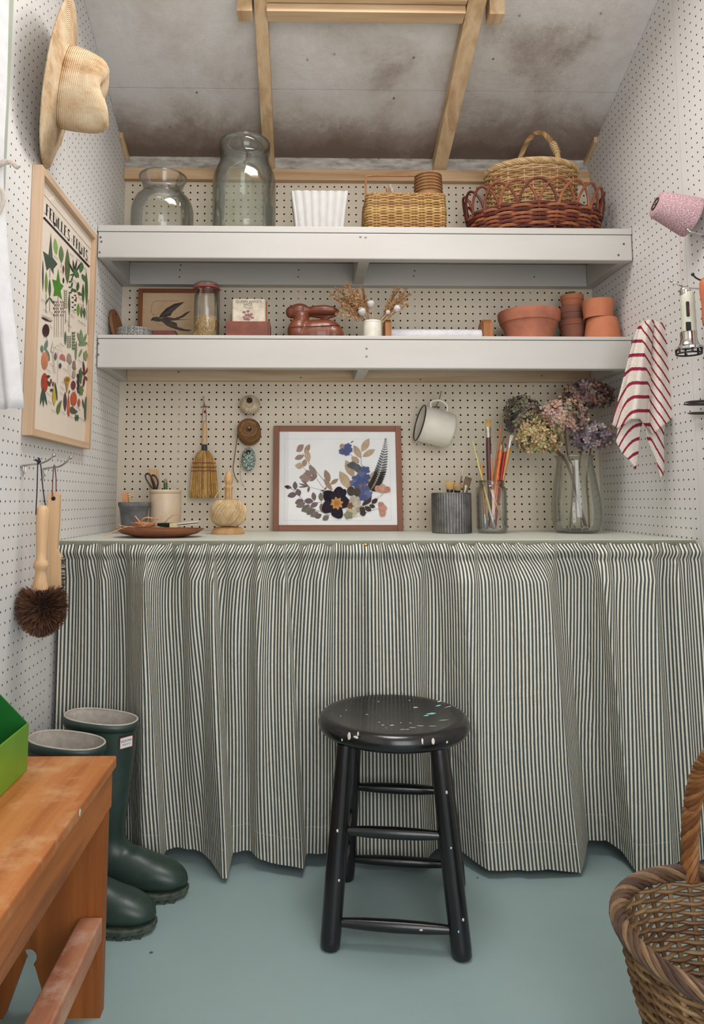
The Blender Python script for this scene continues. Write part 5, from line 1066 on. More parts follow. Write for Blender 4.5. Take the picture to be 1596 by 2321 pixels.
# speckled plates
def speck(name, c1, c2, sc=380, a=.55, b=.62, rough=.25):
    m, nt, bb = nodes(name); v = coords(nt, 'Object', (sc,)*3); n = N(nt, 'ShaderNodeTexNoise', i_Scale=1.0, i_Detail=2.0); L(nt, v, n.inputs['Vector']); c = ramp(nt, n.outputs[0], [(a, lin(c1)), (b, lin(c2))]); L(nt, c, bb.inputs['Base Color']); bb.inputs['Roughness'].default_value = rough; return m
M_SPK = speck('grey_speckled_enamel', (214, 212, 206), (74, 72, 72), 420, .44, .56)
y = -.21; c = A(306, 750, y=y); k_ = px(y)
for i, (lb, rr_) in enumerate((('lower grey speckled enamel plate on the middle shelf', 40), ('upper grey speckled enamel plate on the middle shelf', 40))):
    z0 = ZS2+.0002+.011*i; t = thing('enamel_plate', lb, 'plate', (c.x, y, z0), 'speckled enamel plates')
    MB().lathe((c.x, y, 0), [(.0001, z0), (rr_*k_*.62, z0), (rr_*k_*.80, z0+.010), (rr_*k_*.99, z0+.020), (rr_*k_*.985, z0+.0215), (rr_*k_*.78, z0+.012), (rr_*k_*.6, z0+.0025), (.0001, z0+.0025)], 48).build('dish', M_SPK, t, ang=0)
    MB().tube([Vector((c.x+rr_*k_*math.cos(a), y+rr_*k_*math.sin(a), z0+.021)) for a in np.linspace(0, 2*math.pi, 48, endpoint=False)], .0013, 6, closed=True).build('rolled_edge', M_SPK, t)
# book lying flat
a, b = A(340, 752, y=-.17), A(397, 752, y=-.17); zt = zpx(370, 749, -.17); t = thing('book', 'small red brown book lying flat beside the swallow picture', 'book', ((a.x+b.x)/2, -.12, ZS2))
M_BKC = mat('red_brown_cloth', (132, 76, 62), .7, (112, 62, 52), 60)
MB().box((a.x, -.17, ZS2+.0003), (b.x, -.075, ZS2+.0025)).build('back_cover', M_BKC, t, smooth=False); MB().box((a.x, -.17, zt-.0025), (b.x, -.075, zt)).build('front_cover', M_BKC, t, smooth=False)
MB().box((a.x+.002, -.168, ZS2+.0027), (b.x-.002, -.078, zt-.0027)).build('pages', mat('book_pages', (214, 200, 176), .9), t, smooth=False); MB().box((a.x, -.1705, ZS2+.0003), (b.x, -.169, zt)).build('spine', M_BKC, t, smooth=False)
# framed picture helper
def picture(t, pl, y, u0, u1, v0, z_bot, bar, depth, mf, mf2, mpaper, inset=.004):
    kk = px(y); xl, xr = A(u0, v0, y=y).x, A(u1, v0, y=y).x; zt = zpx((u0+u1)/2, v0, y); b = bar*kk
    for nm, a_, b_ in (('frame_stile', (xl, z_bot), (xl+b, zt)), ('frame_stile', (xr-b, z_bot), (xr, zt)), ('frame_rail', (xl+b, zt-b), (xr-b, zt)), ('frame_rail', (xl+b, z_bot), (xr-b, z_bot+b))):
        MB().box((a_[0], y, a_[1]), (b_[0], y+depth, b_[1])).build(nm, mf if nm == 'frame_rail' else mf2, t, smooth=False, bev=.001)
    return MB().box((xl+b-.001, y+inset, z_bot+b-.001), (xr-b+.001, y+inset+.003, zt-b+.001)).build(pl, mpaper, t, smooth=False)
M_TEAK = wood('teak_frame', (150, 86, 44), (112, 60, 30), 'x', 1.0, .45, 6, .06)
ysw = -.055; t = thing('swallow_picture', 'framed drawing of a flying swallow on the middle shelf', 'picture', (A(400, 700, y=ysw).x, ysw, ZS2)); u1_ = 497
M_TANP = mat('tan_drawing_paper', (206, 176, 140), .85, (192, 160, 124), 14)
pp = picture(t, 'drawing_sheet', ysw, 314, u1_, 654, ZS2+.0006, 10, .018, M_TEAK, wood('teak_frame_stile', (150, 86, 44), (112, 60, 30), 'z', 1.0, .45, 6, .06), M_TANP)
ar = Art(260, 640, 4.4333, lambda u, v: A(u, v, y=ysw+.0038), (0, -1, 0), pp)
SW, SW2 = (92, 82, 74), (70, 62, 58)
ar.line([(640,187),(420,187),(385,200),(370,240),(368,300),(385,325),(408,328)],3,(110,90,70))
ar.poly([(365,378),(385,350),(425,345),(455,362),(520,345),(600,360),(660,340),(720,300),(765,288),(700,345),(640,372),(780,372),(640,380),(560,385),(500,392),(440,395),(395,388)],SW)
ar.poly([(440,358),(470,310),(520,260),(600,215),(705,195),(640,245),(580,300),(560,335),(520,345)],SW2); ar.poly([(470,390),(560,385),(625,410),(630,445),(700,470),(778,480),(740,492),(660,485),(580,460),(520,435)],SW)
for k in range(7): ar.line([(470+14*k,340-4*k),(560+18*k,262-9*k)],2,(120,108,96))
for k in range(5): ar.line([(500+20*k,405+8*k),(600+24*k,440+8*k)],2,(120,108,96))
ar.poly([(362,378),(385,352),(380,382),(368,388)],SW2); ar.blob(385,365,4,4,(30,26,24)); ar.line([(400,390),(430,425),(500,440)],2,(130,108,84))
ar.done('drawing', M_PRINT)
# glass storage jar with seeds
y = -.225; kk = px(y); c = A(467.5, 700, y=y); t = thing('seed_jar', 'tall clip top glass jar half full of seeds', 'jar', (c.x, y, ZS2))
M_GLASSC = glassm('clear_thin_glass', (.97, .98, .97), .05, .05, .05, 8, 0, .6)
vessel(t, 467.5, y, [(29, 790), (30, 770), (30, 720), (30, 680), (29, 668), (27, 660), (27.5, 655)], ZS2, M_GLASSC, rim=.0015)
MB().lathe((c.x, y, 0), [(27.5*kk, zpx(467, 654, y)), (29*kk, zpx(467, 651, y)), (29*kk, zpx(467, 646, y)), (24*kk, zpx(467, 643, y)), (.0001, zpx(467, 642, y))], 40).build('lid', M_GLASSC, t, ang=0)
MB().lathe((c.x, y, 0), [(26*kk, zpx(467, 657, y)), (30.5*kk, zpx(467, 656, y)), (30.8*kk, zpx(467, 653, y)), (26*kk, zpx(467, 652, y))], 40).build('rubber_seal', mat('red_rubber', (176, 78, 70), .6), t)
pq = A(498, 657, y=y); MB().box((pq.x-.002, y-.004, pq.z-.001), (pq.x+.006, y+.004, pq.z+.001)).build('seal_tab', _M['red_rubber'], t, smooth=False)
sd = attrmat('seed_husks', .6, .3); zs_ = zpx(467, 722, y); m = MB(); rg = random.Random(5); r0 = 27.2*kk
for i in range(2600):
    if i < 700: a = rg.uniform(0, 6.283); rr_ = r0*math.sqrt(rg.random()); zz = zs_+rg.uniform(-.002, .002)
    else: a = rg.uniform(0, 6.283); rr_ = r0*rg.uniform(.95, 1); zz = rg.uniform(ZS2+.007, zs_)
    d = Vector((rg.uniform(-1, 1), rg.uniform(-1, 1), rg.uniform(-1, 1))).normalized(); tn = Vector((-math.sin(a), math.cos(a), 0)); d = (tn*d.x+Vector((0, 0, 1))*d.z+d*.25).normalized(); q = d.orthogonal().normalized()*.0011; q2 = d.cross(q); o = Vector((c.x+rr_*math.cos(a), y+rr_*math.sin(a), zz))
    m.add([o-d*.0042, o+q, o-q*.5+q2*.87, o-q*.5-q2*.87, o+d*.0042], [(0, 2, 1), (0, 3, 2), (0, 1, 3), (4, 1, 2), (4, 2, 3), (4, 3, 1)], None, lin(rg.choice(((240, 206, 148), (226, 186, 122), (248, 222, 174), (204, 156, 96)))))
stuff(m.build('seeds', sd, t, smooth=False)); stuff(MB().lathe((c.x, y, 0), [(.0001, ZS2+.006), (r0*.95, ZS2+.006), (r0*.95, zs_-.002), (.0001, zs_-.002)], 24).build('seed_core', mat('seed_mass', (216, 176, 116), .8), t))
# box of seed packets
M_BOXW = mat('stained_box_wood', (132, 68, 44), .45, (104, 50, 34), 26, .15, 80)
y = -.24; xa, xb3 = A(512, 740, y=y).x, A(612, 740, y=y).x; zt = zpx(560, 728, y); t = thing('seed_packet_box', 'stained wooden box holding seed packets', 'box', ((xa+xb3)/2, y+.04, ZS2))
MB().box((xa, y, ZS2+.0004), (xb3-.006, y+.007, zt)).build('front_panel', M_BOXW, t, smooth=False, bev=.001); MB().box((xa, y+.085, ZS2+.0004), (xb3-.006, y+.092, zt)).build('back_panel', M_BOXW, t, smooth=False, bev=.001)
MB().box((xa, y+.0072, ZS2+.0004), (xa+.006, y+.0848, zt)).build('end_panel', M_BOXW, t, smooth=False); MB().box((xb3-.0055, y-.0005, ZS2+.0004), (xb3, y+.092, zt+.001)).build('end_panel', M_BOXW, t, smooth=False, bev=.001)
MB().box((xa+.0062, y+.0072, ZS2+.0004), (xb3-.0057, y+.0848, ZS2+.005)).build('base', M_BOXW, t, smooth=False)
M_CARD = attrmat('paper_packet', .8, .2)
PK = [((528, 600), 677, .012, (232, 220, 200), 'cream seed packet printed queen annes lace at the front of the box'), ((526, 598), 681, .020, (214, 206, 190), 'pale seed packet directly behind the front packet'), ((529, 602), 679, .028, (236, 232, 222), 'white seed packet third in the box'), ((525, 596), 683, .036, (196, 148, 96), 'orange edged seed packet near the back of the box'), ((531, 606), 682, .044, (198, 132, 78), 'rust orange seed packet at the back of the box'), ((522, 590), 711, .052, (208, 176, 130), 'short tan seed packet at the back of the box')]
for i, ((ua, ub), v, dy, cl, lb) in enumerate(PK):
    yy = y+dy; a, b = A(ua, v, y=yy), A(ub, v, y=yy); p_ = MB().box((a.x, yy, ZS2+.006), (b.x, yy+.0025, a.z), col=lin(cl)).build('seed_packet', M_CARD, None, smooth=False, bev=.0006); tag(p_, lb, 'packet', 'seed packets in the wooden box')
    if i == 0:
        fp = p_; EX, EZ = Vector((1, 0, 0)), Vector((0, 0, 1)); M_BRI = mat('sepia_print', (112, 86, 74), .7)
        def TT(txt, u, v, size): return text_mesh(txt, size, A(u, v, y=yy-.0004), EX, EZ, M_BRI, fp)
        TT("QUEEN ANNE'S", 563.5, 684, .0117); TT("LACE", 562, 690, .0117); TT('Daucus carota', 563, 695.5, .0052); TT('wild flower', 563, 699, .0045)
        ar = Art(260, 640, 4.4333, lambda u, v: A(u, v, y=yy-.0004), (0, -1, 0), fp)
        for (x, yq) in ((1340, 290), (1300, 300), (1375, 320), (1322, 330), (1345, 325), (1385, 355), (1300, 350), (1362, 340), (1330, 365), (1310, 370)):
            ar.line([(1345, 382), (x, yq)], 3, (140, 112, 100)); ar.blob(x, yq, 17, 11, (170, 120, 120), lobes=6, amp=.25)
        ar.done('flower_print', M_PRINT)
# carved rabbit box
y = -.21; kk = px(y); M_RAB = wood('dark_red_carved_wood', (126, 68, 44), (92, 46, 30), 'x', .9, .35, 5, .05, .5, coat=.2)
def RP(x, yv, dy=0): return A(640+x/4.9875, 630+yv/4.9875, y=y+dy)
s_ = kk/4.9875; m = MB(); zg = ZS2
def RE(x, yv, rx, rz, ry, rotd=0): m.ell(RP(x, yv), (rx*s_, ry, rz*s_), Matrix.Rotation(math.radians(rotd), 4, 'Y'), 20, 14)
RE(400, 640, 305, 175, .040); RE(180, 600, 125, 150, .037); RE(470, 600, 215, 135, .038); RE(575, 650, 125, 130, .040); RE(215, 470, 92, 120, .030, 10); RE(185, 375, 128, 86, .030, -8); RE(98, 388, 62, 70, .024); RE(260, 375, 60, 60, .026)
for d_ in (-.012, .012):
    m.tube([RP(280, 375, d_*.7), RP(360, 365, d_), RP(470, 362, d_*1.2), RP(580, 368, d_*1.2), RP(640, 385, d_)], [.014, .018, .020, .016, .006], 14, squash=.8)
m.tube([RP(300, 410, 0), RP(400, 430, 0), RP(520, 440, 0), RP(615, 425, 0)], [.008, .0075, .007, .003], 12)
t = thing('rabbit_box', 'dark carved wooden rabbit box with long ears laid back', 'ornament', (RP(380, 600).x, y, zg)); zc = zg+.0008
for i in range(len(m.v)):
    if m.v[i][2] < zc: m.v[i] = (m.v[i][0], m.v[i][1], zc)
ob = m.build('body', M_RAB, t, ang=0); md = ob.modifiers.new('remesh', 'REMESH'); md.mode = 'VOXEL'; md.voxel_size = .0022; md.use_smooth_shade = True; sm_ = ob.modifiers.new('smooth', 'SMOOTH'); sm_.iterations = 6; sm_.factor = .5
MB().ell(RP(100, 372, -.0225), (.0022, .0016, .0026), n=8, m=6).build('eye', mat('dark_eye', (48, 26, 20), .3), t)
sm2 = MB(); pts = [RP(70, 560, 0)]
sm2.tube(bez([RP(62, 568, -.022), RP(120, 556, -.0345), RP(250, 550, -.0375), RP(400, 545, -.0385), RP(540, 538, -.036), RP(640, 540, -.022)], 8), .0011, 6); sm2.build('lid_seam', mat('dark_seam', (52, 26, 18), .8), t)
# cream pot with dried stems
M_CRC = mat('cream_glazed_ceramic', (234, 228, 212), .3, (222, 214, 196), 60)
y = -.245; kk = px(y); c = A(844, 745, y=y); t = thing('cream_pot', 'small cream ceramic pot on the middle shelf', 'pot', (c.x, y, ZS2)); zr_ = zpx(844, 729, y)
MB().lathe((c.x, y, 0), [(.0001, ZS2+.0003), (20*kk, ZS2+.0003), (21.5*kk, ZS2+.004), (21.3*kk, zr_-.006), (22*kk, zr_-.005), (22.3*kk, zr_-.002), (21.5*kk, zr_), (19.5*kk, zr_-.001), (19*kk, ZS2+.01), (.0001, ZS2+.008)], 40).build('pot_body', M_CRC, t, ang=30)
def RQ(x, yv, dy=0): return A(640+x/4.9875, 630+yv/4.9875, y=y+dy)
M_DRY = attrmat('dried_grass', .8, .2)
def grass(label, root, tips, ncl, spread, seed):
    rg = random.Random(seed); t = thing('dried_grass', label, 'dried grass', RQ(*root)); m = MB(); h = MB()
    for (tx, tz) in tips:
        dy = rg.uniform(-.02, .02); a = RQ(root[0]+rg.uniform(-30, 30), root[1]+40, dy*.4); b = RQ(tx, tz, dy); md_ = a.lerp(b, .5)+Vector((0, 0, .006)); pts = bez([a, md_, b], 8); m.tube(pts, [.0007]*len(pts), 4, col=lin((150, 118, 76)))
        for k in range(ncl):
            s_ = rg.uniform(.32, 1); q = pts[min(len(pts)-1, int(s_*(len(pts)-1)))]; d = ((b-a).normalized()+Vector((rg.uniform(-1, 1), rg.uniform(-1, 1), rg.uniform(-1, 1)))*.8).normalized(); l = rg.uniform(.003, .0065); o = q+d*rg.uniform(.002, spread*(1.15-s_*.5)); w_ = d.orthogonal().normalized()*l*.33; w2 = d.cross(w_)
            h.add([o-d*l, o+w_, o-w_*.5+w2*.87, o-w_*.5-w2*.87, o+d*l], [(0, 2, 1), (0, 3, 2), (0, 1, 3), (4, 1, 2), (4, 2, 3), (4, 3, 1)], None, lin(rg.choice(((206, 162, 112), (180, 132, 88), (220, 182, 132), (156, 110, 74), (192, 146, 100)))))
    m.build('stems', M_DRY, t); stuff(h.build('seed_heads', M_DRY, t, smooth=False))
rg = random.Random(21)
grass('large left bunch of dried grass in the cream pot', (970, 485), [(530,175),(600,110),(660,130),(740,60),(770,130),(840,140),(900,110),(930,190),(610,250),(640,330),(620,410),(700,240),(760,220),(690,180),(800,200),(860,180),(580,185),(720,90)], 115, .013, 3)
grass('narrow right bunch of dried grass in the cream pot', (1100, 490), [(1300,110),(1340,100),(1410,125),(1445,175),(1415,300),(1380,190),(1240,200),(1340,200),(1400,240),(1280,160),(1320,250)], 90, .011, 5)
M_POP = mat('pale_poppy_pod', (214, 206, 200), .7, (190, 180, 178), 140, .3, 300)
for (hx0, hz0, rr_, rt, lb) in ((900, 380, 44, (965, 480), 'left poppy seed head in the cream pot'), (1000, 292, 42, (1035, 480), 'tallest poppy seed head in the cream pot'), (1195, 388, 26, (1085, 490), 'smallest poppy seed head in the cream pot'), (1300, 345, 40, (1105, 492), 'rightmost poppy seed head in the cream pot')):
    o = RQ(hx0, hz0, -.025); rt_ = RQ(rt[0], rt[1]+30, -.012); d = (o-rt_).normalized(); rr2 = rr_*s_ if False else rr_*kk/4.9875; t = thing('poppy_seed_head', lb, 'poppy', rt_, 'poppy seed heads in the cream pot'); FMx = frame_to(d)
    MB().lathe(o, [(.0001, -1.1*rr2), (.35*rr2, -1.05*rr2), (.85*rr2, -.6*rr2), (1.0*rr2, 0), (.9*rr2, .55*rr2), (.5*rr2, .85*rr2), (.0001, .9*rr2)], 24, FMx, fn=lambda a, i, r, z: (r*(1+.05*math.cos(9*a)), z)).build('pod', M_POP, t, ang=0)
    MB().lathe(o, [(.0001, .9*rr2), (.6*rr2, .95*rr2), (.62*rr2, 1.08*rr2), (.0001, 1.05*rr2)], 16, FMx).build('crown', M_POP, t); MB().tube([o-d*rr2, rt_], [.0016, .0019], 6).build('stem', mat('straw_stem', (196, 164, 118), .7), t)
# paper roll on wooden ends
y = -.20; M_ENDW = wood('honey_wood', (182, 122, 66), (150, 92, 46), 'z', 1.0, .45, 6, .06); t = thing('paper_roll_holder', 'white paper roll between two honey wooden ends', 'paper roll', (A(990, 750, y=y).x, y, ZS2))
M_ROLL = mat('white_paper', (226, 222, 226), .8)
for (ua, ub) in ((870, 884), (1090, 1110)):
    a, b = A(ua, 730, y=y), A(ub, 730, y=y); m = MB(); zt = zpx(ua, 728, y); m.prism([(0, ZS2+.0005), (.075, ZS2+.0005), (.075, zt-.012), (.055, zt), (.018, zt), (0, zt-.014)], (a.x, y-.037, 0), (0, 1, 0), (0, 0, 1), (1, 0, 0), 0, b.x-a.x); m.build('wooden_end', M_ENDW, t, smooth=False, bev=.0015)
a, b = A(884.5, 748, y=y), A(1089.5, 748, y=y); zt = zpx(990, 747, y); r0 = (zt-ZS2)/2-.0004
MB().tube([(a.x, y, ZS2+r0+.0005), (b.x, y, ZS2+r0+.0005)], r0, 32).build('roll', M_ROLL, t)
# terracotta
def terra(name, c, c2): return mat(name, c, .85, c2, 16, .25, 160, spec=.2)
M_TC1 = terra('weathered_terracotta', (186, 118, 92), (162, 102, 82)); M_TC2 = terra('fresh_terracotta', (198, 126, 92), (184, 112, 82)); M_TC3 = terra('dark_terracotta', (162, 102, 80), (136, 98, 86)); M_SOIL = mat('dry_soil', (84, 66, 50), 1, (60, 46, 36), 120, .8, 200)
def pot(t, u, y, prof, zb, m_, n=48, soil=None, name='pot_body', th=.005):
    kk = px(y); c = A(u, prof[0][1], y=y); o = [(w*kk, max(zb+.0003, zpx(u, v, y))) for w, v in prof]; o[0] = (o[0][0], zb+.0003)
    pr_ = [(.0001, zb+.0003)]+o+[(max(r-th, .001), z) for r, z in o[::-1][:-1]]+[(max(o[0][0]-th, .001), zb+.006), (.0001, zb+.006)]
    MB().lathe((c.x, y, 0), pr_, n).build(name, m_, t, ang=35); return c, o
def succulent(t, c, n, r, m_, seed):
    rg = random.Random(seed); m = MB()
    for i in range(n):
        a = i*2.4; e = .35+.9*i/n; d = Vector((math.cos(a)*math.cos(e), math.sin(a)*math.cos(e), math.sin(e))); l = r*(1.1-.5*i/n); m.tube([c, c+d*l*.5, c+d*l*.85, c+d*l], [r*.08, r*.22, r*.18, .0004], 6, squash=.5, col=lin(rg.choice(((104, 112, 86), (92, 98, 78), (126, 120, 100)))))
    return m.build('leaves', m_, t)
M_SUC = attrmat('succulent_leaf', .5, .4)
y = -.165; t = thing('terracotta_bowl', 'wide low terracotta bowl on the middle shelf', 'bowl', (A(1201, 740, y=y).x, y, ZS2))
c, o = pot(t, 1201, y, [(52, 790), (54, 762), (58, 748), (62, 736), (66, 734), (70, 722), (71, 712), (69.5, 709)], ZS2, M_TC1)
zsoil = o[-1][1]-.012; MB().lathe((c.x, y, 0), [(.0001, zsoil), (62*px(y), zsoil)], 32).build('soil', M_SOIL, t)
for i, (u, v) in enumerate(((1182, 704), (1196, 703), (1208, 704))):
    lb = ('leftmost', 'middle', 'rightmost')[i]+' small succulent growing in the terracotta bowl'; p = A(u, v, y=y+.0); s_t = thing('succulent', lb, 'plant', Vector((p.x, y, zsoil)), 'succulents in the terracotta bowl'); succulent(s_t, Vector((p.x, y-.015+.012*i, zsoil+.008)), 13, .021, M_SUC, i); MB().tube([(p.x, y-.015+.012*i, zsoil-.004), (p.x, y-.015+.012*i, zsoil+.010)], .003, 6).build('stem', M_SOIL, s_t)
y = -.125; c = A(1299, 740, y=y); kk = px(y)
def stackpot(lb, zb, zt, rb, rt, rimh, m_, flip=False, u=1299, y=y, group=None, sauc=False):
    k_ = px(y); c = A(u, 740, y=y); t = thing('terracotta_pot', lb, 'pot', (c.x, y, zb), group); h = zt-zb
    pr_ = [(.0001, 0), (rb*k_, 0), (rt*k_*.93, h-rimh), (rt*k_*.94+.001, h-rimh+.0005), (rt*k_, h-rimh*.9), (rt*k_, h-.001), (rt*k_-.001, h), (rt*k_-.005, h), (rb*k_-.004, .006), (.0001, .006)]
    if flip: pr_ = [(r, h-z) for r, z in pr_]
    MB().lathe((c.x, y, zb+.0003), pr_, 44).build('pot_body', m_, t, ang=35); return t, c
za, zb_, zc_, zd_ = ZS2, zpx(1299, 728, y), zpx(1299, 697, y), zpx(1299, 671, y)
stackpot('bottom pot of the three stacked terracotta pots', ZS2, zb_, 24, 32, .02, M_TC3)
stackpot('middle pot of the three stacked terracotta pots', zb_+.0005, zc_, 24, 29.5, .024, M_TC3)
tt, c = stackpot('top pot of the three stacked terracotta pots, planted', zc_+.0005, zd_, 22, 26, .018, M_TC2)
MB().lathe((c.x, y, 0), [(.0001, zd_-.006), (22*px(y), zd_-.006)], 24).build('soil', M_SOIL, tt)
s_t = thing('succulent', 'small grey green succulent in the top stacked pot', 'plant', (c.x, y, zd_-.0055)); succulent(s_t, Vector((c.x-.003, y, zd_+.002)), 16, .020, M_SUC, 9); MB().tube([(c.x-.003, y, zd_-.008), (c.x-.003, y, zd_+.003)], .003, 6).build('stem', M_SOIL, s_t)
y = -.215; zq = zpx(1365, 724, y)
stackpot('lower upturned terracotta pot at the right end of the shelf', ZS2, zq, 34, 44, .010, M_TC2, True, 1365, y)
stackpot('upper terracotta pot tipped over the upturned one', zq+.0005, zpx(1357, 683, y), 36, 34.5, .001, M_TC2, True, 1357, y)
# ------------------------------------------------------------------ worktop, left to right
def on(u, v): return max(-.55, min(-.03, A(u, v, z=ZC).y))
def CL(u0, v0, sc):
    return lambda x, yv: (u0+x/sc, v0+yv/sc)
# grey pot with a scrubbing brush
M_GRYP = mat('slate_grey_pot', (112, 110, 108), .8, (82, 82, 84), 30, .35, 120)
y = -.20; kk = px(y); t = thing('grey_pot', 'small weathered slate grey flowerpot at the left of the worktop', 'pot', (A(303, 1170, y=y).x, y, ZC))
c, o = pot(t, 303, y, [(26, 1200), (27, 1190), (31, 1160), (33, 1149), (35, 1147), (35.5, 1140), (34.5, 1138)], ZC, M_GRYP)
bt = thing('nail_brush', 'small wooden brush with cream bristles in the grey pot', 'brush', (c.x, y, ZC+.0067))
q = CL(230, 860, 3.893)
def PX(x, yv, yy): return A(230+x/3.893, 860+yv/3.893, y=yy)
M_SLIM = wood('pale_orange_wood', (216, 152, 108), (190, 124, 82), 'z', 1.0, .5, 5, .06)
pts = [(178, 1010), (200, 995), (225, 993), (245, 1230), (205, 1235)]
v0 = [PX(a, b, y-.008) for a, b in pts]; n = len(v0); m = MB(); m.add(v0+[p+Vector((0, .018, 0)) for p in v0], [tuple(range(n)), tuple(range(2*n-1, n-1, -1))]+[(i, n+i, n+(i+1) % n, (i+1) % n) for i in range(n)]); m.build('brush_back', M_SLIM, bt, smooth=False, bev=.001)
m = MB(); rg = random.Random(6)
for iy in range(9):
    for ix in range(4):
        for k in range(7):
            a = PX(226+2.2*iy, 1000+iy*18, y-.006+.0045*ix); b = a+Vector((.0175+rg.uniform(-.001, .001), rg.uniform(-.0012, .0012), .003+rg.uniform(-.0012, .0012))); w_ = Vector((0, .0009, .0009)); m.add([a+w_, a-w_, b-w_, b+w_], [(0, 1, 2, 3)], None, lin(rg.choice(((226, 204, 160), (210, 184, 138), (236, 218, 180)))))
stuff(m.build('bristles', M_BRIS, bt, smooth=False))
# stoneware crock with tools
M_STONE = mat('buff_stoneware', (206, 186, 158), .4, (196, 174, 146), 20, .1, 100)
y = -.165; kk = px(y); t = thing('stoneware_crock', 'buff stoneware crock holding scissors', 'crock', (A(373, 1160, y=y).x, y, ZC))
c, o = pot(t, 373.5, y, [(33.5, 1205), (34.5, 1195), (34.5, 1160), (34.5, 1121), (33.5, 1119), (35, 1117), (35.2, 1112), (34, 1110)], ZC, M_STONE)
t = thing('scissors', 'black handled scissors standing in the stoneware crock', 'scissors', PX(455, 1100, y-.01))
M_BLKP = mat('black_plastic', (30, 28, 30), .35)
def loop(pts, r, nm, yy): MB().tube(bez([PX(a, b, yy) for a, b in pts]+[PX(*pts[0], yy)], 6)[:-1], r, 8, closed=True).build(nm, M_BLKP, t)
loop([(460, 965), (425, 930), (392, 870), (392, 838), (415, 832), (440, 860), (462, 905), (475, 950)], .0026, 'handle_loop', y-.012); loop([(470, 970), (448, 900), (440, 860), (458, 845), (482, 862), (500, 905), (494, 940), (485, 970)], .0026, 'handle_loop', y-.004)
for a_, b_ in (((465, 965), (500, 1200)), ((478, 968), (455, 1200))): MB().tube([PX(*a_, y-.008), PX(*b_, y-.008)], [.003, .001], 6).build('blade', M_CHROME, t)
M_SPNC = wood('tan_scraper_wood', (206, 168, 124), (180, 138, 96), 'z', 1.0, .5, 5, .06)
t = thing('wooden_comb', 'ridged pale wooden scraper standing in the stoneware crock', 'tool', PX(490, 1150, y+.012))
for k in range(5):
    a = [(408+19*k, 788+1.5*k), (424+19*k, 788+1.5*k), (448+19*k, 1150), (434+19*k, 1150)]; v0 = [PX(p[0], p[1], y+.008+.0006*k) for p in a]; m = MB(); m.add(v0+[p+Vector((0, .005, 0)) for p in v0], [(0, 1, 2, 3), (7, 6, 5, 4)]+[(i, 4+i, 4+(i+1) % 4, (i+1) % 4) for i in range(4)]); m.build('ridge', M_SPNC, t, smooth=False, bev=.0008)
t = thing('green_marker', 'green corked tube standing in the stoneware crock', 'tube', PX(565, 1150, y-.005))
a, b, c3 = PX(565, 915, y-.005), PX(568, 1150, y-.005), PX(563, 885, y-.005)
MB().tube([a, b], .0062, 14).build('tube', mat('green_plastic', (62, 96, 58), .4), t); MB().ell(c3.lerp(a, .6), (.0064, .0064, .010), n=14, m=8).build('cap', mat('olive_cap', (136, 132, 84), .5), t)
# wooden plate with leather laces, thread and packets
y = -.42; kk = px(y); M_PLT = wood('brown_wooden_plate', (150, 92, 58), (118, 70, 44), 'x', 1.0, .5, 6, .06)
c = A(363, 1200, y=y); t = thing('wooden_plate', 'shallow brown wooden plate with leather laces on the worktop', 'plate', (c.x, y, ZC)); rp = 98*kk; zr_ = ZC+.022
MB().lathe((c.x, y, 0), [(.0001, ZC+.0004), (rp*.55, ZC+.0004), (rp*.62, ZC+.003), (rp*.85, ZC+.010), (rp, zr_), (rp*.99, zr_+.0015), (rp*.96, zr_), (rp*.82, ZC+.014), (rp*.55, ZC+.007), (.0001, ZC+.0065)], 64, sy=.80).build('plate_body', M_PLT, t, ang=0)
M_LEA = mat('tan_leather_lace', (222, 160, 118), .55, (206, 142, 100), 40)
def lace(lb, pts, r=.0021):
    t_ = thing('leather_lace', lb, 'lace', PX(*pts[0][:2], y+pts[0][2]), 'leather laces on the wooden plate'); MB().tube(bez([PX(a, b, y+d) for a, b, d in pts], 8), r, 8, squash=.6).build('lace', M_LEA, t_)
lace('leather lace trailing off the left rim of the plate', [(20, 1382, -.075), (60, 1365, -.07), (150, 1325, -.06), (240, 1300, -.03), (330, 1300, -.01)])
lace('leather lace sticking up at the left of the plate', [(150, 1277, -.03), (170, 1290, -.03), (230, 1300, -.02), (300, 1312, 0)])
lace('short leather lace standing up behind the coil', [(298, 1206, .03), (330, 1245, .02), (368, 1282, .01), (400, 1305, 0)])
lace('long leather lace curving up to the right of the coil', [(520, 1302, 0), (555, 1265, -.01), (600, 1220, -.01), (640, 1195, -.01), (692, 1188, -.005)])
cl_ = thing('leather_coil', 'loose coil of tan leather lace on the wooden plate', 'lace', PX(380, 1310, y)); m = MB(); rg = random.Random(9); pts = []
for i in range(95):
    a = i*.47; pts.append(PX(375+rg.uniform(-12, 12)+105*math.cos(a)*(.6+.4*math.sin(i*.21)), 1290+14*math.sin(a*1.3+i*.05)-16*math.sin(i*.11)**2, y+.035*math.sin(a)))
m.tube(bez(pts, 4), .0019, 7, squash=.6); m.build('coiled_lace', M_LEA, cl_)
for a_ in ((410, 1240, 60, 42), (470, 1240, 38, 36)):
    MB().tube([PX(a_[0]+a_[2]*math.cos(q_), a_[1]+20+a_[3]*math.sin(q_), y-.01+.012*math.sin(q_)) for q_ in np.linspace(.3, 2*math.pi-.6, 26)], .0019, 7, squash=.6).build('lace_loop', M_LEA, cl_)
t = thing('green_thread', 'hank of dark green thread on the wooden plate', 'thread', PX(565, 1300, y)); M_GTH = mat('dark_green_thread', (46, 70, 62), .6, (34, 54, 50), 200, .5, 600)
m = MB()
for k in range(10): m.tube(bez([PX(495, 1272+2*k, y-.012+.0016*k), PX(560, 1268+3.5*k, y-.02+.002*k), PX(632, 1268+3.6*k, y-.012+.002*k)], 5), .0016, 6)
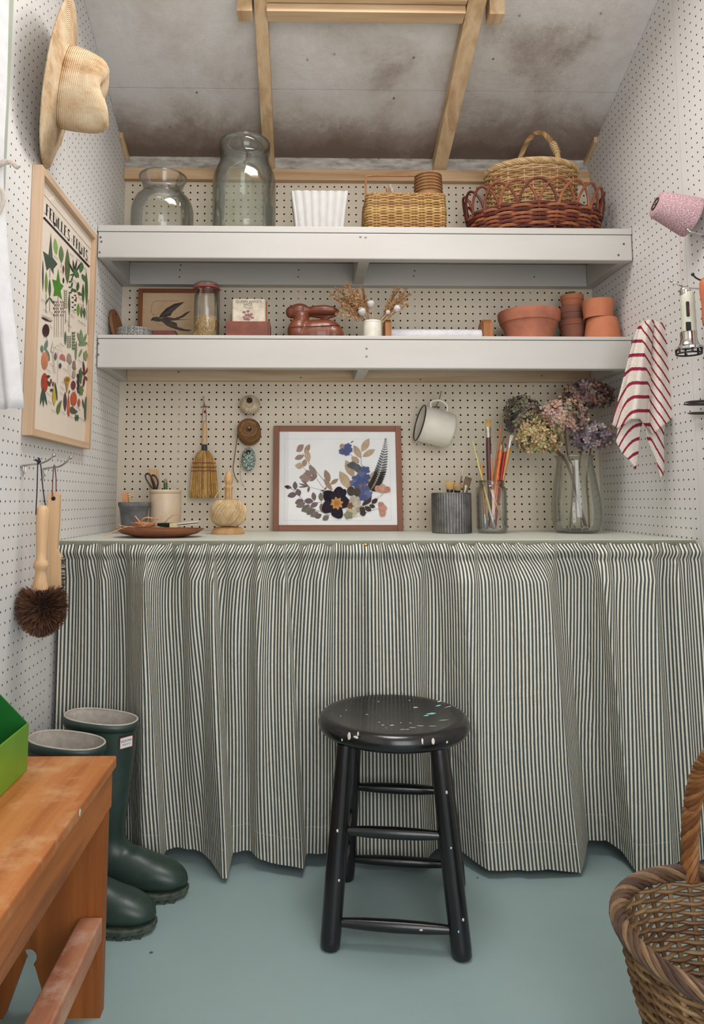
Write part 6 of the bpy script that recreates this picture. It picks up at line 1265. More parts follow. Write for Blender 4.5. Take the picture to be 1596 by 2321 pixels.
m.build('strands', M_GTH, t); MB().box(tuple(PX(600, 1305, y-.022)), tuple(PX(668, 1268, y-.021)+Vector((0, .004, 0)))).build('paper_band', mat('cream_paper_band', (224, 206, 160), .8), t, smooth=False)
for k, (a_, b_, lb) in enumerate((((655, 1282), (850, 1262), 'upper folded cream paper packet on the wooden plate'), ((650, 1296), (852, 1277), 'lower folded cream paper packet on the wooden plate'))):
    p, q2 = PX(*a_, y-.02), PX(*b_, y+.01); m = MB(); w_ = Vector((0, .045, .002)); th_ = Vector((0, 0, .0018)); m.hexa([p, q2, q2+w_, p+w_, p+th_, q2+th_, q2+w_+th_, p+w_+th_]); tag(m.build('paper_packet', mat('cream_packet_paper', (222, 214, 196), .8, (206, 200, 178), 40), None, smooth=False), lb, 'packet', 'paper packets on the wooden plate')
# whisk broom on its hook
wy = -.045; hkp = PX(900, 158, wy); hb = Vector((PX(915, 243, 0).x, -.001, PX(915, 243, 0).z))
def wall_hook(lb, base, tip, y_out, m_=M_CHROME):
    t_ = thing('peg_hook', lb, 'hook', base, 'hooks on the back wall'); base = Vector(base); tip = Vector(tip)
    MB().tube(bez([base+Vector((0, .003, 0)), base.lerp(tip, .45)+Vector((0, -.006, -.003)), tip], 7), .002, 8).build('arm', m_, t_); MB().ell(tip, .0038, n=12, m=8).build('ball_end', m_, t_); MB().tube([base+Vector((-.013, -.0025, 0)), base+Vector((.013, -.0025, 0))], .0021, 8).build('cross_wire', m_, t_); return t_
wall_hook('zinc hook carrying the whisk broom', hb, hkp, wy)
t = thing('whisk_broom', 'corn whisk broom with a turned wooden handle on the back wall', 'broom', PX(905, 1045, wy)); yw = wy+.008; kk = px(yw)
c = PX(907, 700, yw)
MB().lathe((c.x, yw, 0), [(.0001, PX(907, 364, yw).z)]+[(w*kk/3.893, PX(907, v, yw).z) for w, v in ((12, 365), (17, 372), (19, 400), (20, 450), (22, 520), (22, 580))], 20).build('handle', M_BEECH, t)
MB().lathe((c.x, yw, 0), [(w*kk/3.893, PX(907, v, yw).z) for w, v in ((22, 574), (25, 580), (27, 625), (22, 628))], 20).build('ferrule', mat('black_rubber_band', (58, 60, 62), .6), t)
CB = [lin(c_) for c_ in ((236, 198, 128), (222, 180, 108), (246, 214, 150), (204, 158, 92), (188, 140, 82))]
m = MB(); rg = random.Random(2)
def halfw(v): return interp(v, [622, 640, 680, 720, 780, 900, 1045], [22, 55, 82, 97, 104, 116, 128])
for i in range(900):
    a = rg.uniform(-1, 1); d = rg.uniform(-1, 1)*math.sqrt(max(0, 1-a*a)); ve = 1030+rg.uniform(-18, 18); pts = []
    for v in (622, 650, 700, 760, 860, 960, ve): p = PX(905+a*halfw(v)+(rg.uniform(-3, 3) if v > 800 else 0), v, yw); p.y += d*.013*min(1, halfw(v)/90); pts.append(p)
    cl = rg.choice(CB); w_ = .00085
    for p, q2 in zip(pts, pts[1:]): m.add([p+Vector((-w_, 0, 0)), p+Vector((w_, 0, 0)), q2+Vector((w_, 0, 0)), q2+Vector((-w_, 0, 0)), p+Vector((0, -w_*1.6, 0)), q2+Vector((0, -w_*1.6, 0))], [(0, 4, 5, 3), (4, 1, 2, 5)], None, cl)
stuff(m.build('straw', M_BRIS, t, smooth=False))
m = MB(); pr_ = [(622, .006), (700, .0105), (800, .0115), (1020, .0125)]; m.grid([[PX(905, v, yw)+Vector((halfw(v)*.93*kk/3.893*math.cos(a), r_y*.8*math.sin(a), 0)) for a in np.linspace(0, 2*math.pi, 24, endpoint=False)] for v, r_y in pr_], wrapu=True); stuff(m.build('straw_core', mat('straw_core', (150, 108, 58), .9), t))
M_REDT = mat('red_stitching', (150, 34, 46), .7); M_BLUT = mat('blue_stitching', (56, 60, 84), .7)
for v, mm in ((738, M_REDT), (776, M_BLUT), (808, M_REDT)):
    w_ = (halfw(v)+3)*kk/3.893; cc = PX(905, v, yw); MB().tube([Vector((cc.x+w_*math.cos(a), yw+.0155*math.sin(a), cc.z+.0006*math.sin(9*a))) for a in np.linspace(0, 2*math.pi, 44, endpoint=False)], .0011, 6, closed=True).build('stitching', mm, t)
MB().tube(bez([PX(890, 370, yw-.006), PX(888, 330, yw-.005), PX(903, 225, wy-.012), PX(912, 222, wy-.010), PX(924, 300, yw-.004), PX(922, 372, yw-.004)], 6), .0010, 6).build('hanging_cord', M_REDT, t); MB().ell(PX(914, 285, yw-.006), (.0042, .004, .0055), n=10, m=6).build('cord_knot', M_REDT, t)
# balls of twine on hooks
def wound(m, c, R3, n, r, rg, FM, hole=.28, col=None, turns=1, fl=1.0):
    """n great-circle like windings over an ellipsoid of radii R3, leaving a hole along local z"""
    for k in range(n):
        th = 2*math.pi*k/n; pts = []; lay = 1+.012*rg.random()
        for i in range(22):
            s_ = 2*math.pi*i/22; la = math.sin(s_)*(math.pi/2-hole); lo_ = th+turns*s_*.5+.5*math.cos(s_); p = Vector((R3[0]*math.cos(la)*math.cos(lo_), R3[1]*math.cos(la)*math.sin(lo_), R3[2]*math.sin(la)))*lay; pts.append(Vector(c)+FM @ p)
        m.tube(pts, r, 5, closed=True, col=col(rg) if col else None)
M_TW = attrmat('cotton_twine', .85, .2)
def ballhook(lb, px_, yb, tipx): 
    b = PX(*px_, 0); return wall_hook(lb, Vector((b.x, -.001, b.z)), PX(*tipx, yb), yb)
c = PX(1311, 225, -.038); t = thing('twine_ball', 'small ball of cream string, topmost on the back wall', 'twine', c); kk = px(-.038)/3.893; FMy = Matrix.Rotation(math.radians(90), 3, 'X'); m = MB(); rg = random.Random(31)
M_CRS = attrmat('string', .85, .2); wound(m, c, (88*kk, 84*kk, 70*kk), 58, .0012, rg, FMy, .42, lambda g: lin(g.choice(((222, 204, 176), (206, 186, 156), (232, 216, 190)))))
stuff(m.build('windings', M_CRS, t)); MB().ell(c, (82*kk, 64*kk, 79*kk), n=20, m=12).build('inner_core', mat('string_core', (196, 176, 148), .9), t)
MB().lathe(c+Vector((0, -66*kk, 36*kk*.9)), [(.0001, .004), (24*kk, .004), (27*kk, 0)], 18, frame_to((0, -1, .25))).build('centre_hole', mat('brown_hole', (62, 44, 30), .9), t)
wall_hook('hook through the cream string ball', Vector((c.x, -.001, PX(1311, 190, 0).z)), PX(1308, 153, -.08), 0)
c = PX(1304, 462, -.04); t = thing('jute_ball', 'brown jute twine roll, middle of the three on the back wall', 'twine', c); M_JUTE = mat('jute_twine', (140, 104, 68), .9, (116, 82, 52), 140, .5, 400)
m = MB(); rg = random.Random(33); d = Vector((0, -1, .30)).normalized(); FMj = frame_to(d)
for k in range(15):
    for jx in range(9): 
        pass
def jcol(g): return lin(g.choice(((150, 112, 74), (132, 94, 60), (164, 126, 86), (116, 82, 52))))
for k in range(13): z_ = -.030+.0046*k; rr_ = 97*kk*(1 if 1 < k < 12 else .965); m.tube([c+FMj @ Vector((rr_*math.cos(a), rr_*math.sin(a), z_+.0008*math.sin(3*a+k))) for a in np.linspace(0, 2*math.pi, 36, endpoint=False)], .0026, 6, closed=True, col=jcol(rg))
for k in range(11): rr_ = (92-6.2*k)*kk; m.tube([c+FMj @ Vector((rr_*math.cos(a)*(1+.02*math.sin(5*a+k)), rr_*math.sin(a), .027+.0008*math.sin(4*a+k)-.0007*k)) for a in np.linspace(0, 2*math.pi, 34, endpoint=False)], .0024, 6, closed=True, col=jcol(rg))
stuff(m.build('windings', M_TW, t)); MB().lathe(c, [(.0001, -.03), (93*kk, -.03), (93*kk, .024), (27*kk, .026), (22*kk, .02), (.0001, .012)], 32, FMj).build('inner_core', M_JUTE, t)
MB().tube(bez([PX(1207, 440, -.05), PX(1192, 560, -.03), PX(1170, 720, -.02), PX(1163, 790, -.02), PX(1180, 860, -.02), PX(1205, 900, -.02)], 7), .0016, 6).build('loose_end', M_JUTE, t); MB().ell(PX(1205, 902, -.02), .0028, n=8, m=6).build('knot', M_JUTE, t)
wall_hook('hook through the brown jute roll', Vector((c.x, -.001, PX(1304, 450, 0).z)), PX(1303, 424, -.085), 0)
c = PX(1299, 705, -.03); t = thing('bakers_twine', 'oval ball of green and white twine, lowest on the back wall', 'twine', c); m = MB(); rg = random.Random(35)
wound(m, c, (60*kk, 103*kk, 48*kk), 34, .0013, rg, FMy, .3, None, 1)
M_BKR = mat('green_and_white_twine', (214, 222, 214), .8, (64, 98, 88), 230, 0, lo=.46, hi=.54); stuff(m.build('windings', M_BKR, t)); MB().ell(c, (56*kk, 44*kk, 98*kk), n=18, m=12).build('inner_core', M_BKR, t)
MB().lathe(c+Vector((0, -44*kk, 60*kk)), [(.0001, .003), (20*kk, .003), (23*kk, 0)], 16, frame_to((0, -1, .5))).build('centre_hole', _M['brown_hole'], t)
MB().tube(bez([PX(1238, 720, -.03), PX(1226, 780, -.015), PX(1228, 850, -.012), PX(1242, 910, -.012), PX(1258, 945, -.012)], 6), .0008, 6).build('loose_end', M_BKR, t)
wall_hook('hook through the green and white twine', Vector((c.x, -.001, PX(1299, 660, 0).z)), PX(1297, 650, -.06), 0)
# string on a wooden spindle
y = -.24; kk = px(y)/3.893; c = PX(1119, 1165, y); M_SPN = wood('turned_pale_wood', (206, 166, 116), (178, 134, 88), 'z', 1.0, .5, 5, .06)
t = thing('twine_spindle', 'turned wooden spindle wound with a ball of string', 'twine', (c.x, y, ZC)); zz = lambda v: PX(1119, v, y).z; dz = ZC+.0004-zz(1349)
pr_ = [(.1, 1349), (146, 1349), (147, 1335), (144, 1325), (132, 1318), (130, 1305), (112, 1292), (60, 1286), (34, 1270), (32, 1000), (33, 960), (40, 950), (42, 938), (30, 930), (26, 915), (30, 906), (38, 890), (38, 860), (30, 830), (22, 812), (18, 800), (10, 795), (.1, 795)]
MB().lathe((c.x, y, 0), [(max(w*kk, .0001), zz(v)+dz) for w, v in pr_], 36).build('spindle', M_SPN, t, ang=35)
m = MB(); rg = random.Random(12); cc = Vector((c.x, y, zz(1165)+dz))
def rpt(lo_, la, k_=1.0): 
    e = .78; return cc+Vector((156*kk*math.copysign(abs(math.cos(la))**e, math.cos(la))*math.cos(lo_), 156*kk*abs(math.cos(la))**e*math.sin(lo_), 122*kk*math.copysign(abs(math.sin(la))**.9, math.sin(la))))*1.0
for dr in (1, -1):
    for k in range(84):
        lo0 = 2*math.pi*k/84; pts = [rpt(lo0+dr*1.25*(i/16), -1.1+2.2*i/16) for i in range(17)]; pts = [p+(p-cc).normalized()*(.0006 if dr > 0 else 0) for p in pts]; m.tube(pts, .0011, 5, col=lin(rg.choice(((216, 188, 144), (200, 168, 122), (226, 200, 160)))))
stuff(m.build('string_windings', M_TW, t)); m = MB(); m.grid([[cc+(rpt(a, la)-cc)*.975 for a in np.linspace(0, 2*math.pi, 36, endpoint=False)] for la in np.linspace(-1.25, 1.25, 14)], wrapu=True); m.build('string_core', mat('string_ball_core', (206, 176, 132), .9), t, ang=0)
m = MB()
for k in range(4): m.tube([Vector((c.x+(60+9*k)*kk*math.cos(a), y+(60+9*k)*kk*math.sin(a), zz(1046)+dz)) for a in np.linspace(0, 2*math.pi, 26, endpoint=False)], .0012, 5, closed=True, col=lin((206, 176, 130)))
m.build('top_windings', M_TW, t)
MB().tube(bez([PX(1138, 1060, y-.02), PX(1135, 960, y-.013), PX(1140, 860, y-.012), PX(1152, 845, y-.006), PX(1158, 870, y+.004)], 6), .0012, 6, col=lin((214, 186, 142))).build('string_end', M_TW, t); MB().tube(bez([PX(1090, 925, y-.012), PX(1060, 960, y-.016), PX(1020, 1010, y-.02), PX(1002, 1045, y-.022)], 5), .0012, 6, col=lin((214, 186, 142))).build('string_end', M_TW, t)

# framed pressed flowers
yfm = -.052; t = thing('pressed_flower_picture', 'framed pressed flowers and fern leaning on the back wall', 'picture', (A(766, 1180, y=yfm).x, yfm, ZC))
M_OAKF = wood('mahogany_frame', (152, 94, 60), (122, 72, 44), 'x', 1.0, .45, 6, .06)
M_MOUNT = mat('white_mount_paper', (246, 244, 242), .85, (240, 238, 236), 14)
pp = picture(t, 'mount_sheet', yfm, 620, 912, 962, ZC+.0006, 13.2, .022, M_OAKF, wood('mahogany_frame_stile', (152, 94, 60), (122, 72, 44), 'z', 1.0, .45, 6, .06), M_MOUNT, inset=.006)
M_PRESS = attrmat('pressed_petals', .8, .2, bump=.2)
ar = Art(640, 980, 6.1385, lambda u, v: A(u, v, y=yfm+.0055), (0, -1, 0), pp, M_PRESS)
TAN, TAN2, MAR, MAR2, OLV, BLK, BLU, BLU2, CRM, PNK, FRN = (196, 164, 122), (170, 132, 92), (82, 48, 54), (96, 62, 58), (100, 86, 60), (44, 38, 48), (94, 104, 148), (110, 118, 158), (190, 180, 160), (206, 150, 130), (58, 54, 48)
# thin embossed edge of the inner sheet
for a_, b_ in (((30, 75), (1500, 75)), ((1500, 75), (1520, 1225)), ((1520, 1225), (25, 1225)), ((25, 1225), (30, 75))): ar.line([a_, b_], 2.5, (216, 212, 208), 'sheet_crease')
ST = (132, 100, 76)
ar.line([(280,285),(320,330),(370,415),(470,530),(570,650),(650,760),(690,830)],7,ST); ar.line([(245,400),(300,490),(330,520),(450,620)],5,ST); ar.line([(480,640),(560,750),(600,790)],5,(120,80,70)); ar.line([(390,760),(560,800)],4,(120,90,80)); ar.line([(100,760),(180,820),(300,950),(450,1070),(660,1150)],6,(90,70,60)); ar.line([(340,980),(560,970)],5,(90,70,60)); ar.line([(1105,270),(1105,430),(1150,500)],6,(110,90,70)); ar.line([(935,285),(1000,330),(1080,380)],7,(180,140,116))
ar.line([(1070,790),(985,880),(940,960)],7,(170,140,110)); ar.line([(1110,1130),(1250,1085),(1340,1060)],5,(160,140,100)); ar.line([(1150,1030),(1300,910),(1400,860)],4,(160,140,100)); ar.line([(1320,920),(1370,900),(1410,850)],4,(150,140,90)); ar.line([(1000,1180),(1100,1150)],4,(150,130,100)); ar.line([(1130,1010),(1200,960),(1290,930)],4,(90,76,60))
for x,yq,a,l,w,c_ in ((190,250,20,110,30,TAN2),(200,240,40,130,40,(160,120,96)),(310,280,60,150,36,TAN2),(370,410,100,190,42,TAN),(170,360,20,140,36,(150,118,84)),(300,470,80,110,38,TAN2),(175,450,-8,120,44,TAN),(480,600,125,190,40,(140,110,90)),(660,690,110,190,44,(150,112,76)),(670,720,35,140,30,(160,120,76)),(700,810,125,210,34,(164,126,88)),
  (1110,260,60,220,50,TAN),(1120,330,30,210,44,TAN),(1100,350,118,210,46,(190,156,116)),(1075,420,140,140,46,(180,146,110)),(950,790,120,300,66,TAN),(1000,620,115,270,60,(184,154,108)),(1200,720,65,210,40,(196,166,122))): ar.leaf(x,yq,a,l,w,c_)
for x,yq,a,l,w,c_ in ((25,745,-12,110,26,MAR),(180,800,92,125,34,MAR),(205,780,-70,110,40,MAR),(70,885,15,140,40,(88,44,56)),(450,950,100,125,34,MAR2),(175,985,20,130,42,MAR2),(190,1035,25,145,42,OLV),(305,945,-5,130,40,(84,40,52)),(265,1100,40,150,40,(84,66,52)),(295,1105,25,140,40,OLV),(390,1030,25,120,36,MAR2),(335,1140,30,150,38,(84,62,52)),(390,1170,30,130,40,OLV),(450,1185,25,110,38,(88,62,52)),(560,1220,35,110,40,OLV),(510,900,70,0.1,1,OLV),(545,960,95,130,36,OLV),(555,1110,95,130,34,OLV)): ar.leaf(x,yq,a,max(l,20),w,c_)
ar.blob(330,620,80,66,(150,116,100),'pressed_flower',4,.2); ar.blob(370,560,60,40,(136,104,86),'pressed_flower',3,.2)
for a in (120,160,75,200): ar.leaf(460,640,a,90 if a>80 else 70,16,(120,80,66),'pressed_calyx')
for a in (140,165,185): ar.leaf(370,745,a,150,12,(88,54,46),'pressed_calyx'); 
ar.leaf(375,740,260,95,18,(110,66,54),'pressed_calyx')
for a in (190,240,300,60): ar.leaf(590,800,a,60,12,(120,74,60),'pressed_calyx')
# fern
fx = [(1448,75),(1435,200),(1400,380),(1350,560),(1290,700),(1230,800)]
ar.line(fx,7,FRN)
fb_ = bez([(a,b,0) for a,b in fx], 5)
for i,p in enumerate(fb_):
    l = min(18+6.4*i, 112); d_ = fb_[min(i+1,len(fb_)-1)]-fb_[max(i-1,0)]; base = math.degrees(math.atan2(-d_.y, d_.x))
    for s2 in (62,-62):
        ar.leaf(p.x,p.y,base+180+s2*(1 if s2>0 else 1),l*(1 if s2<0 else .72),max(5,l*.13),FRN,'fern_leaflet'); 
        if l > 60:
            for k in range(1,5):
                an = math.radians(base+180+s2); qx,qy = p.x+math.cos(an)*l*(.72 if s2>0 else 1)*k/5, p.y-math.sin(an)*l*(.72 if s2>0 else 1)*k/5; ar.leaf(qx,qy,base+180+s2+70,l*.17,5,FRN,'fern_leaflet'); ar.leaf(qx,qy,base+180+s2-70,l*.17,5,FRN,'fern_leaflet')
# blue flowers
for dx,dy,r2 in ((0,0,60),(40,-30,50),(-40,40,48),(20,60,46),(60,20,44)): ar.blob(880+dx,215+dy,r2,r2*.9,BLU if dx else BLU2,'pressed_petal',6,.16,20,dx)
ar.blob(835,180,30,34,(190,160,130),'pressed_stamen',7,.3); ar.line([(960,130),(995,110)],10,(60,62,90)); 
ar.blob(980,450,70,46,(96,98,104),'pressed_petal',4,.15); ar.blob(1050,490,60,52,(104,106,112),'pressed_petal',4,.15)
for x,yq,r2 in ((1160,520,64),(1110,600,80),(1050,650,76),(1000,700,58),(1130,680,76),(1070,730,80),(1180,620,50),(1150,790,70),(1190,860,66),(1120,900,58),(1160,930,40),(1100,820,50)): ar.blob(x,yq,r2,r2*.85,R.choice((BLU,BLU2,(86,96,142))),'pressed_petal',5,.16,20,x)
for k in range(10): ar.line([(1060+14*k,690+R.uniform(-10,40)),(1070+14*k+R.uniform(-20,20),740+R.uniform(-20,40))],4,(176,150,110),'pressed_stamen')
ar.blob(958,815,48,58,(84,74,64),'pressed_leaf'); ar.blob(1045,830,44,52,(90,76,70),'pressed_leaf')
# dark centre flower
for x,yq,rx,ry in ((660,885,96,82),(790,830,80,72),(640,1040,92,88),(860,970,80,90),(770,1120,82,80),(745,880,70,70),(850,840,46,60)): ar.blob(x,yq,rx,ry,R.choice((BLK,(36,34,44),(52,40,52))),'pressed_petal',3,.1,22,x)
for a in range(0,360,45): ar.leaf(760,985,a+10,95,24,(206,154,96),'pressed_stamen')
ar.blob(760,985,42,42,(190,128,70),'pressed_stamen',6,.2)
for x,yq,r2,c_ in ((1010,960,82,CRM),(1050,1050,66,(170,162,146)),(960,1110,80,(206,196,164)),(920,1150,60,(150,148,124)),(1040,1000,50,(204,196,178))): ar.blob(x,yq,r2,r2*.9,c_,'pressed_petal',5,.14,20,x)
ar.blob(945,1020,40,46,(140,96,70),'pressed_stamen',6,.25)
for x,yq,a,l,w in ((1180,1000,60,120,26),(1245,990,40,110,32),(1210,1010,-20,90,28),(1150,1030,-35,110,34),(1090,1110,55,90,44),(1080,1130,10,90,42),(1110,1020,40,120,26)): ar.leaf(x,yq,a,l,w,(78,66,58))
for x0_,y0_,x1_,y1_,c_ in ((1395,850,1300,740,PNK),(1395,850,1400,710,(214,170,150)),(1400,850,1500,760,PNK),(1340,1065,1400,970,PNK),(1340,1065,1460,1050,(214,160,140)),(1340,1065,1430,1160,PNK)):
    dx,dy = x1_-x0_, y1_-y0_; ar.leaf(x0_,y0_,math.degrees(math.atan2(-dy,dx)),math.hypot(dx,dy),48,c_,'pressed_petal',1.8)
xl_, xr_ = A(620, 1000, y=yfm).x+13*px(yfm), A(912, 1000, y=yfm).x-13*px(yfm); zlo, zhi = ZC+13.2*px(yfm), zpx(766, 962, yfm)-13*px(yfm)
MB().add([(xl_, yfm+.003, zlo), (xr_, yfm+.003, zlo), (xr_, yfm+.003, zhi), (xl_, yfm+.003, zhi)], [(0, 1, 2, 3)]).build('glazing', glassm('picture_glass'), t, smooth=False)

t.rotation_euler.x = math.radians(-5)
# enamel mug on a hook
def QX(x, yv, yy): return A(600+x/3.325, 860+yv/3.325, y=yy)
ym = -.075; kk = px(ym)/3.325; cen = QX(1290, 360, ym); t = thing('enamel_mug', 'white enamel mug with a black rim hanging by its handle', 'mug', cen); M_ENM = mat('white_enamel', (236, 230, 216), .18, (230, 222, 206), 20, spec=.6)
axm = (Vector((-.955, -.16, .0))+Vector((0, 0, .25))*1.0).normalized(); axm = Vector((-.97, -.07, .25)).normalized(); FMm = frame_to(axm); rm, hm = 138*kk, 128*kk
MB().lathe(cen, [(.0001, -hm), (rm*.80, -hm), (rm*.93, -hm*.93), (rm*.985, -hm*.78), (rm, hm*.6), (rm, hm), (rm*1.02, hm+.001), (rm*.985, hm+.0005), (rm*.96, -hm*.75), (rm*.85, -hm*.90), (.0001, -hm*.93)], 52, FMm).build('mug_body', M_ENM, t, ang=0)
MB().tube([cen+FMm @ Vector((rm*1.01*math.cos(a), rm*1.01*math.sin(a), hm)) for a in np.linspace(0, 2*math.pi, 52, endpoint=False)], .0022, 8, closed=True).build('black_rim', mat('black_enamel', (28, 30, 34), .3), t)
upm = (Vector((0, 0, 1))-axm*axm.z).normalized(); hpt = lambda s_, r_: cen+axm*s_+upm*r_
MB().tube(bez([hpt(hm*.55, rm*.97), hpt(hm*.62, rm*1.28), hpt(hm*.15, rm*1.50), hpt(-hm*.35, rm*1.34), hpt(-hm*.45, rm*.97)], 7), .0042, 10, squash=1).build('handle', M_ENM, t, ang=0)
text_mesh('1.0 L', .010, cen+FMm @ Vector((0, 0, -hm*.92)), FMm @ Vector((0, 1, 0)), FMm @ Vector((-1, 0, 0)), M_INK, t)
b = QX(1290, 208, 0); wall_hook('zinc hook carrying the white enamel mug', Vector((b.x, -.001, b.z)), QX(1330, 98, ym-.01), 0)
# ribbed zinc pot with brushes
y = -.19; kk = px(y); c = A(1023.5, 1160, y=y); t = thing('zinc_pot', 'ribbed grey zinc pot with old brushes', 'pot', (c.x, y, ZC)); zr_ = zpx(1023, 1117, y); r0 = 43.8*kk; nr = 220
M_ZINC = mat('aged_ribbed_zinc', (128, 126, 124), .45, (92, 90, 90), 26, .2, 120, metal=.75)
prz = [(.0001, ZC+.0003), (r0*.98, ZC+.0003), (r0, ZC+.002), (r0, ZC+.003), (r0, zr_-.003), (r0, zr_-.0015), (r0*1.005, zr_), (r0*.97, zr_), (r0*.97, ZC+.004), (.0001, ZC+.004)]
MB().lathe((c.x, y, 0), prz, nr, fn=lambda a, i, r, z: (r+(.0011*math.cos(44*a) if 3 <= i <= 4 else 0), z)).build('pot_body', M_ZINC, t, ang=0)
BRW = attrmat('hog_hair', .8, .2)
def brush(lb, tip, base, wf, hair_l, c_hair, c_ferr, c_hand, rh, flat=.35, grp='brushes in the zinc pot', hairw=None, name='paintbrush'):
    """brush with its hair at tip, handle running to base (pixel, y) tuples"""
    T, B = A(tip[0], tip[1], y=tip[2]), A(base[0], base[1], y=base[2]); d = (T-B).normalized(); tot = (T-B).length; t_ = thing(name, lb, 'paintbrush', B, grp); sx_ = d.cross(Vector((0, 1, 0))).normalized(); sy_ = d.cross(sx_)
    hl = hair_l; fl = min(hl*1.4, tot*.3); F1 = T-d*hl; F2 = F1-d*fl; n = 14
    def ring(p, w, f): return [p+sx_*math.cos(a)*w+sy_*math.sin(a)*w*f for a in np.linspace(0, 2*math.pi, n, endpoint=False)]
    m = MB(); m.grid([ring(F1, wf, flat), ring(F1.lerp(T, .5), (hairw or wf)*1.02, flat), ring(T-d*.0008, (hairw or wf)*.96, flat*.8), ring(T, (hairw or wf)*.5, .1)], wrapu=True, col=c_hair); rg = random.Random(int(tip[0]))
    for k in range(70):
        a = rg.uniform(0, 6.28); p = F1+sx_*math.cos(a)*wf*.95+sy_*math.sin(a)*wf*flat*.95; e = T+sx_*math.cos(a)*(hairw or wf)*rg.uniform(.6, 1.1)+sy_*math.sin(a)*wf*flat+d*rg.uniform(-.002, .002); w_ = sx_*.0004; m.add([p+w_, p-w_, e-w_, e+w_], [(0, 1, 2, 3)], None, tuple(q*rg.uniform(.7, 1.2) for q in c_hair))
    m.build('hair', BRW, t_); m = MB(); m.grid([ring(F2, min(wf, rh*1.15), 1 if flat > .5 else .9), ring(F2.lerp(F1, .35), (wf+rh)/2, (flat+1)/2), ring(F1, wf*1.03, flat*1.03)], wrapu=True, col=c_ferr); m.build('ferrule', attrmat('brush_ferrule', .3, .5, metal=.6), t_)
    MB().tube([F2+d*.001, F2.lerp(B, .12), F2.lerp(B, .4), F2.lerp(B, .97), B], [rh, rh*1.15, rh*1.05, rh*.75, rh*.4], 10, col=c_hand).build('handle', attrmat('brush_handle', .35, .5), t_)
HOG, DKH, WHT, SIL, = lin((196, 160, 104)), lin((120, 100, 80)), lin((216, 206, 180)), lin((186, 184, 180))
brush('wide dark bristled brush leaning right in the zinc pot', (1062, 1082, y), (1035, 1190, y), .0105, .026, DKH, lin((150, 136, 116)), lin((120, 84, 52)), .005, .35)
brush('tan fan shaped brush at the left of the zinc pot', (1022, 1092, y-.015), (1012, 1192, y-.01), .011, .024, HOG, lin((70, 60, 52)), lin((120, 84, 52)), .004, .4, hairw=.016)
brush('round brush with a dark heart in the zinc pot', (1038, 1096, y-.02), (1030, 1192, y-.015), .010, .022, lin((176, 146, 104)), lin((60, 54, 50)), lin((96, 66, 44)), .004, .8, hairw=.014)
brush('slim brush pointing up from the zinc pot', (1049, 1062, y), (1030, 1192, y-.002), .0020, .010, lin((200, 190, 120)), SIL, lin((120, 76, 44)), .0022, .9)
# mason jar of artist brushes
y = -.205; kk = px(y); c = A(1116, 1160, y=y); t = thing('mason_jar', 'glass screw top jar full of artist brushes', 'jar', (c.x, y, ZC))
vessel(t, 1116, y, [(33, 1212), (34.5, 1195), (34.5, 1160), (34.5, 1115), (33.5, 1107), (29, 1101), (28, 1098), (28.5, 1093), (28, 1090)], ZC, M_GLASSC, rim=.0018)
for v in (1094, 1099): MB().tube([Vector((c.x+28.6*kk*math.cos(a), y+28.6*kk*math.sin(a), zpx(1116, v, y)+.0006*a)) for a in np.linspace(0, 2*math.pi, 40, endpoint=False)], .0011, 6, closed=True).build('screw_thread', M_GLASSC, t)
def emb(pts): 
    return [Vector((c.x+34.8*kk*math.sin(a), y-34.8*kk*math.cos(a), zpx(1116, v, y))) for a, v in pts]
for pts in ([(-.35, 1140), (-.2, 1128), (-.1, 1136), (-.25, 1146), (0, 1138), (.1, 1130), (.2, 1136), (.3, 1128), (.4, 1134)], [(-.3, 1172), (-.1, 1166), (0, 1160), (.1, 1168), (.25, 1160), (.35, 1166)], [(0, 1180), (.4, 1174)]): MB().tube(bez(emb(pts), 5), .0007, 5).build('embossed_script', M_GLASSC, t)
GP = 'brushes in the glass jar'; zb4 = 1199
def jb(lb, tip, base, dy0, dy1, *a, **k): brush(lb, (tip[0], tip[1], y+dy0), (base[0], base[1], y+dy1), *a, grp=GP, **k)
jb('wide flat brush with a maroon handle in the glass jar', (1106, 951), (1112, 1196), .012, .008, .0093, .024, HOG, lin((176, 168, 152)), lin((84, 44, 48)), .0072, .4)
jb('white tipped brush with a yellow wooden handle in the glass jar', (1160, 987), (1118, 1194), 0, -.006, .0052, .017, WHT, lin((206, 204, 206)), lin((206, 150, 76)), .0050, .55)
jb('orange handled round brush in the glass jar', (1138, 1000), (1112, 1195), -.004, -.012, .0016, .012, DKH, SIL, lin((222, 112, 44)), .0046, .9)
jb('red handled round brush in the glass jar', (1147, 1008), (1120, 1195), -.006, -.010, .0016, .010, lin((110, 60, 50)), SIL, lin((160, 24, 40)), .0040, .9)
jb('thin brush with a red brown tip in the glass jar', (1142, 990), (1124, 1196), .008, .012, .0020, .014, lin((140, 84, 56)), lin((150, 110, 80)), lin((150, 92, 56)), .0030, .9)
jb('small brush with a dark tip behind the maroon one in the glass jar', (1113, 1022), (1120, 1196), .004, .004, .0014, .010, DKH, SIL, lin((206, 130, 70)), .0028, .9)
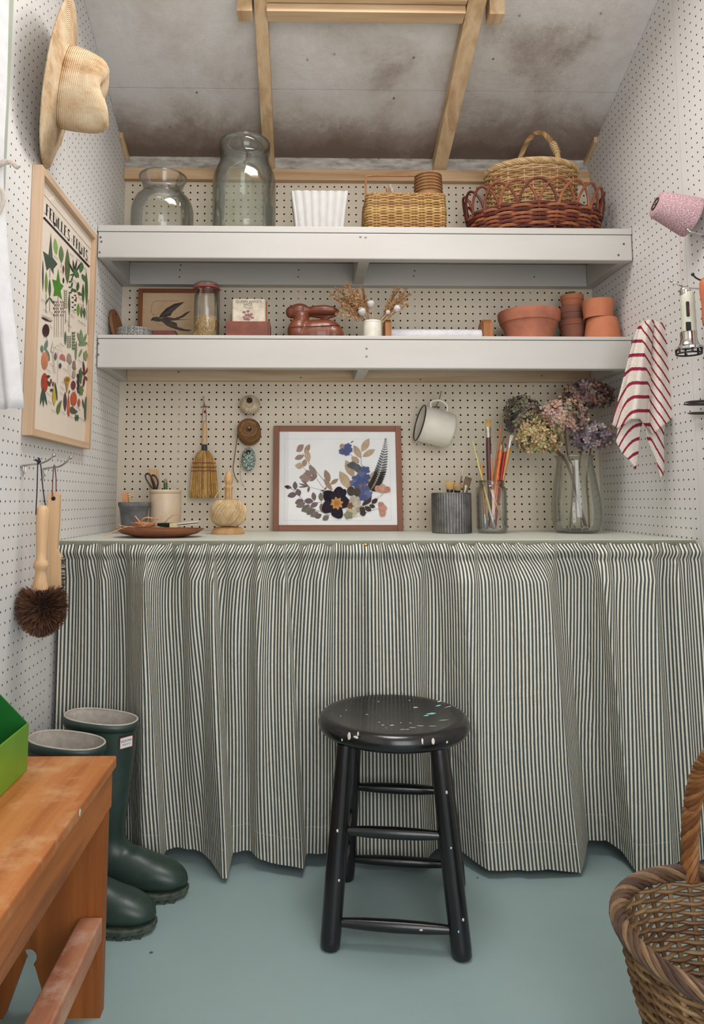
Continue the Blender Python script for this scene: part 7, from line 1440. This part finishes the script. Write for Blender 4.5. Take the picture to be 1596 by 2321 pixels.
def stick(lb, a, b, dy0, dy1, r0_, r1_, col_, cap=None):
    P_, Q_ = A(a[0], a[1], y=y+dy0), A(b[0], b[1], y=y+dy1); t_ = thing('paintbrush', lb, 'paintbrush', Q_, GP); MB().tube([P_, P_.lerp(Q_, .02), P_.lerp(Q_, .5), P_.lerp(Q_, .78)], [r0_*.7, r0_, (r0_+r1_)/2, r1_], 10, col=col_).build('handle', attrmat('brush_handle'), t_)
    MB().tube([P_.lerp(Q_, .78), P_.lerp(Q_, .92)], [r1_*1.05, r1_*1.2], 10, col=lin((190, 186, 180))).build('ferrule', attrmat('brush_ferrule'), t_); MB().tube([P_.lerp(Q_, .92), Q_.lerp(P_, .02), Q_], [r1_*1.15, r1_*1.5, r1_*1.2], 10, col=lin((146, 156, 168))).build('hair', BRW, t_)
stick('yellow handled brush standing hair down in the glass jar', (1071, 997), (1121, 1199), -.004, -.016, .0020, .0042, lin((206, 200, 116)))
stick('long tan brush handle standing up in the glass jar', (1136, 965), (1104, 1198), .014, .010, .0036, .0030, lin((184, 112, 62)))
stick('short tan brush handle at the left of the glass jar', (1091, 1052), (1101, 1199), .010, -.006, .0042, .0042, lin((196, 132, 90)))
stick('pale brush handle slanting right inside the glass jar', (1112, 1108), (1146, 1198), -.012, -.010, .0030, .0036, lin((204, 168, 124)))
# hydrangea vase
y = -.20; kk = px(y); c = A(1308, 1160, y=y); t = thing('glass_vase', 'clear bulging glass vase holding dried hydrangeas', 'vase', (c.x, y, ZC))
M_GLASSV = glassm('green_tinted_vase_glass', (.975, .985, .965), .05, .05, .1, 8, .02, .6)
vessel(t, 1308.5, y, [(46, 1212), (50, 1200), (54, 1180), (55, 1155), (53, 1130), (48, 1098), (43, 1070), (40, 1052), (39.5, 1042), (42.5, 1036), (43.5, 1034)], ZC, M_GLASSV, rim=.0022)
stn = attrmat('pebbles', .6, .3); 
for k in range(7):
    p = A(1276+9*k, 1192, y=y); t_ = MB().ell((p.x, y-.01+.008*math.sin(k*2.1), ZC+.0105), (.0075, .006, .0052), n=10, m=6, col=lin((98, 104, 108)) if k % 2 else lin((80, 84, 90))).build('pebble', stn); tag(t_, 'dark grey pebble in the bottom of the glass vase', 'pebble', 'pebbles in the glass vase')
M_HYD = attrmat('dried_hydrangea_petals', .8, .2)
def hydrangea(lb, cu, cv, ru, rv, dy, pal, stem, seed, n=240, dyr=.045):
    yy = y+dy; cc = A(cu, cv, y=yy); k2 = px(yy); rg = random.Random(seed); base = A(stem[-1][0], stem[-1][1], y=y+stem[-1][2]); t = thing('hydrangea', lb, 'flower', base, 'dried hydrangeas in the glass vase')
    m = MB(); rx, rz = ru*k2*1.06, rv*k2*1.06
    for i in range(n):
        z_ = 1-2*(i+.5)/n; ph = i*2.39996+rg.uniform(-.3, .3); rr_ = math.sqrt(1-z_*z_); d = Vector((rr_*math.cos(ph), rr_*math.sin(ph), z_))
        if z_ < -.75: continue
        k_ = rg.uniform(.74, 1.0); o = cc+Vector((d.x*rx*k_, d.y*dyr*k_, d.z*rz*k_)); nrm = (Vector((d.x, d.y, d.z))+Vector((rg.uniform(-1, 1), rg.uniform(-1, 1), rg.uniform(-1, 1)))*.55).normalized(); u_ = nrm.orthogonal().normalized(); u_.rotate(Matrix.Rotation(rg.uniform(0, 6.28), 3, nrm)); v_ = nrm.cross(u_)
        cl = lin(rg.choice(pal)); pl_ = rg.uniform(.0095, .0138)
        for q in range(4):
            a = q*math.pi/2; e = u_*math.cos(a)+v_*math.sin(a); f = nrm.cross(e); cu_ = rg.uniform(-.15, .5); s1_ = o+e*pl_*.1; mid = o+e*pl_*.6+nrm*pl_*.18*cu_; tp = o+e*pl_*1.05+nrm*pl_*cu_
            c4 = tuple(x*rg.uniform(.9, 1.35) for x in cl); m.add([s1_, mid+f*pl_*.46-nrm*pl_*.06, tp+f*pl_*.2, tp-f*pl_*.2, mid-f*pl_*.46-nrm*pl_*.06, mid], [(0, 1, 5), (0, 5, 4), (5, 1, 2), (5, 2, 3), (5, 3, 4)], None, c4)
    stuff(m.build('florets', M_HYD, t, smooth=False)); MB().ell(cc, (rx*.62, dyr*.62, rz*.62), n=14, m=10, col=lin(tuple(int(q*.7) for q in pal[0]))).build('flower_head_core', M_HYD, t)
    pts = [cc+Vector((0, 0, -rz*.2))]+[A(u, v, y=y+d_) for u, v, d_ in stem]; MB().tube(bez(pts, 6), .0028, 8, col=lin((112, 84, 64))).build('stem', attrmat('woody_stem', .7, .3), t)
    return t
ha = hydrangea('dark olive hydrangea head, leftmost in the vase', 1185, 943, 42, 46, .02, ((128, 120, 106), (112, 106, 98), (136, 122, 110), (102, 94, 90), (146, 136, 102)), [(1262, 1020, 0), (1290, 1060, -.005), (1325, 1192, .01)], 1)
hydrangea('cream and green hydrangea head drooping at the lower left', 1222, 992, 50, 42, -.045, ((176, 160, 112), (196, 178, 130), (150, 136, 96), (206, 186, 146), (168, 140, 110)), [(1262, 1026, -.02), (1288, 1060, -.02), (1330, 1194, -.01)], 2, 260)
hydrangea('pink and cream hydrangea head at the centre', 1278, 945, 54, 44, -.03, ((196, 164, 148), (206, 180, 164), (166, 140, 116), (186, 150, 142), (140, 124, 104)), [(1287, 1030, -.012), (1300, 1070, -.01), (1292, 1196, -.02)], 3, 270)
hydrangea('large russet brown hydrangea head at the top', 1333, 896, 58, 34, .02, ((148, 114, 100), (172, 126, 106), (130, 104, 104), (156, 130, 126), (116, 94, 92)), [(1322, 1000, .012), (1312, 1070, .008), (1318, 1196, 0)], 4, 270)
hydrangea('lilac hydrangea head at the lower right', 1342, 990, 46, 34, -.01, ((160, 146, 158), (178, 158, 162), (142, 126, 134), (194, 168, 162), (130, 116, 122)), [(1336, 1040, 0), (1330, 1090, 0), (1334, 1150, .01), (1336, 1196, .015)], 5, 230)
